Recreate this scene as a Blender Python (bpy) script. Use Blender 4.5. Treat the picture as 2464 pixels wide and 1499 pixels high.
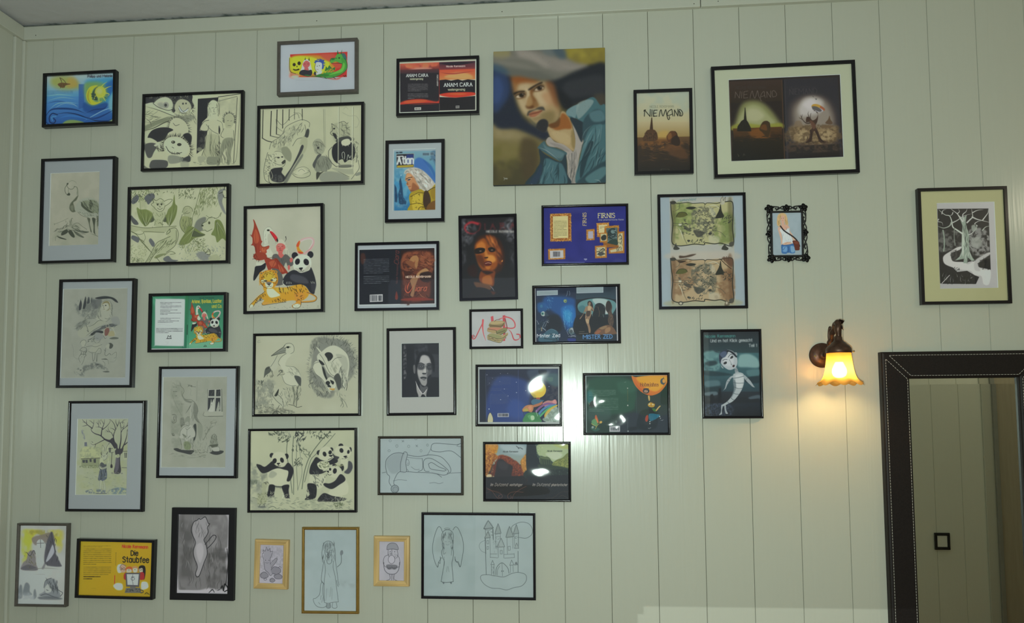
import bpy, bmesh, math, random
import numpy as np
from mathutils import Vector, Matrix

PI = math.pi
scene = bpy.context.scene
for o in list(bpy.data.objects):
    bpy.data.objects.remove(o, do_unlink=True)

# ---------------------------------------------------------------- camera
# The picture wall is the plane y = 0, the room lies at y < 0; x runs right, z up, metres.
PLANK = .165                                              # width of one wall board
RAIL_Z = 2.85                                             # underside of the cornice board
FPX, YAW, PITCH, ROLL = 1815.2566, .0784, .06192, .00857  # focal length in pixels of the 2464 px frame, angles
CAM = np.array([2.01225, -2.73339, RAIL_Z - 1.44982])
PX0, PY0 = 1232., 749.5 + 115.                            # principal point


def cam_matrix():
    c, s = math.cos(YAW), math.sin(YAW)
    Ry = np.array([[c, -s, 0], [s, c, 0], [0, 0, 1]])
    c, s = math.cos(PITCH), math.sin(PITCH)
    Rp = np.array([[1, 0, 0], [0, c, -s], [0, s, c]])
    c, s = math.cos(ROLL), math.sin(ROLL)
    Rr = np.array([[c, 0, s], [0, 1, 0], [-s, 0, c]])
    return Ry @ Rp @ Rr                                   # columns: right, forward, up


RC = cam_matrix()


def on_plane(px, y=0.):
    """Point of the plane y seen at a pixel of the photograph -> (x, z)."""
    px = np.asarray(px, float).reshape(-1, 2)
    d = np.stack([(px[:, 0] - PX0) / FPX, np.ones(len(px)), -(px[:, 1] - PY0) / FPX], 1) @ RC.T
    t = (y - CAM[1]) / d[:, 1]
    return np.stack([CAM[0] + d[:, 0] * t, CAM[2] + d[:, 2] * t], 1)


def on_wall_x(px, x):
    d = np.array([(px[0] - PX0) / FPX, 1., -(px[1] - PY0) / FPX]) @ RC.T
    t = (x - CAM[0]) / d[0]
    return CAM[1] + d[1] * t, CAM[2] + d[2] * t


cd = bpy.data.cameras.new('camera')
cam = bpy.data.objects.new('camera', cd)
scene.collection.objects.link(cam)
scene.camera = cam
cd.sensor_fit = 'HORIZONTAL'
cd.sensor_width = 36.
cd.lens = FPX / 2464 * 36
cd.shift_y = 115 / 2464
cd.clip_start = .02
cam.matrix_world = Matrix(((RC[0, 0], RC[0, 2], -RC[0, 1], CAM[0]), (RC[1, 0], RC[1, 2], -RC[1, 1], CAM[1]),
                           (RC[2, 0], RC[2, 2], -RC[2, 1], CAM[2]), (0, 0, 0, 1)))

# ---------------------------------------------------------------- light and exposure
vs = scene.view_settings
vs.view_transform = 'Standard'
vs.look = 'None'
vs.gamma = 1
vs.exposure = 0
vs.use_curve_mapping = False

world = bpy.data.worlds.new('daylight_behind')
scene.world = world
world.use_nodes = True
world.node_tree.nodes['Background'].inputs[0].default_value = (.88, 1., 1.2, 1)
world.node_tree.nodes['Background'].inputs[1].default_value = .66


def lamp(name, kind, loc, energy, col, size=.1, rot=None, size_y=None):
    d = bpy.data.lights.new(name, kind)
    d.energy = energy
    d.color = col
    if kind == 'AREA':
        d.size = size
        if size_y:
            d.shape = 'RECTANGLE'
            d.size_y = size_y
    else:
        d.shadow_soft_size = size
    o = bpy.data.objects.new(name, d)
    scene.collection.objects.link(o)
    o.location = loc
    if rot:
        o.rotation_euler = rot
    return o


# the photographer's flash beside the lens, daylight from the open back of the room (the world), an added fill to the right
fl = lamp('camera_flash', 'SPOT', (CAM[0] - .03, CAM[1] + .01, CAM[2] - .045), 156., (.82, 1., .90), .018)
fl.data.spot_size = math.radians(180)
fl.data.spot_blend = 1.
fl.rotation_euler = Vector((-.02, 1, .33)).to_track_quat('-Z', 'Y').to_euler()
lamp('fill_lamp', 'POINT', (4.7, -1.75, 2.5), 9., (1., .9, .66), .12)  # unseen fill, added for soft shading under the frames
# beam added in place of flash bounced off a glossy tabletop, through the open back, cut off by the left wall's end and the ceiling's edge: a pale patch low on the boards
sd = bpy.data.lights.new('patch_beam', 'SUN')
sd.energy = .62
sd.color = (.9, 1., .95)
sd.angle = math.radians(.06)
so = bpy.data.objects.new('patch_beam', sd)
scene.collection.objects.link(so)
so.location = (-3, -9, 4)
px_ = on_plane([(1537, 1480), (1800, 1462)])
so.rotation_euler = Vector((px_[0][0] + .128, 6., (px_[1][1] - 2.914) * 6. / 6.1)).to_track_quat('-Z', 'Y').to_euler()



# ---------------------------------------------------------------- node helpers
def new_mat(name):
    m = bpy.data.materials.new(name)
    m.use_nodes = True
    nt = m.node_tree
    return m, nt, nt.nodes['Principled BSDF']


def mat(name, col, rough=.5, metal=0., noise=0., scale=30., bump=0., coat=0., spec=.5, stretch=(1, 1, 1)):
    m, nt, b = new_mat(name)
    b.inputs['Base Color'].default_value = (*col, 1)
    b.inputs['Roughness'].default_value = rough
    b.inputs['Metallic'].default_value = metal
    b.inputs['Coat Weight'].default_value = coat
    b.inputs['Specular IOR Level'].default_value = spec
    if noise or bump:
        tc = nt.nodes.new('ShaderNodeTexCoord')
        mp = nt.nodes.new('ShaderNodeMapping')
        mp.inputs['Scale'].default_value = stretch
        n = nt.nodes.new('ShaderNodeTexNoise')
        n.inputs['Scale'].default_value = scale
        n.inputs['Detail'].default_value = 5
        nt.links.new(tc.outputs['Object'], mp.inputs[0])
        nt.links.new(mp.outputs[0], n.inputs['Vector'])
        if noise:
            r = nt.nodes.new('ShaderNodeValToRGB')
            r.color_ramp.elements[0].position = .3
            r.color_ramp.elements[1].position = .7
            r.color_ramp.elements[0].color = (*[c * (1 - noise) for c in col], 1)
            r.color_ramp.elements[1].color = (*[min(c * (1 + noise), 1) for c in col], 1)
            nt.links.new(n.outputs['Fac'], r.inputs[0])
            nt.links.new(r.outputs[0], b.inputs['Base Color'])
        if bump:
            bp = nt.nodes.new('ShaderNodeBump')
            bp.inputs['Strength'].default_value = bump
            bp.inputs['Distance'].default_value = .002
            nt.links.new(n.outputs['Fac'], bp.inputs['Height'])
            nt.links.new(bp.outputs[0], b.inputs['Normal'])
    return m


# ---------------------------------------------------------------- object helpers
def link(name, me, material=None, parent=None):
    o = bpy.data.objects.new(name, me)
    scene.collection.objects.link(o)
    if material is not None and not me.materials:
        me.materials.append(material)
    if parent is not None:
        o.parent = parent
    return o


def mesh_of(name, verts, faces, flat=True):
    me = bpy.data.meshes.new(name)
    me.from_pydata([tuple(v) for v in verts], [], [tuple(f) for f in faces])
    me.update()
    if not flat:
        me.polygons.foreach_set('use_smooth', [True] * len(me.polygons))
    return me


def bm_mesh(name, bm, flat=True):
    bmesh.ops.recalc_face_normals(bm, faces=bm.faces)
    me = bpy.data.meshes.new(name)
    bm.to_mesh(me)
    bm.free()
    if not flat:
        me.polygons.foreach_set('use_smooth', [True] * len(me.polygons))
    return me


def add_box(bm, x0, x1, y0, y1, z0, z1, bev=0., seg=1):
    r = bmesh.ops.create_cube(bm, size=1)
    bmesh.ops.scale(bm, vec=(x1 - x0, y1 - y0, z1 - z0), verts=r['verts'])
    bmesh.ops.translate(bm, vec=((x0 + x1) / 2, (y0 + y1) / 2, (z0 + z1) / 2), verts=r['verts'])
    if bev:
        ed = list({e for v in r['verts'] for e in v.link_edges})
        bmesh.ops.bevel(bm, geom=ed, offset=bev, segments=seg, affect='EDGES', profile=.5)


def box(name, x0, x1, y0, y1, z0, z1, m, parent=None, bev=0., seg=1):
    bm = bmesh.new()
    add_box(bm, x0, x1, y0, y1, z0, z1, bev, seg)
    return link(name, bm_mesh(name, bm), m, parent)


def add_tube(bm, pts, radii, n=8, closed=False):
    """Round bar through 3-D points, with one radius per point."""
    pts = [Vector(p) for p in pts]
    if not hasattr(radii, '__len__'):
        radii = [radii] * len(pts)
    rings = []
    ref = None
    N = len(pts)
    for i, p in enumerate(pts):
        if closed:
            d = pts[(i + 1) % N] - pts[i - 1]
        else:
            d = pts[min(i + 1, N - 1)] - pts[max(i - 1, 0)]
        d.normalize()
        if ref is None:
            ref = d.orthogonal().normalized()
        ref = (ref - d * ref.dot(d))
        ref = ref.normalized() if ref.length > 1e-6 else d.orthogonal().normalized()
        b = d.cross(ref)
        rings.append([bm.verts.new(p + (ref * math.cos(a) + b * math.sin(a)) * radii[i]) for a in [2 * PI * k / n for k in range(n)]])
    for i in range(N if closed else N - 1):
        A, B = rings[i], rings[(i + 1) % N]
        for k in range(n):
            bm.faces.new((A[k], A[(k + 1) % n], B[(k + 1) % n], B[k]))
    if not closed:
        bm.faces.new(rings[0][::-1])
        bm.faces.new(rings[-1])


def add_lathe(bm, prof, n=32, axis='z', origin=(0, 0, 0), wob=None):
    """Surface of revolution of (radius, height) pairs; wob(angle, i) adds to the radius."""
    O = Vector(origin)
    rings = []
    for i, (r, h) in enumerate(prof):
        ring = []
        for k in range(n):
            a = 2 * PI * k / n
            rr, hh = r, h
            if wob:
                dr, dh = wob(a, i)
                rr, hh = r + dr, h + dh
            c, s = rr * math.cos(a), rr * math.sin(a)
            v = Vector((c, s, hh)) if axis == 'z' else Vector((c, -hh, s))
            ring.append(bm.verts.new(O + v))
        rings.append(ring)
    for A, B in zip(rings, rings[1:]):
        for k in range(n):
            bm.faces.new((A[k], A[(k + 1) % n], B[(k + 1) % n], B[k]))
    return rings


def tag(o, label=None, cat=None, group=None, kind=None):
    for k, v in (('label', label), ('category', cat), ('group', group), ('kind', kind)):
        if v:
            o[k] = v
    return o


def empty(name, loc, rot=(0, 0, 0)):
    o = bpy.data.objects.new(name, None)
    o.empty_display_size = .05
    scene.collection.objects.link(o)
    o.location = loc
    o.rotation_euler = rot
    return o

# ---------------------------------------------------------------- picture geometry (numpy only)
FOOT = np.array([1375.8, 975.8])


def fit_rect(q, t):
    """Silhouette corners tl tr br bl in the photograph -> centre x, z, width, height, tilt of a box of depth t on the wall.
    Edges turned to the camera belong to the box's front, the others to its back."""
    q = np.asarray(q, float).reshape(4, 2)
    def edge(a, b, front):
        return on_plane([a, b], -t if front else 0.)
    L = edge(q[0], q[3], q[[0, 3], 0].mean() < FOOT[0])
    Rr = edge(q[1], q[2], q[[1, 2], 0].mean() > FOOT[0])
    T = edge(q[0], q[1], q[[0, 1], 1].mean() < FOOT[1])
    B = edge(q[3], q[2], q[[2, 3], 1].mean() > FOOT[1])
    tilt = np.mean([math.atan2(e[1][1] - e[0][1], e[1][0] - e[0][0]) for e in (T, B)])
    tv = np.mean([math.atan2(-(e[1][0] - e[0][0]), -(e[1][1] - e[0][1])) for e in (L, Rr)])
    a = (tilt - tv) / 2
    a = max(-.02, min(.02, a))
    c, s = math.cos(a), math.sin(a)
    def rotm(p):
        return np.stack([p[:, 0] * c + p[:, 1] * s, -p[:, 0] * s + p[:, 1] * c], 1)
    x0, x1 = rotm(L)[:, 0].mean(), rotm(Rr)[:, 0].mean()
    z1, z0 = rotm(T)[:, 1].mean(), rotm(B)[:, 1].mean()
    cx, cz = (x0 + x1) / 2, (z0 + z1) / 2
    return cx * c - cz * s, cx * s + cz * c, x1 - x0, z1 - z0, a


def illum(px):
    """Light arriving on the wall (linear rgb) where a drawing's colours were read, so that they can be turned into the paper's own colour."""
    x, y = ((np.asarray(px, float) - FOOT) / 1000.)[..., 0], ((np.asarray(px, float) - FOOT) / 1000.)[..., 1]
    g = 0.7961 + 0.0659 * x + -0.0364 * y + -0.2279 * x * x + -0.2784 * y * y + 0.0466 * x * y + -0.0524 * x ** 3
    return g[..., None] * np.array([.857, 1., .908])
# ---------------------------------------------------------------- painting engine
# Small software painter: it draws the flat prints (covers, drawings) stroke by stroke into
# an array that becomes the colour of the sheet of paper in each frame.
GLYPH = {}
for _g in ("A4:022942|1535 B4:0209|092938372606|2635333322202 C4:4839190803123243 D4:0209|092947442202 E3:39090232|0626 "
           "F3:390902|0626 G4:48391908031232434525 H4:0209|4249|0646 I0:0209 J2:29231202 K4:0209|4905|1642 L3:090232 "
           "M6:0209356962 N4:02094249 O4:193948433212030819 P3:0209|092938372505 Q4:193948433212030819|2442 "
           "R4:0209|092938372606|1642 S3:38291908073533221203 T4:0949|2922 U4:090312324349 V4:092249 W6:0912375269 "
           "X4:0249|0942 Y4:092649|2622 Z4:09490242 a3:3627170603122233|3732 b3:0902|0617273633221203 c3:3627170603122233 "
           "d3:3932|3627170603122233 e3:05353627170603122233 f2:291812|0727 g3:3627170603122233|3731201001 h3:0902|0617273632 "
           "i0:0702|0909 j1:171100|1919 k3:0902|3704|1532 l0:0902 m4:0702|06172622|26374642 n3:0702|0617273632 "
           "o3:172736332212030617 p3:0700|0617273633221203 q3:3730|3627170603122233 r2:0702|061727 s2:26170615242312 "
           "t2:191322|0727 u3:0703122233|3732 v2:071227 w4:0712263247 x3:0732|3702 y2:0713|271300 z3:07370232 "
           "1:1:081912 2:3:08192938360232 0:4:193948433212030819 3:3:0819293837263534332212 .0:0202 ,0:0201 -2:0525 !0:0905|0202").split():
    if _g[1] == ':':
        _k, _w, _s = _g[0], int(_g[2]), _g[4:]
    else:
        _k, _w, _s = _g[0], int(_g[1]), _g[3:]
    GLYPH[_k] = (_w, [[(int(t[i]), int(t[i + 1])) for i in range(0, len(t) - 1, 2)] for t in _s.split('|')])


def s2l(c):
    c = np.asarray(c, float)
    return np.where(c <= .04045, c / 12.92, ((c + .055) / 1.055) ** 2.4)


def l2s(c):
    c = np.clip(c, 0, None)
    return np.where(c <= .0031308, c * 12.92, 1.055 * c ** (1 / 2.4) - .055)


def hexcol(t):
    a = 1.
    if ':' in t:
        t, q = t.split(':')
        a = float(q)
    if len(t) == 1:
        t = t * 6
    if len(t) == 2:
        t = t * 3
    if len(t) == 3:
        t = ''.join(c * 2 for c in t)
    return np.array([int(t[i:i + 2], 16) / 255 for i in (0, 2, 4)]), a


def smooth(p, closed, n=5):
    p = np.asarray(p, float)
    if len(p) < 3:
        return p
    if closed:
        q = np.concatenate([p[-1:], p, p[:2]])
    else:
        q = np.concatenate([2 * p[:1] - p[1:2], p, 2 * p[-1:] - p[-2:-1]])
    t = np.linspace(0, 1, n, endpoint=False)[None, :, None]
    a, b, c, d = q[:-3, None], q[1:-2, None], q[2:-1, None], q[3:, None]
    r = .5 * (2 * b + (c - a) * t + (2 * a - 5 * b + 4 * c - d) * t * t + (3 * b - a - 3 * c + d) * t ** 3)
    r = r.reshape(-1, 2)
    return r if closed else np.concatenate([r, p[-1:]])


def value_noise(h, w, cell, rng):
    gh, gw = int(h / cell) + 3, int(w / cell) + 3
    g = rng.random((gh, gw))
    y = np.arange(h) / cell
    x = np.arange(w) / cell
    yi, xi = y.astype(int), x.astype(int)
    fy, fx = (y - yi)[:, None], (x - xi)[None]
    fy, fx = fy * fy * (3 - 2 * fy), fx * fx * (3 - 2 * fx)
    a = g[yi][:, xi]
    b = g[yi][:, xi + 1]
    c = g[yi + 1][:, xi]
    d = g[yi + 1][:, xi + 1]
    return (a * (1 - fx) + b * fx) * (1 - fy) + (c * (1 - fx) + d * fx) * fy


class Canvas:
    """tf maps drawing coordinates (n,2) to raster pixels; k is raster pixels per drawing unit."""

    def __init__(s, w, h, seed):
        s.w, s.h = w, h
        s.a = np.ones((h, w, 3))
        s.rng = np.random.default_rng(seed)

    def blend(s, x0, y0, m, col, al):
        if m is None:
            return
        v = s.a[y0:y0 + m.shape[0], x0:x0 + m.shape[1]]
        m = (m * al)[..., None]
        v[...] = v * (1 - m) + col * m

    def box(s, p, pad):
        x0, y0 = np.floor(p.min(0) - pad).astype(int)
        x1, y1 = np.ceil(p.max(0) + pad).astype(int) + 1
        x0, y0, x1, y1 = max(x0, 0), max(y0, 0), min(x1, s.w), min(y1, s.h)
        return None if x1 <= x0 or y1 <= y0 else (x0, y0, x1, y1)

    def stroke_mask(s, p, w, prof):
        n = len(p)
        pad = w / 2 + 1.5
        b = s.box(p, pad)
        if b is None:
            return 0, 0, None
        X0, Y0, X1, Y1 = b
        M = np.zeros((Y1 - Y0, X1 - X0))
        for i in range(max(n - 1, 1)):
            A = p[i]
            B = p[min(i + 1, n - 1)]
            bb = s.box(np.array([A, B]), pad)
            if bb is None:
                continue
            x0, y0, x1, y1 = bb
            gx = np.arange(x0, x1)[None] + .5
            gy = np.arange(y0, y1)[:, None] + .5
            dx, dy = B - A
            L2 = dx * dx + dy * dy
            t = np.clip(((gx - A[0]) * dx + (gy - A[1]) * dy) / L2, 0, 1) if L2 > 1e-9 else np.zeros((y1 - y0, x1 - x0))
            d = np.hypot(gx - A[0] - t * dx, gy - A[1] - t * dy)
            f = (i + t) / max(n - 1, 1)
            if prof == '~':
                ww = w * np.sin(np.pi * np.clip(f, .04, .96))
            elif prof == '>':
                ww = w * (1 - .85 * f)
            else:
                ww = w
            c = np.clip(ww / 2 - d + .5, 0, 1) * np.clip(ww, 0, 1)
            v = M[y0 - Y0:y1 - Y0, x0 - X0:x1 - X0]
            np.maximum(v, c, out=v)
        return X0, Y0, M

    def poly_mask(s, p, f):
        f = max(f, 1.)
        b = s.box(p, f)
        if b is None:
            return 0, 0, None
        x0, y0, x1, y1 = b
        gx = np.arange(x0, x1)[None] + .5
        gy = np.arange(y0, y1)[:, None] + .5
        D = np.full((y1 - y0, x1 - x0), 1e9)
        I = np.zeros((y1 - y0, x1 - x0), bool)
        for i in range(len(p)):
            ax, ay = p[i]
            bx, by = p[(i + 1) % len(p)]
            dx, dy = bx - ax, by - ay
            L2 = dx * dx + dy * dy
            if L2 < 1e-9:
                continue
            px, py = gx - ax, gy - ay
            t = np.clip((px * dx + py * dy) / L2, 0, 1)
            np.minimum(D, (px - t * dx) ** 2 + (py - t * dy) ** 2, out=D)
            if dy != 0:
                I ^= ((ay > gy) != (by > gy)) & (gx < ax + dx * (gy - ay) / dy)
        D = np.sqrt(D)
        m = np.clip(.5 + np.where(I, D, -D) / f, 0, 1)
        return x0, y0, m * m * (3 - 2 * m)

    def line(s, p, w, col, al, prof=''):
        w = max(w, .5)
        s.blend(*s.stroke_mask(p, w, prof), col, al)

    def poly(s, p, f, col, al):
        s.blend(*s.poly_mask(p, f), col, al)


def paint(cv, art, tf0):
    """art: one drawing command per line.  tf0 maps photo pixels to raster pixels."""
    ox = oy = 0.
    sc = 1.
    rng = cv.rng

    def tf(v):
        v = np.asarray(v, float).reshape(-1, 2)
        return tf0(v / sc + [ox, oy])

    def kk():
        a = tf0(np.array([[ox, oy], [ox + 50, oy]]))
        return np.hypot(*(a[1] - a[0])) / 50 / sc

    k = lw = 1.
    for ln in art.split('\n'):
        ln = ln.strip()
        if not ln or ln[0] == '#':
            continue
        txt = ''
        if '|' in ln:
            ln, txt = ln.split('|', 1)
        t = ln.split()
        op = t[0]
        if op == 'Z':
            ox, oy, sc = map(float, t[1:4])
            k = kk()
            continue
        if op != 'W':
            col, al = hexcol(t[1])
        v = t[2:]
        if op == 'W':                                     # line weight from here on
            lw = float(t[1])
            continue
        if op == 'U':                                     # soften everything painted so far (radius)
            r = float(v[0]) * k
            n = max(int(r * 2), 1)
            kern = np.exp(-.5 * (np.arange(-n, n + 1) / max(r, .3)) ** 2)
            kern /= kern.sum()
            pad = np.pad(cv.a, ((n, n), (n, n), (0, 0)), 'edge')
            t1 = sum(kern[i] * pad[i:i + cv.h] for i in range(2 * n + 1))
            cv.a[...] = sum(kern[i] * t1[:, i:i + cv.w] for i in range(2 * n + 1))
            continue
        if op == 'R':                                     # whole sheet
            cv.a[...] = cv.a * (1 - al) + col * al
        elif op in 'PQ':                                  # filled area: feather, points
            p = tf(v[1:])
            if op == 'P':
                p = smooth(p, True)
            cv.poly(p, float(v[0]) * k, col, al)
        elif op in 'LKCJ':                                # strokes: width(+profile), points
            w = v[0]
            prof = w[-1] if w[-1] in '~>' else ''
            w = float(w.rstrip('~>')) * k * lw
            p = tf(v[1:])
            if op == 'L':
                p = smooth(p, False)
            if op == 'C':
                p = smooth(p, True)
            if op in 'CJ':
                p = np.concatenate([p, p[:1]])
            cv.line(p, w, col, al, prof)
        elif op in 'EO':                                  # ellipse: feather|width cx cy rx ry rot
            f, cx, cy, rx, ry = map(float, v[:5])
            r = math.radians(float(v[5])) if len(v) > 5 else 0.
            q = np.linspace(0, 2 * np.pi, 28, endpoint=False)
            x, y = rx * np.cos(q), ry * np.sin(q)
            p = tf(np.stack([cx + x * math.cos(r) - y * math.sin(r), cy + x * math.sin(r) + y * math.cos(r)], 1))
            if op == 'E':
                cv.poly(p, f * k, col, al)
            else:
                cv.line(np.concatenate([p, p[:1]]), f * k * lw, col, al)
        elif op == 'G':                                   # vertical blend: second colour, quad of 4 points (tl tr br bl)
            c2, a2 = hexcol(v[0])
            p = tf(v[1:9])
            x0, y0, m = cv.poly_mask(p, 1.)
            if m is None:
                continue
            gy = np.arange(y0, y0 + m.shape[0])[:, None] + .5
            gx = np.arange(x0, x0 + m.shape[1])[None] + .5
            u = p[3] - p[0]
            f = np.clip(((gx - p[0][0]) * u[0] + (gy - p[0][1]) * u[1]) / (u @ u), 0, 1)[..., None]
            vv = cv.a[y0:y0 + m.shape[0], x0:x0 + m.shape[1]]
            a = (m[..., None]) * (al * (1 - f) + a2 * f)
            vv[...] = vv * (1 - a) + (col * (1 - f) + c2 * f) * a
        elif op == 'V':                                   # scattered strokes: width len n angle spread, polygon
            w, le, n, an, sp = (v[0], float(v[1]), int(v[2]), float(v[3]), float(v[4]))
            prof = w[-1] if w[-1] in '~>' else ''
            w = float(w.rstrip('~>'))
            pg = np.asarray(v[5:], float).reshape(-1, 2)
            lo, hi = pg.min(0), pg.max(0)
            c = 0
            tries = 0
            while c < n and tries < n * 12:
                tries += 1
                x, y = lo + (hi - lo) * rng.random(2)
                ins = False
                for i in range(len(pg)):
                    ax, ay = pg[i]
                    bx, by = pg[i - 1]
                    if (ay > y) != (by > y) and x < ax + (bx - ax) * (y - ay) / (by - ay):
                        ins = not ins
                if not ins:
                    continue
                c += 1
                r = math.radians(an + sp * (rng.random() * 2 - 1))
                l = le * (.5 + .7 * rng.random())
                b = (rng.random() - .5) * l * .35
                dx, dy = math.cos(r), math.sin(r)
                p = tf([[x - dx * l / 2, y - dy * l / 2], [x - dy * b, y + dx * b], [x + dx * l / 2, y + dy * l / 2]])
                cv.line(smooth(p, False, 3), w * k * lw, col * (.85 + .3 * rng.random()), al * (.55 + .45 * rng.random()), prof)
        elif op == 'M':                                   # mottled wash: feather cell amount, polygon
            f, cell, am = map(float, v[:3])
            p = smooth(tf(v[3:]), True)
            x0, y0, m = cv.poly_mask(p, f * k)
            if m is None:
                continue
            nz = .65 * value_noise(*m.shape, max(cell * k, 1.2), rng) + .35 * value_noise(*m.shape, max(cell * k * .4, 1.2), rng)
            cv.blend(x0, y0, m * np.clip((nz - .5) * 2.6 * am + .5, 0, 1), col, al)
        elif op == 'F':                                   # fringe (fur, grass) along a path: width len n lean, points
            w, le, n, lean = float(v[0].rstrip('~>')), float(v[1]), int(v[2]), float(v[3])
            p = smooth(np.asarray(v[4:], float).reshape(-1, 2), False, 8)
            sg = np.hypot(*np.diff(p, axis=0).T)
            cs = np.concatenate([[0], np.cumsum(sg)])
            for i in range(n):
                q = cs[-1] * (i + rng.random()) / n
                j = min(int(np.searchsorted(cs, q, side='right')) - 1, len(sg) - 1)
                f = (q - cs[j]) / max(sg[j], 1e-6)
                a = p[j] + (p[j + 1] - p[j]) * f
                d = (p[j + 1] - p[j]) / max(sg[j], 1e-6)
                nn = np.array([d[1], -d[0]])
                l = le * (.6 + .6 * rng.random())
                e = a + nn * l + d * l * (lean + .5 * (rng.random() - .5))
                cv.line(smooth(tf([a, (a + e) / 2 + d * l * .08, e]), False, 3), w * k, col, al, '>')
        elif op == 'B':                                   # lines of small print: x0 y0 x1 y1 n
            x0, y0, x1, y1 = map(float, v[:4])
            n = int(v[4])
            ty = (y1 - y0) / max(n - 1, 1)
            sl = float(v[5]) if len(v) > 5 else 0.
            for i in range(n):
                y = y0 + ty * i
                x = x0
                end = x1 if i < n - 1 else x0 + (x1 - x0) * (.3 + .6 * rng.random())
                while x < end:
                    l = min((.02 + .07 * rng.random()) * (x1 - x0), end - x)
                    cv.line(tf([[x, y + sl * (x - x0)], [x + l, y + sl * (x + l - x0)]]), min(ty, 14 if n > 1 else 8) * .34 * k, col, al * (.5 + .5 * rng.random()))
                    x += l + .018 * (x1 - x0)
        elif op == 'X':                                   # bar code: x y w h
            x, y, w, h = map(float, v[:4])
            e = x + w
            while x < e:
                b = w * (.012 + .03 * rng.random())
                cv.poly(tf([[x, y], [min(x + b, e), y], [min(x + b, e), y + h], [x, y + h]]), 1, col, al)
                x += b + w * (.012 + .03 * rng.random())
        elif op == 'T':                                   # lettering: size x y angle stretch weight [s|i] |text
            size, x, y, an, st, wt = map(float, v[:6])
            style = v[6] if len(v) > 6 else ''
            r = math.radians(an)
            q = size / 7.
            cx = 0.
            for ch in txt:
                if ch == ' ':
                    cx += 3.2
                    continue
                if ch not in GLYPH:
                    ch = ch.upper()
                    if ch not in GLYPH:
                        cx += 3
                        continue
                gw, sts = GLYPH[ch]
                for stt in sts:
                    pp = np.array(stt, float) - [0, 2]
                    if 's' in style and len(stt) > 1:
                        for e in (pp[0], pp[-1]):
                            if e[1] in (0., 7.):
                                g = np.array([[e[0] - .9, e[1]], [e[0] + .9, e[1]]])
                                g[:, 0] += cx
                                s_ = g * [q * st, -q]
                                cv.line(tf(np.stack([x + s_[:, 0] * math.cos(r) - s_[:, 1] * math.sin(r), y + s_[:, 0] * math.sin(r) + s_[:, 1] * math.cos(r)], 1)), wt * .6 * k, col, al)
                    if 'i' in style:
                        pp[:, 0] += pp[:, 1] * .3
                    pp[:, 0] += cx
                    s_ = pp * [q * st, -q]
                    if len(stt) > 4:
                        s_ = smooth(s_, False, 3)
                    cv.line(tf(np.stack([x + s_[:, 0] * math.cos(r) - s_[:, 1] * math.sin(r), y + s_[:, 0] * math.sin(r) + s_[:, 1] * math.cos(r)], 1)), wt * k, col, al)
                cx += gw + 1.7
# ---------------------------------------------------------------- the room
def painted_wood(name, col, rough=.2, grain=.22):
    """Cream gloss paint over embossed wood grain that runs along z."""
    m, nt, b = new_mat(name)
    tc = nt.nodes.new('ShaderNodeTexCoord')
    geo = nt.nodes.new('ShaderNodeObjectInfo')
    mp = nt.nodes.new('ShaderNodeMapping')
    mp.inputs['Scale'].default_value = (1, 1, .045)
    add = nt.nodes.new('ShaderNodeVectorMath')
    sc = nt.nodes.new('ShaderNodeVectorMath')
    sc.operation = 'SCALE'
    sc.inputs[0].default_value = (7.3, 0, 11.1)
    nt.links.new(geo.outputs['Random'], sc.inputs['Scale'])
    nt.links.new(tc.outputs['Object'], add.inputs[0])
    nt.links.new(sc.outputs[0], add.inputs[1])
    nt.links.new(add.outputs[0], mp.inputs[0])
    n1 = nt.nodes.new('ShaderNodeTexNoise')               # broad figure of the timber, drawn out along z
    n1.inputs['Scale'].default_value = 9.
    n1.inputs['Detail'].default_value = 2.
    nt.links.new(mp.outputs[0], n1.inputs['Vector'])
    mul = nt.nodes.new('ShaderNodeMath')
    mul.operation = 'MULTIPLY'
    mul.inputs[1].default_value = 26.
    fr = nt.nodes.new('ShaderNodeMath')
    fr.operation = 'PINGPONG'
    fr.inputs[1].default_value = 1.
    nt.links.new(n1.outputs['Fac'], mul.inputs[0])
    nt.links.new(mul.outputs[0], fr.inputs[0])
    n2 = nt.nodes.new('ShaderNodeTexNoise')               # fine pores
    n2.inputs['Scale'].default_value = 160.
    n2.inputs['Detail'].default_value = 3.
    nt.links.new(mp.outputs[0], n2.inputs['Vector'])
    ad = nt.nodes.new('ShaderNodeMath')
    ad.operation = 'MULTIPLY_ADD'
    ad.inputs[1].default_value = .45
    nt.links.new(fr.outputs[0], ad.inputs[0])
    nt.links.new(n2.outputs['Fac'], ad.inputs[2])
    bp = nt.nodes.new('ShaderNodeBump')
    bp.inputs['Strength'].default_value = grain
    bp.inputs['Distance'].default_value = .0012
    nt.links.new(ad.outputs[0], bp.inputs['Height'])
    nt.links.new(bp.outputs[0], b.inputs['Normal'])
    rp = nt.nodes.new('ShaderNodeValToRGB')
    rp.color_ramp.elements[0].color = (*[c * .992 for c in col], 1)
    rp.color_ramp.elements[1].color = (*[c * 1.006 for c in col], 1)
    nt.links.new(ad.outputs[0], rp.inputs[0])
    nt.links.new(rp.outputs[0], b.inputs['Base Color'])
    b.inputs['Roughness'].default_value = rough
    return m


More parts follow.
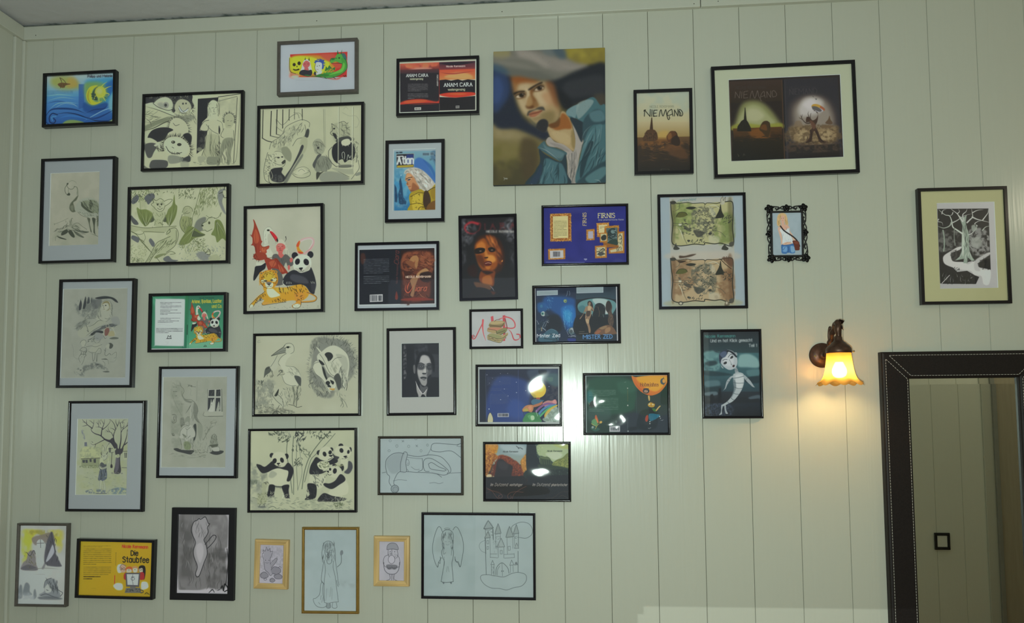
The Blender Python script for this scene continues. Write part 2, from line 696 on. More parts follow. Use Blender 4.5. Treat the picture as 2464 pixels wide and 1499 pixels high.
CREAM = (.53, .53, .45)
M_WALL = painted_wood('cream_painted_boards', CREAM)
M_TRIM = painted_wood('cream_painted_trim', (.55, .55, .47), .3, .1)
M_GAP = mat('dark_joint', (.36, .355, .29), .9)
M_PLASTER, nt, b = new_mat('ceiling_plaster')
XL = float(on_plane((55, 100))[0][0])                     # left wall
tc = nt.nodes.new('ShaderNodeTexCoord')
n = nt.nodes.new('ShaderNodeTexNoise')
n.inputs['Scale'].default_value = 22.
n.inputs['Detail'].default_value = 6.
nt.links.new(tc.outputs['Object'], n.inputs['Vector'])
sx = nt.nodes.new('ShaderNodeSeparateXYZ')
nt.links.new(tc.outputs['Object'], sx.inputs[0])
ma = nt.nodes.new('ShaderNodeMath')                       # ragged old teal paint left along the wall edge
ma.operation = 'MULTIPLY_ADD'
ma.inputs[1].default_value = .06
nt.links.new(n.outputs['Fac'], ma.inputs[0])
nt.links.new(sx.outputs['Y'], ma.inputs[2])
rp = nt.nodes.new('ShaderNodeValToRGB')
rp.color_ramp.elements[0].position = .020
rp.color_ramp.elements[0].color = (.56, .55, .56, 1)
rp.color_ramp.elements[1].position = .034
rp.color_ramp.elements[1].color = (.09, .125, .115, 1)
nt.links.new(ma.outputs[0], rp.inputs[0])
nt.links.new(rp.outputs[0], b.inputs['Base Color'])
b.inputs['Roughness'].default_value = .9
bp = nt.nodes.new('ShaderNodeBump')
bp.inputs['Strength'].default_value = .5
bp.inputs['Distance'].default_value = .006
nt.links.new(n.outputs['Fac'], bp.inputs['Height'])
nt.links.new(bp.outputs[0], b.inputs['Normal'])

XR = 5.6
RAIL_TOP = float(on_plane((58, 64.5), -.018)[0][1])
CEIL = RAIL_TOP + .012


def struct(o):
    o['kind'] = 'structure'
    return o


def plank_mesh(name, w, h, t=.012):
    """One board: front face with eased long edges, tongue side left as a shallow rebate."""
    e, d = .0009, .0022
    pr = [(0, 0), (0, -t + d), (e, -t), (w - e, -t), (w, -t + d), (w, 0)]
    v = [(x, y, 0) for x, y in pr] + [(x, y, h) for x, y in pr]
    n = len(pr)
    f = [(i, (i + 1) % n, n + (i + 1) % n, n + i) for i in range(n)] + [tuple(range(n))[::-1], tuple(range(n, 2 * n))]
    me = mesh_of(name, v, f)
    bm = bmesh.new()
    bm.from_mesh(me)
    bmesh.ops.recalc_face_normals(bm, faces=bm.faces)
    bm.to_mesh(me)
    bm.free()
    return me


# picture wall: board fronts lie in the plane y = 0
wall_back = struct(box('wall_front', XL - .3, XR + .2, .0125, .12, 0, CEIL + .2, M_GAP))
pm = plank_mesh('plank', PLANK - .0008, RAIL_Z + .02)
pm.materials.append(M_WALL)
k = 0
while k * PLANK < XR:
    o = link('plank', pm, None, wall_back)
    o.location = (k * PLANK + .0004, .012, 0)
    k += 1
w0 = -XL - .0004 if XL < 0 else .04
o = link('plank', plank_mesh('plank_narrow', max(-XL, .02) - .0008, RAIL_Z + .02), M_WALL, wall_back)
o.location = (XL, .012, 0)

# cornice board along the top, jointed once, with nail heads
jx = float(on_plane((1686, 12), -.018)[0][0])
tr = struct(box('trim_1', XL, jx - .0012, -.018, .012, RAIL_Z, RAIL_TOP, M_TRIM, None, .002, 2))
tr2 = struct(box('trim_2', jx + .0012, XR, -.018, .012, RAIL_Z, RAIL_TOP, M_TRIM, None, .002, 2))
nb = mat('nail_steel', (.10, .09, .07), .5, .6)
for px in ((86, 85), (762, 50), (1208, 28), (1670, 9), (1728, 3)):
    x, z = on_plane(px, -.018)[0]
    bm = bmesh.new()
    add_lathe(bm, [(.0001, .0006), (.0016, .0005), (.002, 0), (.002, -.002)], 10, 'y', (x, -.018, z))
    link('nail', bm_mesh('nail', bm, False), nb, tr if px[0] < 1686 else tr2)
struct(box('trim_3', XL - .02, XL + .018, -6, -.018, RAIL_Z, RAIL_TOP, M_TRIM, None, .002, 2))
# corner battens
bw = float(on_plane((67, 110), 0)[0][0]) - XL
struct(box('trim_4', XL, XL + bw - .002, -.014, .012, 0, RAIL_Z, M_TRIM, None, .004, 3))
struct(box('trim_5', XL - .01, XL + .010, -.05, -.014, 0, RAIL_Z, M_TRIM, None, .003, 3))
# left wall
wl = struct(box('wall_left', XL - .12, XL - .0125, -6, .12, 0, CEIL + .2, M_GAP))
pml = plank_mesh('plank_left', PLANK - .0008, RAIL_Z + .02)
pml.materials.append(M_WALL)
for i in range(36):
    o = link('plank', pml, None, wl)
    o.location = (XL - .012, -.05 - (i + 1) * PLANK, 0)
    o.rotation_euler = (0, 0, PI / 2)
# ceiling, floor
struct(box('ceiling', XL - .12, XR + .2, -6.1, .001, CEIL, CEIL + .1, M_PLASTER))
mf = mat('brown_floorboards', (.36, .19, .07), .35, 0, .25, 6., .1, 0, .5, (1, 12, 1))
fl = struct(box('floor', XL - .12, XR + .2, -6.1, .12, -.1, 0, mf))
# far walls: a wall with a socket stands beside the camera (seen in the mirror), the room goes on behind it
YB = -2.25
M_WALL2 = painted_wood('cream_boards_far', (.74, .75, .66), .5, .08)
wr = struct(box('wall_right', 3.0, XR + .2, YB - .14, YB - .0125, 0, CEIL + .1, M_GAP))
pm2 = plank_mesh('plank_far', PLANK - .0008, RAIL_Z + .05)
pm2.materials.append(M_WALL2)
for i in range(11):
    o = link('plank', pm2, None, wr)
    o.location = (3.0 + (i + 1) * PLANK - .05, YB - .012, 0)
    o.rotation_euler = (0, 0, PI)
struct(box('wall_side', 2.9, 3.0, -4.2, YB - .0, 0, CEIL + .1, mat('cream_side', (.7, .66, .54), .6, 0, .03, 8.)))
struct(box('wall_end', XR, XR + .1, -2.4, .12, 0, CEIL + .1, mat('cream_end', (.6, .57, .48), .7, 0, .03, 8.)))
ART = {}
ART['philipp'] = """
Z 0 0 3.407
R a9b3b4
G b4bdbd 4d8cb0 370 585 950 575 950 790 370 800
G 4784ae 1d4c8c 370 790 950 790 950 1045 370 1045
P 8d9440:.9 70 420 640 500 615 590 630 640 670 650 720 590 735 500 735 420 700
P a58b3c:.7 40 560 640 610 640 640 690 600 720 550 710
L 4a3a22 7> 492 638 505 670 510 700
P 5f4423 6 473 692 500 678 545 682 578 690 540 700 525 718 498 716
L 4a3a22 4 500 640 525 660 545 688
L 4a3a22 4 502 690 495 722
L 4a3a22 4 520 690 530 716
B 20405c:.6 388 745 600 772 4
L 9cc0c8:.5 5~ 380 790 480 775 620 790
L 86b0c4:.5 8~ 375 830 500 800 640 815
L 163a70:.5 10~ 380 850 480 830 620 860
L 8fb8c8:.5 6~ 430 900 520 850 640 845
Q 27508c:.75 6 645 690 692 690 690 880 645 895
P 2f86a2:.8 50 700 670 820 640 935 640 938 790 850 850 740 820
P 1c4e92:.7 30 840 720 930 650 940 720 880 800
P 75953f:.8 40 690 700 760 670 850 690 880 790 800 860 715 850
P 6fa8ae:.9 30 900 800 940 760 940 920 890 880
P 16407c:.8 24 690 840 760 870 860 840 880 870 800 930 690 910
P cdb92c 10 800 700 740 712 710 760 712 815 745 855 790 855 835 830 790 838 755 815 750 770 765 730
P 8b8a2a:.8 8 735 730 716 770 720 820 745 848 727 800
P 2c4432:.9 8 770 735 800 712 812 730 790 770 800 820 770 815 752 780
E d9c83c 18 822 755 44 46
E e3da70:.8 24 815 748 24 24
L cfc345 9> 850 735 885 715 916 706
L cfc345 9> 858 760 895 772 880 790
L cfc345 8> 840 790 860 820 868 830
L cfc345 8> 810 800 812 830 820 842
L cfc345 8> 780 790 770 815 768 822
L cfc345 9> 830 712 850 690 880 670
K 1f3138 5 752 790 790 800
K 1f3138 5 748 770 785 772
K 1f3138 5 758 812 792 818
L 1b3a5c 6> 862 800 880 810
L 103062 9~ 700 930 770 900 850 890 880 860
L 0f2c5c:.9 14~ 370 960 420 900 520 890 620 900 700 930
L 7fb0c8:.7 8~ 400 900 470 850 560 840 640 850
L a5c8cc:.6 6~ 540 850 600 855 640 880
L 8fbac6:.7 9~ 690 990 780 940 860 900 935 880
L 14356c 12~ 700 960 780 970 860 940 940 895
L 0c2450 9 470 940 430 930 405 960 410 1000 440 1010 455 990 440 970
L 0c2450 9~ 440 940 540 925 640 940 760 985 880 990 940 960
L 4c90b8:.8 7 460 955 425 960 430 990
L 2f6ea8:.9 12~ 480 970 560 950 660 960 800 1000
L 0e2a58 8~ 372 990 400 1020 450 1030 500 1010
P 76904e 12 505 1040 520 1005 560 985 620 985 690 1005 640 1025
P 86a060 10 880 1005 942 970 942 1010 890 1020
P a59a52 8 370 1000 385 1035 365 1040
T 3c4044 17 718 635 -1.5 1.15 4.2|Philipp und Melanie
B 4a545c:.8 700 660 790 660 1
R 20303c:.16
"""
ART['monsters'] = """
Z 0 0 3.407
W 0.8
R a4ab8c
M b0b694:.5 30 120 1 1180 780 1980 760 1970 1360 1170 1390
P 2c2e30 6 1180 790 1240 785 1300 782 1400 782 1480 782 1572 778 1575 830 1590 870 1560 900 1530 860 1470 850 1430 920 1400 900 1330 870 1250 840 1180 850
F 2a2c2e 6> 16 26 .2 1180 800 1300 786 1440 784 1572 780
V a4ab8c 5> 20 14 90 40 1190 795 1560 790 1560 805 1190 805
P a6ad90 10 1260 850 1300 810 1360 795 1405 820 1420 870 1400 905 1330 890 1280 890
P 7c8478:.7 26 1290 850 1330 840 1350 880 1310 885
E 82887a 8 1360 862 24 26
E 3c3f3c 6 1358 862 11 13
L 3c403a 5 1255 848 1300 880 1380 905 1420 890
F 5a6052 4> 22 22 .3 1258 850 1300 800 1370 788 1420 830 1424 880
P 9aa184 10 1430 880 1450 830 1490 812 1545 830 1570 880 1550 930 1500 930 1450 920
F 4c5046 4> 24 40 .2 1425 930 1432 860 1480 805 1550 820 1580 890 1560 940
E 3a3d3a 5 1500 850 7 8
E 3a3d3a 5 1525 848 6 7
P c3c8ae 4 1470 870 1500 905 1540 890 1535 910 1495 925 1470 900
L 30332f 4 1468 868 1500 912 1545 885
L 30332f 3 1462 890 1490 928 1530 925
P 6d7464:.7 20 1430 930 1480 950 1560 940 1600 960 1540 1000 1470 970
V 5a604e 4> 60 26 65 40 1430 930 1600 940 1610 1010 1480 980
P a0a888 14 1180 870 1280 890 1400 950 1470 970 1400 1000 1300 1030 1180 1080
L 4e5346 6~ 1180 870 1290 900 1420 950 1500 975
L 4e5346 5~ 1185 930 1280 960 1330 960
L 4e5346 5~ 1178 1010 1290 990 1400 950
P 666e58:.8 18 1175 1040 1260 1000 1380 960 1460 965 1420 990 1300 1020 1175 1080
L 33362f 7~ 1172 1075 1260 1050 1360 1000 1450 975
L 4a4f42 5~ 1180 960 1230 1000 1240 1040
V 636a56 4~ 70 22 -25 15 1185 890 1300 920 1290 1010 1180 1010
P a3aa8c 10 1390 985 1440 965 1490 980 1530 1020 1530 1080 1490 1150 1410 1130 1350 1120 1420 1060
F 474b42 4> 26 46 .3 1380 1060 1400 990 1450 962 1510 990 1545 1050 1540 1110
L 3b3e38 4 1420 1010 1440 1030 1470 1020
P 2b2d2f 6 1210 1130 1240 1075 1300 1048 1370 1045 1420 1065 1380 1090 1350 1140 1290 1165 1240 1160
P a4ab8c 6 1180 1145 1230 1130 1290 1165 1250 1185 1190 1190
P 3e4140:.9 8 1180 1190 1240 1170 1290 1190 1260 1250 1240 1290 1210 1290 1190 1240
P a8ae92 6 1262 1190 1310 1170 1350 1180 1330 1230 1290 1210
F 33352f 4> 20 16 .2 1270 1200 1300 1240 1340 1240 1370 1200
V 33352f 6> 30 14 70 20 1280 1200 1340 1200 1340 1270 1290 1260
P aab094 10 1350 1150 1400 1130 1470 1130 1530 1170 1550 1220 1520 1270 1450 1275 1390 1260 1350 1220
F 33352f 5> 34 60 .2 1340 1240 1345 1160 1400 1120 1480 1125 1545 1180 1560 1240 1530 1290 1480 1290
L 2a2c28 5 1360 1200 1390 1245 1440 1262 1490 1250
V 2a2c28 4> 14 24 80 20 1370 1225 1400 1250 1480 1255 1490 1270 1400 1270
E 33352f 4 1420 1165 16 12
E 33352f 4 1470 1185 18 12
E a4ab8c 3 1416 1163 5 4
L 33352f 4 1410 1205 1425 1215
P 2c2e2e 8 1500 1110 1540 1090 1572 1120 1560 1190 1540 1160
P 3b3e3e 8 1490 1310 1540 1280 1560 1290 1556 1325 1500 1330
P a4ab8c 4 1256 1280 1320 1240 1365 1280 1375 1320 1310 1320
P 4a4d4a 8 1228 1375 1240 1320 1290 1310 1370 1320 1368 1370 1300 1385
P 70776a:.8 10 1380 1280 1440 1275 1500 1300 1480 1330 1390 1340
P 8c937c:.8 14 1480 1330 1520 1320 1550 1340 1540 1375 1490 1375
P 50544c:.8 8 1172 1350 1200 1370 1225 1385 1190 1390
P 5e645a:.7 10 1170 1150 1195 1180 1172 1200
# right half: the doorway
Q 27292b 3 1622 810 1790 798 1788 830 1715 840 1700 880 1712 950 1660 1000 1636 1070 1700 1075 1690 1150 1680 1210 1612 1260
M 55584f:.6 20 18 1 1622 1150 1690 1080 1680 1200 1620 1230
K 2f322c 6 1790 795 1975 768
K 3b3f36 4 1788 830 1945 790
L 4a4e42 3 1972 772 1960 1000 1940 1280 1915 1345
K 30332d 5 1945 800 1915 1335
K 565b4e 3 1800 815 1800 940
M 8f967c:.5 30 40 1 1790 830 1940 800 1930 1000 1800 960
P a9b092 6 1705 880 1720 835 1750 820 1785 840 1795 890 1790 950 1780 1000 1760 1010 1720 1000 1700 960
L 4d5246 4 1706 950 1700 880 1722 832 1755 818 1788 842 1796 900 1790 950
V 727962 3~ 36 22 80 15 1705 850 1730 840 1725 950 1705 950
V 727962 3~ 40 16 82 10 1778 850 1795 880 1790 950 1778 940
L 3c3f37 3 1735 885 1752 882
L 3c3f37 3 1764 882 1778 882
L 4d5246 3 1756 890 1752 915 1762 918
L 4d5246 3 1745 935 1768 932
P a6ad8e 8 1670 1000 1720 985 1780 985 1810 1020 1815 1100 1790 1110 1700 1110 1710 1050 1650 1070 1640 1050
L 454940 5 1712 985 1670 1000 1640 1062 1700 1072 1710 1030
L 565b4e 4 1690 1020 1735 1070 1790 1100
L 565b4e 3 1780 985 1820 1010 1830 1090
P 9aa182 8 1690 1110 1795 1110 1800 1200 1800 1290 1760 1285 1700 1290 1655 1275 1680 1190
V 5f6552 4~ 170 20 86 6 1690 1120 1790 1120 1790 1280 1665 1270
L 3f4339 4 1690 1100 1680 1200 1655 1275
L 3f4339 4 1795 1110 1800 1200 1790 1290
P 787f6a 8 1700 1290 1750 1285 1790 1290 1780 1345 1700 1345
P 2b2d2c 6 1795 1030 1805 1060 1800 1100 1792 1080
P 9aa182 8 1840 990 1850 945 1885 935 1915 960 1915 1010 1890 1050 1855 1050
F 454940 4> 20 40 .3 1838 1010 1842 950 1885 928 1920 960 1918 1010
L 454940 3 1862 990 1875 988
L 454940 3 1890 992 1902 990
L 454940 3 1868 1030 1890 1030
P a4ab8c 8 1830 1060 1880 1050 1915 1070 1920 1150 1840 1150
L 4a4e42 4 1835 1055 1810 1110 1830 1130
L 4a4e42 4 1915 1070 1920 1150
P 7d846c 8 1835 1140 1915 1140 1895 1240 1885 1340 1860 1340 1860 1220 1830 1250 1800 1350 1775 1345 1800 1240
V 4c5045 4~ 90 18 80 12 1830 1150 1910 1150 1880 1330 1800 1330
V 3a3d35 5~ 40 22 70 25 1770 1180 1810 1160 1800 1340 1775 1350
E 6d7360 6 1636 1225 22 16
P 8b927a:.8 10 1620 1290 1660 1280 1690 1300 1640 1340
V 6a705c 3~ 30 40 10 12 1590 1320 1930 1310 1930 1345 1590 1350
"""
ART['dragon'] = """
Z 600 60 3.7467
R 98a3a4
M a2adad:.5 60 200 .6 280 160 950 150 950 590 280 600
Q c0302c 4 368 266 884 242 878 470 372 470
P c8862c:.95 40 380 300 480 275 600 270 720 290 790 330 740 440 600 460 440 460 372 440
P c8c030 30 372 310 440 280 560 290 640 320 720 330 700 420 560 440 400 430
P c85040:.9 24 640 270 760 260 790 320 720 330
P b63c30:.9 20 700 480 800 480 872 420 882 340 860 430 800 490
P cf7a68:.8 22 365 440 410 420 440 450 400 480 362 470
P 98b8a0:.8 14 372 470 400 455 450 458 420 480
P b8aa28 8 362 300 372 288 390 308 440 290 475 320 478 370 460 420 420 440 380 420 364 370
P cfc02e 14 380 320 440 300 470 330 450 400 410 410 380 380
E 2a2a1c 5 404 358 14 15
E 2a2a1c 5 449 346 15 17
E 2a2a1c 3 430 375 4 7
P 24261c 3 394 396 420 402 446 394 448 406 420 412 400 408
L 3a3c20 4 362 300 362 390 376 425 420 440
P d4d8d2 6 480 350 495 318 520 310 545 330 558 380 565 430 520 440 460 430 470 390
P c85a58 5 482 350 500 328 520 322 545 340 545 365 525 385 500 384 485 370
P c85a58 5 498 380 525 380 535 410 500 412
Q 24262c 3 498 316 504 290 508 316
Q 24262c 3 532 320 538 290 544 322
P 2c2c32 5 450 442 460 415 490 404 530 410 560 405 566 440 540 465 480 455
E 3a2a28 2 500 352 4 3
E 3a2a28 2 530 352 4 3
P 2f4a90 5 588 340 600 318 625 325 640 305 655 318 675 315 668 350 672 380 660 400 640 380 600 350
F 2f4a90 6> 16 18 .1 590 350 605 322 640 316 668 330 674 370
P cdd0cc 5 600 340 630 335 655 350 652 400 640 430 610 425 592 400 596 365
L 2b2e30 3 598 345 590 385 606 420 640 440
E 24262c 2 612 372 4 3
E 24262c 2 632 368 4 3
L 7a4a48 3 605 400 622 402
P 33353a 4 580 440 592 418 605 440 595 455
P b8bcb8 4 605 430 640 425 660 410 640 450 605 450
P 4c9440 6 725 325 740 305 770 300 790 265 830 262 855 285 862 330 835 350 780 330 740 345
P 3f8a38 6 830 300 870 300 880 350 875 400 830 440 760 470 680 475 650 455 690 430 760 425 820 400 835 350
P 66ac44:.9 10 850 340 862 370 840 420 780 440 720 450 780 420 830 390
P cf4a38 6 745 345 790 345 830 350 820 385 790 390 760 370
P 2a6a38 4 740 305 760 300 770 312 745 318
Q 2c5a30 3 790 264 795 226 806 262
Q 2c5a30 3 822 262 836 222 832 264
P 2e6460:.9 5 832 262 856 256 876 290 872 315 850 300
E 1c2a1c 3 810 298 8 6
V 2f7a34 5> 24 26 -70 35 680 400 760 380 760 420 660 440
Q 2f6a34 3 680 420 690 372 715 400
Q 2f6a34 3 700 400 720 362 745 392
Q 2f6a34 3 745 395 775 378 770 410
P 33702f 5 580 460 650 440 720 450 690 465 600 468 500 455 520 450
L 24482a 4 728 325 740 302 790 300
L 24482a 4 860 300 880 350 878 395 840 440 770 470 700 480 600 465
L 3a2020 4 740 345 800 345 835 350
K 222a20 4 755 470 775 484
K 222a20 4 845 458 876 462
K 222a20 4 855 468 870 452
K 222a20 4 680 470 692 484
L 8a9494:.7 3 420 498 520 500 600 498
"""
ART['tigers'] = """
Z 600 60 3.7467
W 0.8
R a5ac8d
M b0b696:.5 40 150 1 100 750 1010 720 1000 1420 90 1440
K 33362f 9 124 768 118 1020
K 2b2d2a 10 198 778 190 1000
K 2b2d2a 10 250 766 244 985
K 2b2d2a 9 302 764 300 930
K 33362f 8 360 762 358 860
K 4a4e42 6 408 756 406 850
K 33362f 8 476 758 478 860
L 3a3d36 9 116 1020 160 1045 205 1056
L 4a4e42 7 190 998 230 1010 290 1018
L 4a4e42 6 244 985 280 995
P a9b090 10 180 1100 230 1030 300 1000 330 930 400 880 470 860 530 870 545 910 500 960 470 1010 420 1050 390 1110 370 1200 340 1300 290 1310 200 1290 170 1200
M 8c937a:.7 30 30 1 220 1050 330 960 440 890 470 930 380 1030 340 1180 240 1120
L 565b4e 5 180 1120 200 1060 260 1020 300 980 330 920 410 875 480 855 540 880 540 920
L 565b4e 5 500 900 510 960 490 1010 430 1030 390 1090
V 565b4e 5~ 46 44 115 22 300 960 460 880 500 930 390 1040 300 1080
V 5f6453 5~ 30 30 100 30 200 1060 290 1020 340 1080 220 1110
L 4d5146 4 250 860 290 900 330 880 370 830 430 800 450 840
L 6d735f 4 240 850 250 920 300 960
L 6d735f 4 400 790 460 800 480 850
P 3c403c 8 520 940 540 950 530 1010 500 1010
P 9aa182 8 470 1020 520 1020 520 1100 490 1160 450 1150
P a9b090 8 380 1110 470 1080 480 1100 430 1200 360 1330 310 1390
P 3a3d3c 8 470 1085 490 1095 470 1150 430 1220 380 1300 340 1370 325 1395 320 1370 380 1280 440 1160
P 62685c:.8 12 330 1380 400 1280 470 1170 480 1190 400 1310 340 1420 310 1425
P 80876f 10 290 1110 340 1100 380 1160 370 1230 330 1210 300 1170
L 4a4e42 5 200 1180 190 1230 200 1270 240 1290 300 1280 325 1240 310 1190 290 1150 240 1140 205 1170
P adb495 8 190 1190 230 1145 290 1150 322 1220 310 1260 250 1290 195 1270
E 3a3d36 4 262 1196 12 7
E 3a3d36 4 296 1190 10 6
P 3a3d36 4 290 1240 320 1215 326 1235 305 1256
L 3a3d36 4 220 1205 250 1190
L 4d5246 4 215 1240 260 1260 300 1262
V 5f6453 5~ 24 22 60 30 190 1170 240 1150 240 1280 195 1270
L 4d5246 5 165 1150 140 1250 130 1320 145 1400 200 1430
L 4d5246 5 200 1190 170 1170 180 1210
V 565b4e 6~ 18 34 20 14 140 1210 190 1200 185 1380 140 1340
P 2d2f30 8 190 1310 230 1290 300 1290 290 1330 320 1370 310 1410 260 1420 200 1400 185 1350
M 565a54:.7 14 14 1 200 1360 280 1350 300 1410 210 1410
L b0b696 4 190 1310 210 1360 200 1390
L 3f4339 5 180 1330 175 1400 200 1435 260 1430 320 1425
L 3f4339 4 385 1340 420 1370 480 1380 540 1360 550 1330 530 1310
L 6d735f 4 385 1325 440 1290 500 1280 545 1315 500 1340 420 1350 390 1330
P b2b89a 6 440 1300 480 1290 520 1320 470 1350 420 1345
L 565b4e 3 440 1320 470 1300 500 1320
P 8d947c:.9 8 580 1110 570 1070 600 1030 640 1030 670 1070 680 1120 660 1160 620 1170 590 1150
V 565b4e 4~ 50 26 60 40 575 1060 640 1030 680 1090 640 1150 590 1150
L 3a3d36 4 600 1050 640 1060 660 1080
E 2d2f2e 4 620 1108 9 10
L 33362f 4 600 1080 615 1090
K 3a3d36 5 610 1150 640 1165
P 7c8370 8 580 1280 600 1210 640 1180 700 1190 740 1230 740 1280 700 1320 640 1330 610 1330
V 565b4e 4~ 80 34 75 25 600 1210 700 1190 735 1250 700 1310 620 1310
P 4b4f4a 6 570 1260 600 1200 620 1170 650 1170 610 1220 590 1290
P a9b090 6 640 1320 720 1330 700 1310 760 1300 800 1320 700 1350 640 1340
P 33362f:.9 6 605 1330 640 1330 670 1320 640 1350 615 1390 605 1390
P 868d7a 16 640 1350 720 1320 840 1340 900 1390 800 1410 650 1410
L 4d5246 4 800 1320 860 1350 900 1370
P 99a082 10 730 950 750 900 800 880 880 890 910 950 900 1020 850 1050 780 1060 750 1010
L 3a3d36 5 745 910 750 950 730 970 740 990 760 1000
V 565b4e 5~ 60 24 40 50 750 910 890 890 900 1000 790 1020
E 2d2f2e 4 764 935 9 7
P 2d2f2e 6 750 975 780 985 790 1030 770 1020
L 2d2f2e 4 745 905 742 890 765 905
L 33362f 4 800 885 850 870 880 890 890 880
P 3f433e 8 780 1040 830 1010 900 1005 920 1040 860 1060 800 1065
P 252729 5 750 1100 790 1060 850 1050 920 1060 950 1110 950 1180 910 1240 830 1260 770 1230 745 1170
P b3b99c 5 830 1050 860 1030 900 1030 910 1070 870 1090 835 1080
K b3b99c 4 845 1075 838 1092
K b3b99c 4 870 1080 868 1094
K b3b99c 4 890 1080 893 1092
L c2c8ae 5 840 1200 835 1160 850 1145 860 1170 855 1210
L c2c8ae 5 880 1220 890 1170 905 1200 915 1180
P a5ac8d 5 800 1230 840 1210 860 1240 900 1215 930 1230 900 1260 830 1262
L 42463e 6 745 1100 715 1140 720 1210 760 1260 800 1280 900 1280 960 1250 970 1150
P 55594f:.8 8 800 1265 920 1260 930 1280 820 1285
V 565b4e 5~ 40 28 90 60 920 1000 980 1050 980 1250 940 1230
K b8bea2 7 803 740 800 1290
K 5a5f52 3 810 740 808 1290
K b8bea2 9 930 740 926 1290
K 5a5f52 3 938 740 934 1290
K 565b4e 3 668 760 676 1100
K 8c937a 6 680 760 688 1110
L 8c937a 4 840 790 900 820 960 820 990 870 970 920 950 920
L 8c937a 4 850 760 870 740 890 760
P 8f967e:.8 14 740 1290 900 1300 1000 1280 960 1340 850 1340
P b0b696 8 940 1260 1000 1240 1000 1340 950 1370
L 4d5246 5 980 1220 990 1290 950 1350 920 1390
P 70776a:.8 8 960 1340 1000 1325 1000 1350 960 1362
"""
ART['anam'] = """
Z 600 60 3.7467
R b9b9a0
G b85a44 6e3430 1358 350 1712 336 1712 400 1358 410
M d8724c:.9 20 50 1 1420 350 1680 345 1650 380 1440 390
P d9a088:.7 26 1430 410 1520 385 1640 390 1600 420 1450 420
G 5a3434 2b2830 1358 405 1712 395 1712 455 1358 460
Q 262429 2 1358 440 1712 432 1712 770 1360 786
P b23c2c 16 1360 700 1440 675 1560 668 1680 690 1712 680 1712 710 1560 715 1362 722
P d85a30:.9 14 1400 690 1500 678 1600 680 1560 696 1420 704
Q 222026 4 1360 722 1712 712 1712 775 1360 788
L 222026 6 1360 722 1480 712 1600 706 1712 708
K 8a2c26 5 1712 340 1712 700
G 402834 7a3a3a 1714 336 2036 324 2036 400 1714 410
L 201c26:.9 26~ 1714 350 1860 350 2036 336
L 5a2a34:.8 16~ 1730 390 1860 378 2030 372
G b04c34 e07a44 1714 405 2036 395 2036 490 1714 496
P f0985c:.9 26 1760 470 1860 430 1980 440 2010 480 1900 488
L 8a3c34:.8 12~ 1720 430 1840 440 2030 415
Q 1e1c22 3 1714 498 1770 492 1820 502 1880 490 1920 502 1970 490 2000 494 2036 498 2036 620 1714 625
P c23a28 10 1714 628 1780 612 1900 606 2020 608 2036 630 1960 645 1860 655 1760 645
P e05c30:.9 10 1780 622 1880 614 1960 620 1900 632
Q 1e1c20 6 1714 650 1860 656 2036 640 2036 764 1714 772
T d8dacc 24 1416 468 -1 1.15 5 s|ANAM CARA
T d8dacc 30 1756 556 -1.2 1.2 6 s|ANAM CARA
T a8b090 15 1448 495 -1 1.1 3.5|seelengesang
T a8b090 18 1790 592 -1 1.2 4|seelengesang
T d0b0a4 15 1776 382 -1.5 1.25 3.5|Nicole Rensmann
B 8a8c88:.8 1430 534 1610 595 7
B 8a8c88:.8 1430 622 1610 662 4
T b0b4a8 12 1702 550 -90 1.2 3|ANAM CARA
B 8a8c88:.7 1640 676 1690 676 1
Q c8cab8 2 1489 744 1548 742 1548 766 1489 768
X 2a2a2a 1496 748 44 14
Q 8a8c84 2 1860 728 1894 726 1894 750 1860 752
X 3a3a3a 1866 732 24 12
Q c6c6b2 2 1340 320 1357 320 1360 800 1340 805
Q c6c6b2 2 2037 300 2060 300 2060 790 2040 790
Q c6c6b2 2 1340 788 2060 766 2060 810 1340 815
"""
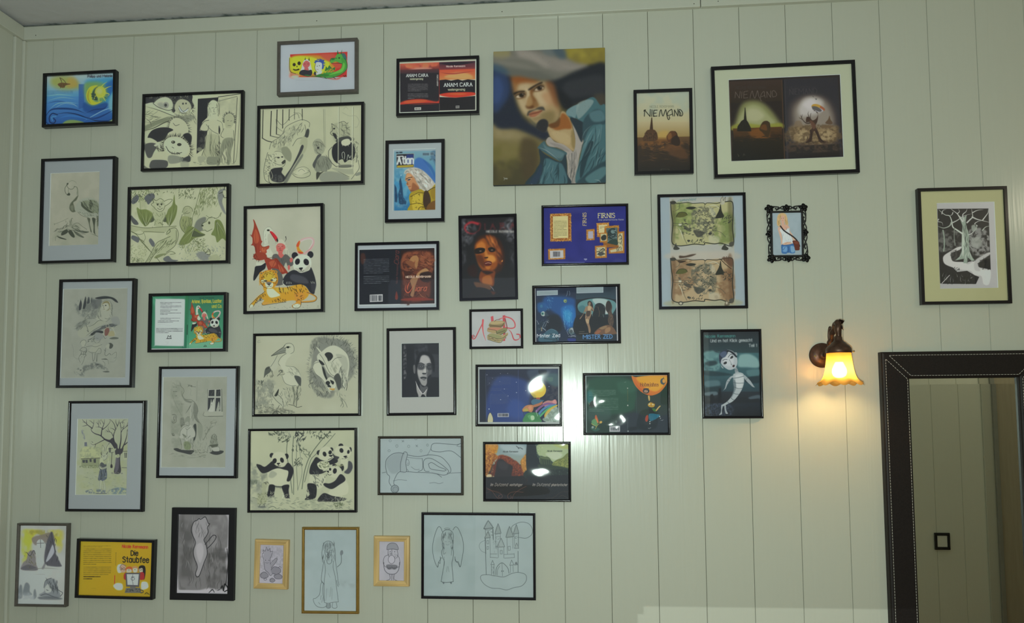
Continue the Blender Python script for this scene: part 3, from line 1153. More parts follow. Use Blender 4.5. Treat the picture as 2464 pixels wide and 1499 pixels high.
ART['canvas'] = """
Z 1160 90 3.944
R 57512f
G 8a7f36 5a5028 90 90 1190 90 1190 700 90 700
G 7d744a 4a4626 90 800 640 800 640 1430 90 1430
P 8f8730 90 780 90 1190 90 1190 260 1000 250 860 230 800 170
P a39a3c:.6 40 840 130 960 110 1000 180 880 200
M 6c6430:.6 60 60 1 840 110 1170 100 1170 260 900 240
P 9a9066:.9 80 110 840 220 860 380 920 440 960 300 980 120 960
P 6e6a30:.8 90 110 1000 300 1000 520 1000 500 1180 300 1240 110 1200
M 3f3d26:.8 60 70 1.2 110 1200 480 1100 420 1400 110 1400
M 857b4c:.5 40 50 1 110 860 500 960 520 1160 110 1160
P 443a26:.8 60 380 960 520 1000 530 1200 440 1380 360 1200
# shadow side of the hair and hat
P 1c2434 18 104 290 220 340 300 400 300 520 330 640 400 770 520 850 640 900 640 940 590 980 480 930 330 870 104 815
P 263c66:.9 30 108 300 180 330 240 380 260 520 200 640 108 700
P 34508a:.6 30 108 400 160 380 200 480 170 600 108 620
P 1a2028 20 620 400 760 370 900 300 1040 255 1180 270 1180 700 1060 590 900 640 820 690 760 660 700 540
P 2a2f36:.9 40 780 440 960 380 1140 360 1160 520 980 560 800 560
P 4a4436:.7 40 1060 560 1170 540 1170 700 1100 660
P 14181e:.8 20 700 500 780 520 860 620 820 690 760 660
# hat
P 6d7066 26 90 160 300 110 560 105 780 110 800 180 900 240 1000 262 960 290 860 330 700 400 600 405 460 390 300 370 200 340 90 270
P 8d8a5c:.9 26 110 130 250 125 260 180 180 200 110 180
P 84837a 40 104 180 240 190 400 200 560 250 700 320 840 310 960 280 1000 264 880 240 780 210 640 180 480 130 320 120 340 180 220 180
P 98958a:.8 40 330 130 460 140 560 200 640 270 600 290 480 220 360 180
P 86847a:.8 30 620 190 760 220 900 258 980 262 880 300 760 320 680 270
P 3f5560:.9 30 660 105 770 108 800 190 740 200 690 160
P 5f6e70:.8 26 560 105 660 105 680 180 600 160
P 5d625a:.9 30 200 250 400 270 560 330 700 390 620 405 440 390 280 370 180 320
P 7d7f74:.8 30 110 220 260 230 420 260 520 310 380 300 220 270
P 30506a:.8 30 104 250 190 275 260 340 200 340 104 310
L 3c4240:.8 10~ 300 370 460 398 620 412 760 380
L bdb8ae:.5 8~ 700 250 860 290 1000 268
# face
P b29c70 12 286 400 380 410 520 420 630 425 680 500 715 600 742 700 720 780 650 840 590 880 540 850 480 800 410 740 355 660 318 560 292 480
P 8c4c1e:.95 26 270 385 350 370 460 395 540 415 500 430 400 430 310 440
P 8d5a28:.8 30 290 430 340 440 330 520 295 510
P c0ae84 30 360 450 450 440 430 500 380 500 330 500
P c8b68c 40 500 520 600 500 660 560 640 640 560 640 520 590
P b88f62:.8 40 560 540 660 520 690 620 640 660
P 7a4a28:.9 30 600 425 680 440 720 600 735 720 690 640 650 540
P ab9464:.9 40 640 640 730 690 700 780 640 820 600 760
P 75693e:.7 36 560 720 680 700 690 790 620 840 560 800
P 6a6a44:.5 30 440 760 520 800 560 850 500 830
P c2b084:.9 30 340 590 400 600 430 680 400 730 360 660
U 000 13
# nose
P c9b78e 14 405 480 445 500 450 580 440 640 410 640 420 560
P 7b4f26:.95 18 455 490 500 500 480 540 520 600 525 650 470 670 430 660 470 620 460 560
P a4814e:.9 16 440 560 470 570 480 630 440 660 415 645
P 5a3418 8 412 645 440 660 480 648 500 660 470 676 425 672
P 8e6a3c:.8 14 500 600 540 640 520 670 490 660
U 000 7
# eyes
P 6d5030:.7 18 300 520 370 500 420 520 410 570 340 585 310 560
P 2a2118 10 296 528 340 512 400 506 398 518 345 524 306 546
P cfc0a0 6 322 560 350 545 395 540 402 556 370 572 335 574
E 33261a 5 374 548 26 22
E 120f0c 4 374 546 13 13
E d8d0c0 2 384 538 4 4
L 241a12 6 318 560 345 540 395 530 408 545
L 6b4a2c 4 330 578 370 580 400 562
P 5d4226:.7 20 470 490 540 440 590 450 580 500 500 515
P 2a2018 12 438 492 480 462 540 430 572 422 568 436 520 455 450 500
P cfc0a0 6 500 497 530 475 575 470 580 485 545 502 510 506
E 33261a 5 545 480 26 22
E 120f0c 4 545 478 13 13
E d8d0c0 2 556 470 4 4
L 241a12 6 496 498 520 472 560 456 584 470
L 7a5636 4 505 512 545 508 582 490
U 000 3.5
# mouth and beard
P 45423a 18 425 735 440 700 470 690 500 682 540 660 580 660 595 690 560 690 520 684 480 700 450 720 438 745
P 9a5f42 16 445 725 480 705 520 700 560 690 570 700 530 730 490 752 455 752
P aa6c4c 16 470 740 520 722 555 705 530 735 490 755
L 5a2a1c 5 440 732 480 724 530 712 570 696
P 8b7a50:.7 20 480 770 540 750 570 760 520 790
P 25272b 16 510 850 540 790 590 775 625 800 625 860 590 900 550 885
P 4d4e44:.7 20 450 770 480 800 520 830 500 840
# neck
P b5a070 16 620 860 660 840 720 800 760 700 830 760 870 900 890 1000 870 1080 800 1040 720 1000 650 950
P 965a26 26 640 830 720 800 760 720 820 760 850 860 780 870 700 880
P 5c3a1c:.8 18 630 830 700 800 740 760 730 840 660 860
P c0ad7c:.9 30 660 900 780 900 840 960 820 1020 720 980
P 8a7a48:.8 20 850 880 890 960 880 1060 850 1020
U 000 3
# shirt
P a8a49a 8 606 985 640 945 690 990 780 1020 860 1085 850 1100 800 1095 740 1050 640 1035
P 8f8e88:.8 12 640 1000 740 1020 830 1080 740 1060
P aaa89e 8 800 1100 870 1080 885 960 850 800 830 765 880 830 950 960 960 1000 920 1150 900 1400 820 1400 810 1200
V 6c6f6c 5~ 120 30 94 8 820 1110 900 1100 890 1380 825 1380
L 4c5050 5 850 1100 855 1200 840 1330
L 6c6c68 4 880 1090 870 1240 860 1390
# coat
P 3c6068 10 530 1040 590 985 620 1030 700 1050 800 1092 790 1130 740 1175 640 1120 540 1060
P 5d8288:.8 20 580 1010 620 1040 740 1080 780 1110 730 1150 620 1090
L 9cb0b0:.8 6~ 535 1042 620 1080 740 1175
P 213540 10 540 1060 600 1110 740 1180 790 1110 805 1200 810 1300 825 1400 420 1410 500 1280 550 1180
P 3f6a74 16 600 1150 700 1180 770 1220 800 1400 560 1400 580 1260
V 22404a 10~ 150 22 105 14 560 1180 780 1220 790 1390 480 1390
V 79a0a2:.7 5~ 130 8 112 10 570 1180 680 1200 640 1380 540 1380
P 22374e:.9 20 430 1410 520 1280 560 1200 560 1300 500 1400
P 3e6a72 12 800 700 850 660 920 635 1050 565 1120 640 1180 700 1180 1400 900 1400 920 1180 965 1000 940 900 910 780 830 760
P 6f9498 14 800 705 850 660 920 635 905 700 880 770 850 750 810 740
P 88a4a2:.8 14 900 640 1000 590 1060 610 980 720 910 770
P 20303a 12 835 765 910 780 990 840 960 960 940 990 890 880
P 2c4a54 18 960 800 1060 690 1150 700 1170 820 1060 830 1000 900 970 1000
P 548088:.8 26 1020 720 1130 690 1170 780 1060 800
P 4a7880:.9 24 980 960 1100 830 1140 860 1040 1040 960 1200 930 1180
P 203a44 14 1010 1010 1060 1000 1000 1160 960 1300 930 1330 940 1180
V 1e3a44 10~ 220 22 112 16 980 900 1170 800 1170 1300 950 1360
V 7fa4a6:.6 8~ 200 14 110 14 980 880 1160 800 1170 1300 960 1340
P 24404a:.9 24 900 1400 1000 1290 1170 1180 1180 1400
P 54858a:.8 20 980 1340 1100 1250 1175 1230 1175 1300 1060 1390
L c0ccc8 3 205 1330 212 1345 206 1356
L c0ccc8 4 214 1336 222 1344 228 1336 234 1346 240 1338
L b0c4c2 4~ 1060 1350 1110 1360 1130 1384
L b0c4c2 4~ 465 1388 475 1396 482 1396
U 000 2.5
V 5a5848:.25 3~ 30 300 60 80 104 100 1170 100 1170 1410 104 1410
R 35342a:.24
"""
NIEM = """
K COL W 1540 748 1543 690 1594 750 1597 684
L COL W 1536 700 1540 690 1552 688
K COL W 1613 688 1610 750
K COL W 1662 690 1630 692 1626 750 1660 746
L COL W 1630 700 1626 722 1630 745
K COL W 1628 720 1652 718
L COL W 1680 750 1690 700 1700 688 1706 720 1718 746 1736 700 1744 686 1750 720 1756 748
L COL W 1762 770 1756 740 1766 706 1786 690 1800 684 1806 720 1812 746
L COL W 1758 742 1780 738 1804 728
L COL W 1762 770 1770 780 1780 768 1776 750
K COL W 1826 746 1826 688 1858 746 1858 680
L COL W 1874 744 1868 700 1876 684 1896 700 1904 724 1896 744 1874 744
L COL W 1872 700 1884 720 1886 740
"""
ART['niemand'] = """
Z 1160 90 3.944
R 8a9078
G a0a893 a6a27c 1440 510 1990 510 1990 830 1440 830
G a6a07c 8c7a48 1440 800 1990 800 1990 960 1440 960
M 8fa092:.5 50 70 1 1450 520 1980 520 1980 700 1450 720
G 5c4428 3a2a18 1440 950 1990 940 1990 1080 1440 1080
G 3a2a18 141110 1440 1078 1990 1078 1990 1320 1440 1320
P a8904c:.8 40 1680 900 1760 890 1760 960 1660 970
P 6e4a22:.9 40 1500 990 1700 960 1900 990 1860 1060 1560 1060
M 2a2018:.7 30 26 1.2 1460 1020 1990 1000 1990 1200 1460 1200
V 7a5228:.5 4~ 90 60 4 20 1470 980 1980 970 1980 1180 1470 1180
V 1c1612:.7 5~ 110 60 -4 20 1470 1000 1980 990 1980 1240 1470 1240
P 5a3c20:.7 30 1740 1020 1900 1040 1950 1150 1800 1120
Q 3a2a1a 4 1606 760 1614 760 1624 890 1660 905 1668 950 1640 985 1530 985 1528 950 1560 910 1568 880 1590 880
P 4a3420 8 1540 930 1570 880 1640 880 1665 940 1650 980 1530 980
V 241a12 4~ 24 30 88 10 1545 900 1650 900 1655 975 1535 975
V 8a6a3a:.7 3~ 12 24 80 20 1550 900 1640 900 1640 970 1550 970
P 4e3018 8 1750 950 1766 915 1790 890 1825 890 1850 910 1860 960 1870 1000 1780 1000
P 2c1e14 8 1800 960 1850 930 1880 990 1860 1030 1800 1010
L 2c1e14 5 1830 890 1848 915 1850 945
P 8a6030:.6 14 1760 930 1790 905 1800 950 1770 970
T 7c8068 20 1592 668 -1 1.05 3|NICOLE RENSMANN
""" + NIEM.replace('COL', '24261e').replace(' W ', ' 7 ') + """
Q 3c382c 2 1696 1248 1778 1248 1778 1272 1696 1272
Q 14110e 1 1702 1253 1772 1253 1772 1267 1702 1267
B 6a6450 1708 1260 1766 1260 1
"""
ART['double'] = """
Z 1680 120 4.543
R 2a2422
Q 241c18 2 310 340 910 315 955 1220 345 1240
G 3a2c24 2c2218 330 345 905 325 915 560 335 580
P 7c8250 70 400 800 460 620 540 560 660 560 760 620 860 740 900 840 700 860 380 860
P 9aa070 50 430 800 500 650 580 600 680 620 780 720 840 800 700 830 450 830
P 8f9430:.8 30 376 830 500 800 700 820 905 800 905 860 380 880
P b0b48c:.8 50 540 660 640 650 720 720 640 780 540 760
G 5a3a14 2c1c0e 380 860 915 840 925 980 390 990
P 7c4c18:.8 40 560 890 700 850 780 880 760 980 600 960
G 221a0e 0e0c0c 385 970 925 965 945 1200 355 1215
V 6a4418:.5 4~ 60 70 5 18 400 870 910 860 915 1000 400 1000
V 161208:.8 6~ 60 90 -4 18 400 940 910 930 915 1100 400 1100
Q 1a160e 3 510 630 516 630 522 700 530 770 545 790 575 850 580 890 425 890 430 840 470 780 500 760
V 2e2814 4~ 20 40 85 10 440 800 560 800 570 880 430 880
P 3a2810 10 670 870 690 810 720 780 760 780 785 820 790 880 760 960 700 900
P 6a4218:.8 14 680 860 700 820 740 820 750 880
L 1c140a 6 750 780 780 800 778 850
K 4a3624 5 345 400 372 1210
K 503a26 8 912 330 945 1205
T 3a3430 30 410 430 -1 1 3|NICOLE RENSMANN
""" + """
K 6e665c 5 402 525 408 460 450 528 460 452
K 6e665c 5 478 458 474 528
K 6e665c 5 545 450 500 458 498 528 545 522
K 6e665c 5 500 490 535 486
L 6e665c 5 565 530 580 470 592 450 602 490 620 528 640 470 650 446 660 500 672 530
L 6e665c 5 690 560 680 530 692 480 720 455 726 500 734 522
K 6e665c 5 690 510 728 500
K 6e665c 5 752 520 750 455 792 520 792 446
L 6e665c 5 815 516 808 460 830 446 856 480 850 505 815 516
L 6a6a54 4 432 1140 445 1160 436 1165
L 5a5a4c 4 490 1160 500 1136 510 1155
B 6a6a58 520 1148 606 1146 1
# right cover
Q 2b2a30 2 925 322 1525 300 1575 1190 962 1210
K 4a4848 3 946 330 975 1205
K 16161a 8 930 325 958 1210
P 4c4440 90 990 800 1010 600 1150 500 1350 500 1480 620 1520 820 1450 1010 1200 1060 1020 980
P 8c8678 90 1050 760 1060 620 1180 520 1340 530 1440 640 1470 820 1300 900 1100 880
P b8b8b0 70 1100 640 1160 540 1270 520 1360 570 1330 680 1220 720 1120 720
P c8c8c4:.8 50 1150 600 1230 540 1290 580 1240 660
P 8c7a56 60 1000 850 1200 830 1400 850 1520 840 1500 1000 1300 1040 1050 1000
P a89870:.8 50 1080 900 1200 880 1240 980 1120 1000
P a89870:.8 50 1330 900 1450 880 1480 960 1360 1000
M 5c4c34:.8 30 24 1.3 990 850 1520 830 1540 1010 1010 1040
V 4c3e2a:.7 4~ 80 50 0 25 1000 850 1520 840 1530 1010 1010 1030
G 2a2420 201e20 985 1050 1545 1030 1550 1170 990 1190
M 4a3c30:.8 24 24 1.2 1000 1020 1520 1000 1530 1100 1000 1120
P 3e2c22 8 1186 735 1220 740 1250 770 1290 750 1310 700 1290 660 1262 665 1300 680 1310 730 1300 790 1282 830 1310 890 1350 980 1400 1010 1330 1010 1300 940 1270 885 1250 930 1240 1000 1180 1010 1215 960 1225 890 1245 840 1220 790 1180 790
P 6a4a38:.8 14 1220 770 1270 800 1285 850 1250 860
L 2e221c 12> 1220 800 1180 800 1140 760 1118 710
L 2e221c 6> 1140 760 1110 745 1105 735
L 2e221c 6> 1130 740 1140 700
L 2e221c 7> 1215 740 1200 700 1208 670
L 2e221c 6> 1225 745 1230 700 1240 690
L 2e221c 6> 1210 740 1185 735
L 2e221c 6> 1300 690 1280 660 1268 664
L 2e221c 12 1228 880 1240 940 1215 1000 1180 1012
L 2e221c 14 1290 890 1320 960 1370 1005
L 2e221c 5~ 1140 1020 1200 990 1260 1010 1320 1000 1420 1010
L 2e221c 5 1190 980 1196 950
P b8943c 6 1240 625 1250 598 1290 592 1340 610 1330 640 1280 640
P a05c3c 6 1330 640 1340 612 1380 640 1384 660 1350 672
P a8acb0 6 1256 640 1290 624 1340 640 1370 665 1340 680 1290 672
P 5a5a58 6 1246 618 1300 622 1350 660 1330 676 1280 660 1252 650
P 5c4a36 10 1390 800 1420 760 1436 720 1446 760 1470 800 1440 816
P 6c583c:.9 14 1340 840 1400 820 1480 830 1440 850 1360 856
P 7c6a50:.7 20 1050 830 1070 780 1120 780 1140 840
L 2a2a2c 4 1280 530 1290 545 1296 530
L 3a3a3c 4 1250 505 1262 515
T 403e40 62 1000 490 -2 .95 6|NIEMAND
T 343236 26 1000 425 -2 1 3|NICOLE RENSMANN
Q 141416 2 320 346 332 346 362 1226 350 1226
U 000 2
R 1a1814:.14
"""
ART['atlan'] = """
Z 840 320 3.259
R 8fa0a2
Q 3f7f98 2 355 146 685 138 683 612 353 620
G 6f98a0 3c7e9c 355 146 685 138 685 380 355 390
G 3c86a8 2c6a90 355 380 685 380 685 615 355 620
M 7fb0b4:.5 30 30 1 360 280 480 280 470 540 360 560
Q 1c2430 2 368 150 388 150 388 158 368 158
Q 1c2430 2 394 148 418 148 418 157 394 157
P 3a68a0 10 512 270 515 215 550 192 600 220 640 300 685 380 685 430 620 380 560 290
P 2a5a94:.8 8 580 210 640 290 685 390 680 330 640 250
P 4a6a80:.8 10 640 150 684 144 684 260 660 220 640 190
L 24303c 4~ 660 160 676 180 684 172
L 24303c 5~ 660 200 676 216 682 240
Q 7a98a0 2 575 155 664 150 664 176 576 180
X 2c3a44 578 157 50 18
X 2c3a44 638 153 24 20
B 2c3a44 624 192 650 192 1
B 2c3a44 632 204 650 212 2
Q b8b8a0 2 370 166 510 160 508 272 372 276
Q 1c1c24 2 372 168 507 163 506 268 374 272
Q 24346c 2 450 168 506 166 505 245 450 250
Q b0a030 2 376 256 504 250 504 264 377 270
T c8ccc4 54 379 244 -1 .95 13|A
T c8ccc4 56 419 242 -1 .8 12|tlan
K c8ccc4 9 378 185 420 182
B 24242a 382 264 498 258 1
K 16161c 3 380 170 504 165
Q 1e3f5c 3 390 545 385 480 398 430 392 380 404 345 412 390 420 440 424 500 450 540 446 560 400 560
Q 1e3f5c 3 358 540 356 400 372 430 380 500 376 545
V 5090a8:.6 3~ 16 60 85 12 360 440 460 440 450 600 360 600
P d8dcd8:.9 3 404 330 408 326 411 332 406 336
B b8c8c8 366 544 478 541 1
B a03038 372 572 510 568 1
B b83a40 372 568 514 562 1 -.02
B b83a40 374 576 510 572 1 -.02
# figure
P b0b0a0 6 432 320 440 292 480 272 530 272 580 295 630 340 670 390 684 410 640 450 590 462 560 440 530 420 510 360 480 320 450 320
V 74766a 4~ 60 110 50 18 470 285 560 290 660 390 600 450 520 380
V d0d0c4 4~ 40 100 50 16 470 285 560 290 660 390 600 450 520 380
L 6a6a5c 5~ 440 320 452 300 480 310
P b08054 6 442 345 452 318 480 318 510 350 530 390 550 430 520 455 490 460 468 440 462 420 448 405 452 385 440 370
P 8c5a38 8 500 390 540 420 550 440 520 455 480 460 490 430
P c89868:.8 8 450 330 480 325 490 360 460 370
U 000 2.5
L 3a2a24 5 446 362 470 350 494 346
P 2c3c50 3 456 368 472 360 484 362 470 372
L 7a4a30 4 452 395 462 405 458 385
L 8a4434 4 464 422 484 418
L 6a4a34:.8 6~ 470 440 490 452 520 450
P 9c8a24 6 482 470 520 452 560 440 600 460 640 440 684 410 684 612 470 612 478 560 470 510
P b8a838:.9 10 500 490 560 470 580 520 560 600 500 600
P 3c2c1c 8 590 460 620 460 640 520 630 570 600 600 580 540
P 6a4a20 8 620 560 684 530 684 612 610 612
P 8a7420:.9 10 640 450 684 430 684 520 650 510
L 4a3c10 4 480 500 540 470 590 470
L 4a3c10 4 478 560 540 550 580 560
V 4a3c10:.8 4~ 20 20 0 80 480 480 580 470 580 600 480 600
L 5a4a14 5 540 605 560 580 600 585
L 3a3014 5 600 470 640 440 684 420
"""
ART['ciara'] = """
Z 840 320 3.259
R 151416
Q 1a191c 8 870 660 1305 645 1318 1300 880 1310
M 4a4c50:.9 20 20 1.4 880 680 960 690 1000 760 960 860 890 880
M 4a4c50:.9 20 20 1.4 1220 690 1290 670 1300 860 1230 840 1180 770
V 8c9094 5~ 26 26 60 90 884 690 950 690 960 850 890 870
V 8c9094 5~ 26 26 120 90 1230 680 1290 672 1298 850 1240 830
L a0a4a8 6~ 890 690 930 740 890 790
L a0a4a8 6~ 1290 680 1240 730 1290 790
M 303236:.9 20 16 1.2 880 920 920 920 920 1060 884 1060
M 303236:.9 20 16 1.2 1260 900 1304 900 1304 1050 1266 1040
L 6c6e72 5~ 890 930 910 980 892 1050
L 6c6e72 5~ 1296 920 1276 980 1300 1040
L b03038 20> 1010 712 960 700 920 720 908 750 930 780 970 790 1000 778
L 7c2428 8~ 1000 700 1030 710 1020 760 990 780
T 6e2428 44 1066 756 -2 1.4 6 s|I A R A
L 8c8c8c 5~ 1190 748 1220 740 1180 744
T d0d0c4 15 1076 780 0 1.5 4 s|NICOLE RENSMANN
P 3a1c10 16 980 900 1000 830 1050 800 1130 800 1190 850 1215 930 1220 1010 1190 1080 1140 1100 1140 1010 1100 900 1020 900
P 8c4014:.9 14 1070 810 1120 810 1170 870 1200 960 1190 1030 1160 1000 1130 900
P c8702a:.8 10 1080 815 1110 820 1140 880 1150 930 1110 880
V d88a40:.7 4~ 90 30 62 14 1080 810 1150 830 1200 960 1170 1010 1120 900
V 1c0c08:.8 5~ 90 24 66 14 1090 820 1190 860 1210 1000 1160 1020
P 9a5014 14 985 900 1010 850 1060 825 1090 870 1130 920 1160 980 1165 1030 1140 1070 1090 1090 1040 1070 1005 1010
P c87a2c 14 1000 880 1040 850 1070 880 1060 920 1010 910
P d8943e 14 1080 960 1130 960 1150 1000 1110 1020 1080 1000
P d08a38:.9 10 1060 900 1080 930 1090 970 1070 980 1062 940
P 5c2a0c:.9 14 1000 960 1040 960 1060 1000 1060 1060 1010 1010
U 000 5
P 1a0e0a 8 985 915 1020 900 1062 905 1062 930 1030 945 990 945
P 1a0e0a 8 1090 905 1120 895 1145 910 1140 930 1105 932
E 6a5848 3 1030 926 10 6
E 6a5848 3 1120 918 10 6
P 3a1a08 6 1060 975 1090 972 1085 982 1065 984
P 5c1c14 5 1060 1015 1090 1003 1118 1012 1112 1036 1080 1042 1062 1034
L d8b090 4 1068 1024 1090 1018 1112 1022
P c87a2c:.8 12 1070 1050 1110 1048 1090 1075
P 7c3c14 16 1040 1080 1140 1080 1140 1140 1130 1200 1060 1190 1020 1150
P b06a2c:.9 14 1050 1130 1110 1120 1120 1190 1050 1180
P 241414:.9 14 1040 1080 1130 1090 1080 1110
P 6c4a30:.9 16 980 1170 1060 1180 1120 1200 1090 1240 1010 1220
P 1e1a1c 12 950 1250 1010 1210 1100 1230 1140 1280 1140 1300 940 1305
L 8c8c94 5~ 1100 1195 1126 1220 1140 1245
P 5a2c1c:.8 14 1110 1240 1150 1250 1130 1270
P 2c1410:.9 20 930 1060 980 1030 1010 1080 990 1130 940 1110
P c8803a 5 1196 1000 1206 995 1204 1010 1194 1010
L 3c3c40 4 880 1300 1310 1288
U 000 1.2
R 0c0a0a:.12
"""
ART['cover_brown'] = """
Z 840 320 3.259
R 9fabaa
Q c8cec8 2 76 912 672 898 674 1342 76 1352
Q 171a22 2 80 916 668 902 670 1336 80 1346
P 4a2c24:.8 16 92 950 120 945 130 990 110 1030 92 1010
B 6c7478:.8 115 992 312 1100 10 -.02
B 6c7478:.8 115 1126 312 1180 5 -.02
B 6c7478:.8 160 1203 264 1201 1
B 6c7478:.8 165 1246 260 1245 1
Q b8bcb8 2 162 1268 264 1264 264 1322 162 1326
X 20242a 168 1272 54 46
X 20242a 230 1274 28 42
T 5c302c 34 388 1030 -88 1.1 5 i|Ciara
T 4a2c2c 14 380 1180 -88 1.2 3|Nicole Rensmann
P 6a2c20 8 360 1290 372 1240 384 1290 372 1310
B a0a4a0 355 1303 388 1302 1
Q 2a1815 14 405 920 668 905 668 1335 405 1340
P 5c3020 26 420 960 520 930 640 930 662 1000 640 1160 620 1300 440 1320 420 1160
M 8a5034:.8 24 24 1.4 430 950 650 940 640 1100 430 1120
M 3a1c14:.9 20 20 1.4 410 1060 520 1080 520 1320 420 1320
V a06a44:.7 4~ 60 50 10 30 480 960 640 950 640 1100 460 1080
V 2a1410:.8 5~ 60 50 20 60 430 960 650 950 640 1320 430 1320
P 9c7448 6 480 985 500 965 530 962 546 985 540 1010 520 1000 505 1010 490 1030 470 1020
P 7a4c30 8 440 1010 480 1000 520 1030 530 1070 500 1050 470 1040
P 9c7448:.9 8 520 1000 540 1010 530 1060 515 1040
P a07c50 6 530 1110 560 1080 600 1060 625 1080 600 1090 560 1110 540 1140
P 8c6a48 8 480 1150 540 1130 520 1200 510 1260 500 1285 480 1270 495 1220
P 2a1814 12 560 1100 640 1090 650 1150 600 1170 560 1150
L c05c3c:.9 8~ 450 1180 440 1230 470 1250 520 1170
L c05c3c:.9 7~ 480 1160 460 1200 452 1240
T a8583c 40 520 1240 -2 1.1 6 i|iara
T c8b098 14 445 1136 -1 1.3 4 s|NICOLE RENSMANN
B a09890 590 1266 636 1264 1
P 7c3020:.9 12 420 1300 540 1290 650 1300 640 1312 430 1315
L 8a5838:.9 6~ 540 1240 570 1280 600 1290
"""
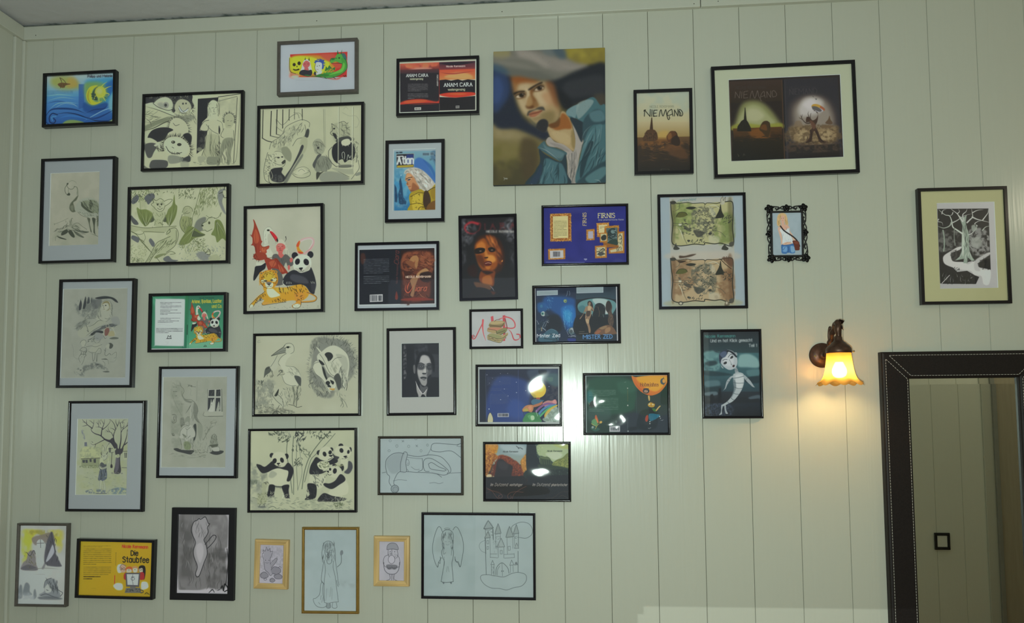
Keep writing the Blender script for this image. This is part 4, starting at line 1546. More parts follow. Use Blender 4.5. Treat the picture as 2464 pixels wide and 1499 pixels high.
ANIM = """
P 8c3a2a 4 1338 606 1352 612 1366 570 1376 530 1378 490 1370 450 1384 462 1404 510 1424 560 1440 610 1452 660 1462 668 1452 690 1440 730 1440 770 1400 790 1390 760 1386 730 1370 710 1350 706 1362 690 1364 660 1360 630
P a85638:.9 8 1385 560 1400 550 1420 590 1430 640 1420 680 1390 690 1375 640
L 5a241a 4> 1400 790 1396 640 1376 480
L 5a241a 3> 1400 780 1380 700 1354 706
L 5a241a 3> 1402 770 1372 640 1340 606
L 5a241a 4 1340 604 1358 610
L 5a241a 4 1348 706 1366 708
P b9bfa8 6 1470 660 1480 560 1500 530 1535 525 1560 550 1565 590 1545 590 1520 600 1515 660 1540 740 1570 800 1530 830 1490 780
L 7c8474 3 1478 700 1474 580 1500 534 1535 524 1562 548
V 8c947f 3~ 30 24 80 15 1480 600 1510 600 1550 780 1500 780
P bf2c34 4 1536 570 1560 572 1590 600 1616 640 1608 676 1594 660 1565 620
L 3a1418 3 1540 580 1570 620 1600 674
E 23241f 4 1522 558 14 9
P 9c4a34 6 1446 700 1462 720 1490 722 1530 714 1526 740 1505 756 1506 780 1480 800 1450 780 1436 740
P b06440:.8 8 1460 735 1490 735 1490 770 1460 770
L 4a1c14 3 1446 700 1462 726 1490 724 1528 712
E 3a140f 2 1478 744 4 4
P 8a3c2a 6 1390 790 1440 775 1500 800 1500 840 1440 860 1390 850 1370 820
V 4a1c14 4> 24 10 95 40 1370 800 1400 800 1440 870 1400 880
L 2a1a14 4 1364 848 1400 838
L 2a1a14 4 1420 880 1430 856
L 2a1a14 4 1374 796 1382 826
# horned child
P b4baa2 8 1590 760 1596 700 1620 660 1660 650 1694 690 1720 760 1730 800 1700 790 1680 740 1610 740
Q 24241f 3 1602 650 1612 636 1622 664 1612 684
L 24241f 8> 1696 622 1700 650 1684 678
P c0635a 6 1600 720 1620 692 1660 690 1690 712 1692 740 1676 752 1664 790 1680 810 1650 838 1620 830 1622 780 1604 760
P d07c70:.8 8 1620 700 1660 700 1650 730 1620 730
K 5a2420 3 1616 720 1634 722
K 5a2420 3 1652 720 1670 718
L 5a2420 3 1642 728 1638 746 1646 748
K 5a2420 3 1632 760 1654 760
V 9aa08a 3~ 40 20 80 14 1595 680 1620 660 1600 770 1590 770
V 9aa08a 3~ 40 20 95 14 1690 690 1720 740 1730 800 1700 790
P 585a55 6 1564 812 1610 796 1650 838 1690 798 1730 820 1765 870 1766 910 1720 920 1700 880 1680 920 1660 1000 1680 1080 1640 1110 1560 1090 1560 900
P c0635a 4 1736 850 1760 832 1764 868 1744 880
P c0635a 5 1716 920 1734 905 1740 940 1724 958
V 3f413e 4~ 60 18 88 14 1580 830 1680 830 1660 1060 1570 1060
P 8c3a2a 4 1480 822 1560 850 1604 838 1640 880 1690 940 1740 1016 1700 990 1660 996 1620 950 1560 940 1530 970 1500 900
P a85a3c:.85 8 1530 880 1580 860 1600 900 1560 930
P a85a3c:.85 8 1620 900 1660 930 1680 970 1640 970
L 5a241a 4> 1500 840 1600 845 1735 1010
L 5a241a 3 1600 845 1560 938
L 5a241a 3 1610 850 1622 950
L 5a241a 3 1620 860 1664 994
# stork wing, flamingo
P b9bfa8 6 1400 880 1450 880 1490 890 1450 920 1410 920
P 232429 5 1395 920 1450 910 1495 885 1490 940 1440 980 1384 1060 1372 1040 1384 960
L c9a09a:1 22 1818 780 1812 720 1850 660 1900 640 1960 640 1976 680 1950 740 1890 790 1870 820
L dcb6ae:.9 12 1850 670 1900 648 1955 648 1964 685 1930 745
L c48078:.7 8~ 1880 790 1940 745 1975 690
P c98a2c 4 1804 720 1812 690 1836 662 1840 690 1830 720 1840 750 1872 782 1850 792 1820 780
P c0482c:.9 4 1804 720 1810 690 1836 662 1826 720
P b8452c 4 1822 770 1850 775 1876 786 1850 794 1826 786
# panda
E 26272c 6 1788 812 32 34
E 26272c 6 1944 802 30 34
P c3c7b2 6 1770 880 1790 830 1840 806 1900 806 1940 832 1954 890 1940 940 1900 980 1850 984 1800 964 1774 930
P 9ea48f:.7 12 1790 940 1840 975 1900 975 1940 930 1930 900 1880 950 1820 940
E 222328 6 1814 872 24 32 18
E 222328 6 1902 876 26 34 -24
E 0c0c0e 2 1822 878 8 9
E 0c0c0e 2 1894 880 8 9
P 202124 3 1828 936 1868 932 1850 958
L 202124 3 1850 956 1846 970 1824 966
L 202124 3 1850 956 1860 970 1880 962
L 3a3c3c 4 1772 900 1770 850 1800 820
P 2a2c31 8 1700 1000 1760 960 1800 960 1850 985 1930 960 1950 930 1980 1000 1996 1060 2000 1100 1990 1150 1980 1195 1940 1180 1880 1110 1740 1110 1690 1110 1668 1060
P 4a4d52:.8 18 1760 1000 1840 1010 1900 1040 1920 1090 1800 1080 1740 1040
P 3a3c41:.8 12 1950 1090 2000 1090 1990 1160 1960 1170
L c3c7b2 5 1672 1060 1668 1090 1700 1116
K c3c7b2 4 1706 1076 1704 1096
K c3c7b2 4 1720 1074 1720 1096
K c3c7b2 4 1736 1074 1738 1096
K c3c7b2 4 1750 1078 1754 1094
K c3c7b2 4 1948 1072 1956 1090
K c3c7b2 4 1966 1070 1970 1088
K c3c7b2 4 1980 1074 1984 1090
# tiger
P c2922c 8 1470 1130 1520 1120 1600 1130 1700 1130 1780 1110 1850 1100 1900 1130 1930 1180 1910 1230 1840 1270 1760 1260 1640 1280 1560 1290 1500 1300 1460 1290 1480 1260 1440 1240 1400 1280 1370 1320 1340 1330 1338 1310 1370 1270 1430 1210 1480 1180
P cfc9a8 10 1510 1140 1560 1140 1610 1180 1640 1210 1580 1230 1540 1230 1510 1190
P d8a23a:.9 10 1600 1140 1700 1140 1780 1130 1700 1180 1620 1170
P c88a34 6 1780 1200 1830 1180 1880 1190 1890 1230 1850 1260 1850 1290 1830 1330 1770 1335 1760 1310 1800 1280 1790 1240
P d6cfae 5 1770 1310 1800 1295 1840 1300 1830 1330 1775 1335
P cfc9a8 5 1340 1310 1360 1300 1372 1318 1350 1334 1336 1332
P cf9040 5 1460 1290 1500 1276 1540 1282 1500 1304 1460 1306
L b98a38 16 1900 1180 1960 1200 2002 1230 1990 1260 1940 1270 1860 1275
L 3a3020 4 1910 1180 1970 1200 2008 1232 1990 1268 1930 1280 1850 1282
P c48a2c 8 1436 1000 1440 985 1470 975 1500 960 1560 955 1590 965 1612 1000 1620 1060 1600 1110 1560 1140 1510 1140 1470 1120 1440 1080
P d8a83c:.9 10 1470 1000 1520 970 1570 985 1590 1030 1560 1060 1480 1050
P d0cba8 6 1490 1090 1530 1080 1570 1090 1560 1130 1510 1136
P d0cba8:.9 6 1450 1060 1490 1050 1500 1080 1460 1085
P d0cba8:.9 6 1560 1040 1600 1040 1596 1070 1560 1070
E 4a4a3c 4 1494 1066 18 9
E 4a4a3c 4 1556 1058 14 9
P 6d6d62 6 1500 1080 1530 1074 1556 1080 1540 1104 1516 1104
P 2a2a28 3 1514 1096 1542 1094 1530 1108
L 2a2a28 3 1530 1108 1526 1122 1506 1126
L 2a2a28 3 1530 1108 1540 1120 1556 1118
E c48a2c 4 1452 990 18 16
E 6a6a50 4 1452 990 9 8
E c48a2c 4 1594 976 20 16
E 6a6a50 4 1596 976 10 8
V 3a2c14 5~ 26 26 50 90 1470 970 1580 970 1600 1030 1560 1030 1530 990 1490 1030 1450 1040
V 3a2c14 5~ 18 16 0 30 1440 1040 1480 1040 1480 1110 1450 1100
V 3a2c14 5~ 18 16 0 30 1570 1030 1610 1030 1606 1110 1580 1110
V 24221a 6~ 44 30 65 22 1600 1130 1880 1105 1920 1170 1860 1200 1640 1190
V 24221a 5~ 30 22 60 24 1380 1260 1480 1190 1500 1210 1400 1290
V 24221a 5~ 28 18 60 24 1560 1250 1700 1230 1700 1270 1560 1290
V 24221a 5~ 26 14 20 40 1790 1200 1880 1200 1880 1250 1800 1270
L 3a3020 4 1336 1332 1340 1306 1440 1210 1490 1170
L 3a3020 4 1370 1322 1400 1282 1470 1250
L 3a3020 4 1456 1290 1470 1308 1510 1304 1600 1290 1700 1276
L 3a3020 4 1760 1312 1780 1336 1830 1332 1850 1300 1850 1260
L 3a3020 4 1440 1000 1436 1060 1470 1120 1510 1140
F c48a2c 5> 14 20 .2 1440 1110 1438 1050 1442 1000
"""
ART['animals'] = """
Z 280 420 4.163
W 0.85
R a4aa94
M b0b59f:.5 40 200 1 1300 340 2050 310 2050 1360 1300 1380
""" + ANIM + """
V 6a705f 4~ 16 30 0 10 1340 1310 1980 1290 1980 1345 1340 1345
L 7d836f 3 2010 1340 2020 1310 2030 1345
"""
ART['green_book'] = """
Z 340 680 4.4
R a9ada8
Q 3c7a5c 2 116 146 880 130 868 696 106 702
P 4f9874:.7 60 120 150 300 150 300 230 130 230
G 2f6a50 4a9a74 470 140 880 130 868 696 430 700
P 7aa88c:.6 60 520 640 860 600 860 690 520 690
G 2c7048 2a6a50 470 140 500 140 480 698 430 698
K 2a5a44 3 500 140 496 698
P b8bdbb 14 150 190 180 174 430 174 460 186 462 230 452 640 444 668 420 672 160 666 142 650 146 400
B 3a3f3f 200 194 276 194 1
B 4a4f4f 202 212 420 226 2
B 4a4f4f 202 246 424 268 3
B 4a4f4f 202 290 380 304 2
B 4a4f4f 202 322 418 336 2
B 4a4f4f 202 354 424 354 1
B 4a4f4f 202 376 410 388 2
B 4a4f4f 176 406 396 420 2
B 4a4f4f 178 440 428 440 1
B 4a4f4f 258 456 344 456 1
B 3a3f3f 158 486 440 530 4
L 2a2e2e 5 276 592 284 562 300 576 312 560 314 590
K 2a2e2e 6 268 592 318 592
B 4a4f4f 246 602 334 602 1
B 3a3f3f 250 628 334 628 1
B 3a3f3f 270 640 312 640 1
B 3a3f3f 230 652 352 652 1
T 1c4a38 13 616 170 -1 1.3 3|Nicole Rensmann
T b0a83c 33 536 216 -1 .74 6|Ariane, Bastian, Luzifer
T a8a83c 33 748 266 -1 .8 6|und Co.
K 14241c 6 488 448 486 550
Z 300.7 674.3 8.627
""" + ANIM + """
Z 340 680 4.4
K 1c2420 4 660 676 692 674
L 1c2420 3 664 674 676 662 690 672
Q a9ada8 2 870 120 895 120 885 710 868 705
Q a9ada8 2 85 698 890 692 890 715 85 720
"""
ART['bats'] = """
Z 280 420 4.163
W 0.8
R a2aa8a
M aeb596:.6 40 120 1 130 140 1110 110 1110 880 120 890
M 8c9570:.5 60 60 1 180 180 420 150 420 380 180 400
V 6c7850 8~ 30 60 100 60 150 170 330 150 330 240 150 280
V 4d5638 6~ 26 40 100 60 160 180 600 135 600 180 160 240
V 5a6446 8~ 30 60 110 40 620 150 800 130 800 250 620 240
P 565c5c 6 150 270 180 220 214 205 226 240 200 280 165 296
P 565c5c 6 280 240 310 200 370 190 384 230 350 270 320 300 300 270
V 3a4038 5~ 22 40 60 80 150 210 400 170 400 280 150 290
L 4a5038 4 145 260 170 230 220 195 240 210
P 4d5250 6 150 410 170 430 210 470 220 500 180 500 150 460
# left bat creature
P a2aa8a 8 380 270 400 255 440 240 480 260 490 310 470 350 430 370 395 350
L 4d5638 5 374 278 360 240 380 250 400 262 440 240 476 262
L 4d5638 5 476 270 520 250 560 250 540 280 500 310 486 314
L 4d5638 5 376 280 350 300 380 330 392 346 430 372 470 356 488 312
E 2f3426 3 414 302 8 8
E 2f3426 3 452 300 8 8
L 2f3426 4 404 296 418 288 430 296
L 2f3426 4 440 294 456 288 466 296
L 2f3426 4 430 312 434 326 446 322
L 2f3426 4 412 336 436 350 462 336
V 6c7850 4~ 18 16 60 60 395 270 480 270 480 300 395 300
P 7d8a58 8 236 230 240 340 220 420 260 480 290 520 350 460 370 400 330 360 280 350 240 360 200 340 220 380 240 440
P 6c7a48 6 205 330 240 350 300 350 340 380 376 400 350 450 320 500 290 515 250 480 220 420
L 3f482e 5> 290 515 240 430 190 340
L 3f482e 5> 290 515 250 400 232 230
L 3f482e 5> 292 512 280 420 270 350
L 3f482e 5> 300 500 320 420 330 370
L 3f482e 5> 310 500 350 440 376 390
L b0b89a 4> 295 510 260 420 216 350
L b0b89a 4> 298 506 300 420 300 360
L b0b89a 4> 306 500 340 430 356 390
P 4a5240 6 340 470 372 410 386 440 370 470 340 480
P 6c7a48 6 460 440 500 400 520 350 560 300 580 200 590 290 610 320 600 400 570 470 530 515 500 480 470 470
L 3f482e 5> 530 515 580 420 612 320
L 3f482e 5> 530 515 570 380 582 200
L 3f482e 5> 528 510 540 420 540 350
L 3f482e 5> 520 505 500 440 512 380
L b0b89a 4> 528 512 560 410 596 330
L b0b89a 4> 526 512 552 400 560 330
L b0b89a 4> 522 506 520 440 526 380
P 4a5240 6 456 440 490 420 500 470 470 470
P 9ca582 10 360 370 430 380 480 370 490 420 460 480 460 520 390 520 380 450
L 5a6446 4 370 380 360 420 390 460 380 510
L 5a6446 4 486 380 488 420 462 470 462 520
L 5a6446 3 410 400 430 420 450 400
V 6c7850 4~ 24 24 90 30 390 380 470 380 460 500 390 500
V 3f442f 5~ 30 12 95 20 350 530 480 530 480 560 350 560
L 4d5638 5 420 490 440 480 450 496 470 500
# branch
P 98a07e 8 150 520 280 530 480 530 600 520 560 550 500 575 280 580 240 560 160 580
L 4d5638 5 150 512 280 534 420 528 600 516
L 4d5638 5 150 570 220 600 270 590 290 572 480 580
L 5a6446 4 280 590 290 640 260 680 240 660
L 4d5638 6 150 572 200 600 240 650 300 720 350 780
L 5a6446 5 230 650 330 760
P 5a6060 6 150 640 160 610 200 620 230 640 220 680 190 670
P 5a6060 6 326 660 346 640 384 690 370 724 344 700
L 4d5638 6~ 210 640 260 660 290 690
# bird
P 9ca582 8 500 560 540 535 590 545 618 590 610 660 580 720 520 770 450 790 390 800 330 880 290 885 320 820 360 770 390 710 440 660 510 620
L 424a34 5 500 590 520 560 540 545 590 535 620 580 614 650 580 720 500 780
L 424a34 5 540 620 470 650 410 680 370 740 330 820 290 886
L 424a34 5 330 880 380 800 460 720 500 660
L 424a34 6 500 600 520 590 540 570 530 545
V 5a6446 5~ 60 40 130 14 420 670 560 640 570 690 380 800
V 5a6446 4~ 50 24 120 14 330 800 400 720 400 780 320 870
L 424a34 5 520 700 560 690 590 660
L 424a34 5 600 560 600 650 590 690
P 66724a:.8 8 380 830 420 800 500 790 450 820 400 840
L 424a34 5 400 830 440 880
P 5a6060:.9 6 470 840 520 815 560 850 620 860 560 880 490 870
L 4d5638 5 480 810 540 770 590 790 540 800
# tree and right creatures
V 6c7850 6~ 60 60 100 14 770 380 850 150 900 130 880 300 840 440
L 4d5638 4 840 150 800 300 770 400 740 520
V 77825a 8~ 36 120 100 24 840 140 1060 130 1060 300 900 330 830 300
V 4d5638 5~ 30 60 100 24 850 150 1000 140 1000 300 840 310
P 6a7070:.8 14 1020 170 1080 140 1100 180 1060 260 1080 340 1100 400 1060 360 1020 260
L 2f3426 7 1085 120 1070 170 1030 190
L 2f3426 6 1110 160 1070 190 1080 230 1110 230
P a8b090 6 1070 160 1100 165 1090 210 1070 200
P 98a07e 8 670 350 700 320 745 325 760 370 745 420 700 420 672 400
L 4d5638 5 660 380 680 330 720 318 756 340 764 370
L 3f442f 4 690 380 710 390 735 380
L 3f442f 3 700 370 712 364
V 5a6446 4~ 20 20 60 60 672 330 750 330 680 420 672 400
P 869064 10 640 480 660 420 740 430 760 500 740 560 700 590 650 550
V 5a6446 5~ 50 40 95 18 640 430 750 430 740 570 660 570
L 424a34 5 660 400 636 480 650 540 690 590
P 60665e:.8 14 800 470 860 430 900 440 860 560 780 560
P a2aa8a 8 860 510 890 470 930 440 970 450 980 490 960 540 910 570 870 550
E 3f442f 4 930 484 10 14
E 2f3426 3 864 512 9 8
L 424a34 5 850 520 862 490 900 470 920 440 960 430 1000 440
L 424a34 5 860 560 890 556 910 570 960 545
L 5a6446 4 900 410 930 430 960 420
P 6c7a48 6 720 520 780 530 850 580 890 600 860 620 780 640 720 690 630 710 640 660 690 580
P 4d563e 6 770 560 840 590 890 604 840 620 760 620
L b0b89a 4> 780 535 720 600 640 680
L b0b89a 4> 780 535 740 640 700 690
L 3f482e 5> 776 530 690 600 630 710
L 3f482e 5> 782 540 760 620 730 690
L 4d5638 5 740 440 760 440 756 500 740 520
P 6c7a48 6 990 460 1040 460 1080 540 1100 660 1060 640 1010 680 990 620 950 600 980 540
L 3f482e 5> 1000 470 1060 560 1098 660
L 3f482e 5> 1000 470 1030 570 1050 640
L 3f482e 5> 1000 470 1005 570 1010 670
L b0b89a 4> 1010 480 1070 570 1094 640
L b0b89a 4> 1004 480 1020 570 1032 640
L 5a6446 5 980 440 1020 430 1050 380 1040 420
# undergrowth
V 6c7850 7~ 30 90 80 80 640 670 900 650 900 760 640 780
V 8c9570 8~ 24 120 40 90 140 700 320 720 280 880 140 880
V 868f7c 10~ 24 100 40 90 620 700 860 700 1090 720 1090 860 640 870
P 6a7070:.7 14 800 800 860 770 920 800 960 840 860 860
L 3f442f 6 890 790 930 750 940 800 910 800
L 4d5638 5 870 760 900 780 940 760
P 98a07e:.9 8 920 830 1000 800 1040 850 960 870
V 4d5638 5~ 22 50 60 80 760 640 900 640 880 720 760 720
V 5a6446 5~ 20 40 60 80 160 820 280 850 260 880 150 880
"""
ART['flamingo'] = """
Z 90 370 5.55
W 0.85
R 8e9280
M 858a78:.5 60 80 1 130 180 980 160 960 1330 110 1340
M 7c8470:.5 60 120 1 300 1000 850 900 850 1220 260 1220
L 6c735f 6~ 400 400 450 360 500 370 535 410
L 4d5443 7 500 435 470 470 430 470 400 440 395 410 410 390
P 3b4236 6 390 400 408 388 414 402 398 420
L 4d5443 8 390 420 368 460 372 510 395 545 430 548
P 353b30 8 395 548 420 520 438 540 430 556 405 556
L 5a614e 5 415 470 415 510 425 530
L 4d5443 7 490 436 525 445 538 480 530 520
P 6c7360:.8 12 520 440 545 490 545 560 525 540 530 490
P 4d5443 14 545 560 520 620 480 650 490 700 500 740 520 765 470 780 435 750 428 710 445 660 490 610 525 570
P 6c7360:.7 14 440 700 480 690 480 760 450 750
P 858d7c 12 500 720 560 620 640 590 740 590 810 640 850 720 850 800 800 840 700 850 620 830 560 790 510 770
P 667058:.8 16 600 640 680 620 760 620 820 680 840 780 760 790 680 770 610 720
P 3f4638 10 590 640 620 690 680 740 740 790 690 780 620 730 585 690
P 3f4638:.9 10 620 640 660 690 690 730 650 710
P 3f4638:.9 10 700 620 740 660 720 740 740 780 700 730
V 3a4134 5~ 60 40 60 24 580 640 700 600 800 640 850 740 840 800 700 790 600 720
V 8d9484:.8 5~ 60 24 55 20 590 640 700 610 800 650 830 760 700 780
V 50584a 4~ 36 40 30 30 560 730 700 780 840 790 820 840 640 830 560 780
L 4d5443 5 540 780 600 830 680 850
P 3b4236:.9 12 810 740 850 730 855 830 830 810
P 5a614e 8 800 830 850 840 860 900 830 940 800 970 795 900
V 3a4134 5~ 40 20 100 20 790 840 860 850 830 960 790 950
L 3f4638 8> 668 860 700 950 712 1030
P 4a5142 8 670 860 705 870 700 940 725 1040 710 1040 690 940
P 3b4236 8 730 860 775 870 765 960 770 1060 780 1080 750 1050 750 960
L 3f4638 5> 780 870 800 880
L 50584a 5> 800 970 810 1000 838 1012
P 3a4036 8 320 1090 330 1040 390 1010 410 1040 380 1070
P 3a4036 8 410 1040 450 1020 495 1090 490 1120 450 1100
P 50574a 8 480 1020 540 1060 620 1110 600 1120 520 1080
P 50574a 8 500 1010 600 1030 690 1040 640 1060 540 1040
P 3a4036 6 260 1100 300 1110 385 1140 370 1146 300 1130
V 3a4034 6~ 90 20 20 24 350 960 480 940 700 1060 560 1090 420 1020
V 3a4034 6~ 80 18 150 24 230 1000 400 960 420 1020 240 1080
V 4d5443 5~ 70 18 100 30 370 900 480 880 480 980 380 980
L 4d5443 5 430 950 450 880 465 860 472 870
L 4d5443 5 480 940 540 925 600 970 660 1010
L 5a614e 4 230 940 330 900 410 860
L 5a614e 5 240 1160 245 1110 280 1090
L 4d5443 6~ 690 1060 780 1090 850 1130
P 4d5443:.6 8 222 930 235 940 228 950
"""
ART['faun'] = """
Z 130 665 5.552
W 0.8
R 878e80
M 7f8678:.5 60 90 1 190 190 1020 180 980 1350 140 1350
M 5c635c:.8 40 40 1 300 330 540 300 560 560 320 500
P 34393a 6 332 400 350 330 358 312 372 370 360 440 335 450
P 34393a 6 385 420 410 300 424 270 430 360 410 430
P 3d4243 6 440 360 455 290 468 275 478 340 465 360
P 3d4243 6 492 340 500 285 508 300 504 350
P 2e3334 10 548 290 620 270 700 265 780 280 830 310 855 350 820 340 760 300 680 300 600 305
P 4d5352:.7 26 500 330 600 300 640 330 600 420 520 430
P 8e9584 10 560 560 600 480 620 400 640 345 700 320 750 350 770 440 760 500 740 560 700 600 620 600
P 6e6a48:.9 12 640 380 665 340 720 330 748 380 740 440 700 460 740 420 720 360 670 360
P 969c88 8 650 390 680 360 715 370 720 420 680 455 650 430
E 3d4243 4 690 388 12 7
E 3d4243 3 655 392 7 5
L 3d4243 4 668 400 660 420 672 424
L 4d4038 4 655 438 680 440
L 5c6358 5 600 480 620 390 650 340 710 318 760 350 775 430 765 510
V 5c6358 5~ 70 24 95 14 600 380 640 380 630 560 580 540
V 5c6358 5~ 60 20 80 14 745 350 790 400 780 530 750 520
L 50574d 5 580 520 600 560 640 590 700 600 750 560
L 50574d 5 680 560 720 570 740 550
P 8a917f 10 380 640 480 660 560 600 640 590 700 610 640 650 560 680 480 760 400 820 330 800 320 720
P 6c736a:.8 16 300 640 380 600 420 640 340 700 300 720
V 565d54 6~ 60 40 140 30 280 650 420 560 480 620 330 720 280 740
L 444b44 6 430 650 460 740 440 720
L 444b44 6~ 420 680 520 650 600 590 680 600
L 444b44 6~ 400 820 500 740 600 680 700 640
P 4d5352:.9 10 520 740 600 700 660 660 720 640 800 630 850 650 760 680 660 700 560 750
V 3d433e 6~ 60 24 150 14 480 760 700 640 850 640 840 680 640 720 500 790
P 2e3334 8 490 770 540 740 620 725 660 740 640 760 560 750 510 790
L 50574d 5 380 600 420 580 460 560 540 560
L 50574d 5 340 680 400 620 430 540 480 500
L 50574d 5 400 590 420 600 450 580
V 6c736a 5~ 50 40 60 60 380 440 540 420 560 560 400 600
P 7a817a:.8 14 760 560 850 540 880 640 800 640
P 6a4e46 8 680 700 720 680 740 720 720 780 680 790
L 9aa088 7 660 790 670 720 720 680 780 690 820 770
L 9aa088 6 700 680 695 650 720 640 736 660 720 690
P 8c8a64:.8 8 740 740 790 730 810 790 760 800 720 790
P 50574d:.9 6 740 830 800 810 860 820 850 835 780 840
L 444b44 5 660 790 680 830 700 820
P 7a817a 10 530 790 580 750 640 770 660 810 620 850 560 850
V 3d433e 6~ 50 22 150 10 480 780 540 760 540 860 430 900
L 8e9584 6~ 440 900 500 860 540 830
L 50574d 4 540 800 530 850 560 890 600 880 620 840
L 3d433e 4 565 825 590 830
P 8b9281 8 520 920 580 890 630 920 600 990 560 1020 500 1000 460 1000
L 50574d 5 430 940 500 930 560 940 640 910
L 50574d 5 460 1000 500 1020 560 1010 600 960 630 980 620 1030 580 1030
L 444b44 5 510 1020 520 1130 540 1100 545 1030
L 444b44 5 560 1020 570 1140 585 1030
P 3d433e:.9 6 730 900 760 890 790 920 770 960 740 960
P 8e9584 6 690 930 740 900 735 960 720 970
L 444b44 5 690 960 680 1040 700 1060 740 1030 760 1050
L 444b44 5 670 980 690 1000
L 50574d 4 640 1110 690 1100 720 1120 730 1170
P 3d433e:.9 6 630 1105 690 1100 715 1110 690 1112
L 50574d 4 770 1050 830 1010 830 1080 800 1090
L 6c736a 4 740 1140 800 1140 840 1090
L 50574d 4 650 1130 680 1160 680 1200
P 8e9584 8 360 880 400 850 430 880 420 920 380 940
L 50574d 5 350 890 370 860 410 850 430 880 410 930
L 444b44 5 340 990 380 950 430 960 430 1010 350 990
L 444b44 5 340 1060 370 1040 430 1050 400 1080
V 444b44 6~ 40 16 100 30 340 990 430 980 430 1080 350 1080
L 50574d 5 340 1060 330 1100 350 1150
L 50574d 5 410 1080 390 1140 370 1180
L 6c736a 4 240 910 260 980 260 1060 300 1100 350 1100
M 5c635c:.9 30 26 1.2 280 1250 420 1190 540 1150 660 1190 720 1260 600 1230 420 1260 400 1330 300 1310
P 2e3334:.8 10 560 1180 590 1174 600 1186
P 3d433e:.8 12 650 1270 720 1265 740 1278 690 1282
P 2e3334:.8 8 340 1250 370 1248 360 1258
L 5c635c 4 660 1200 720 1240
"""
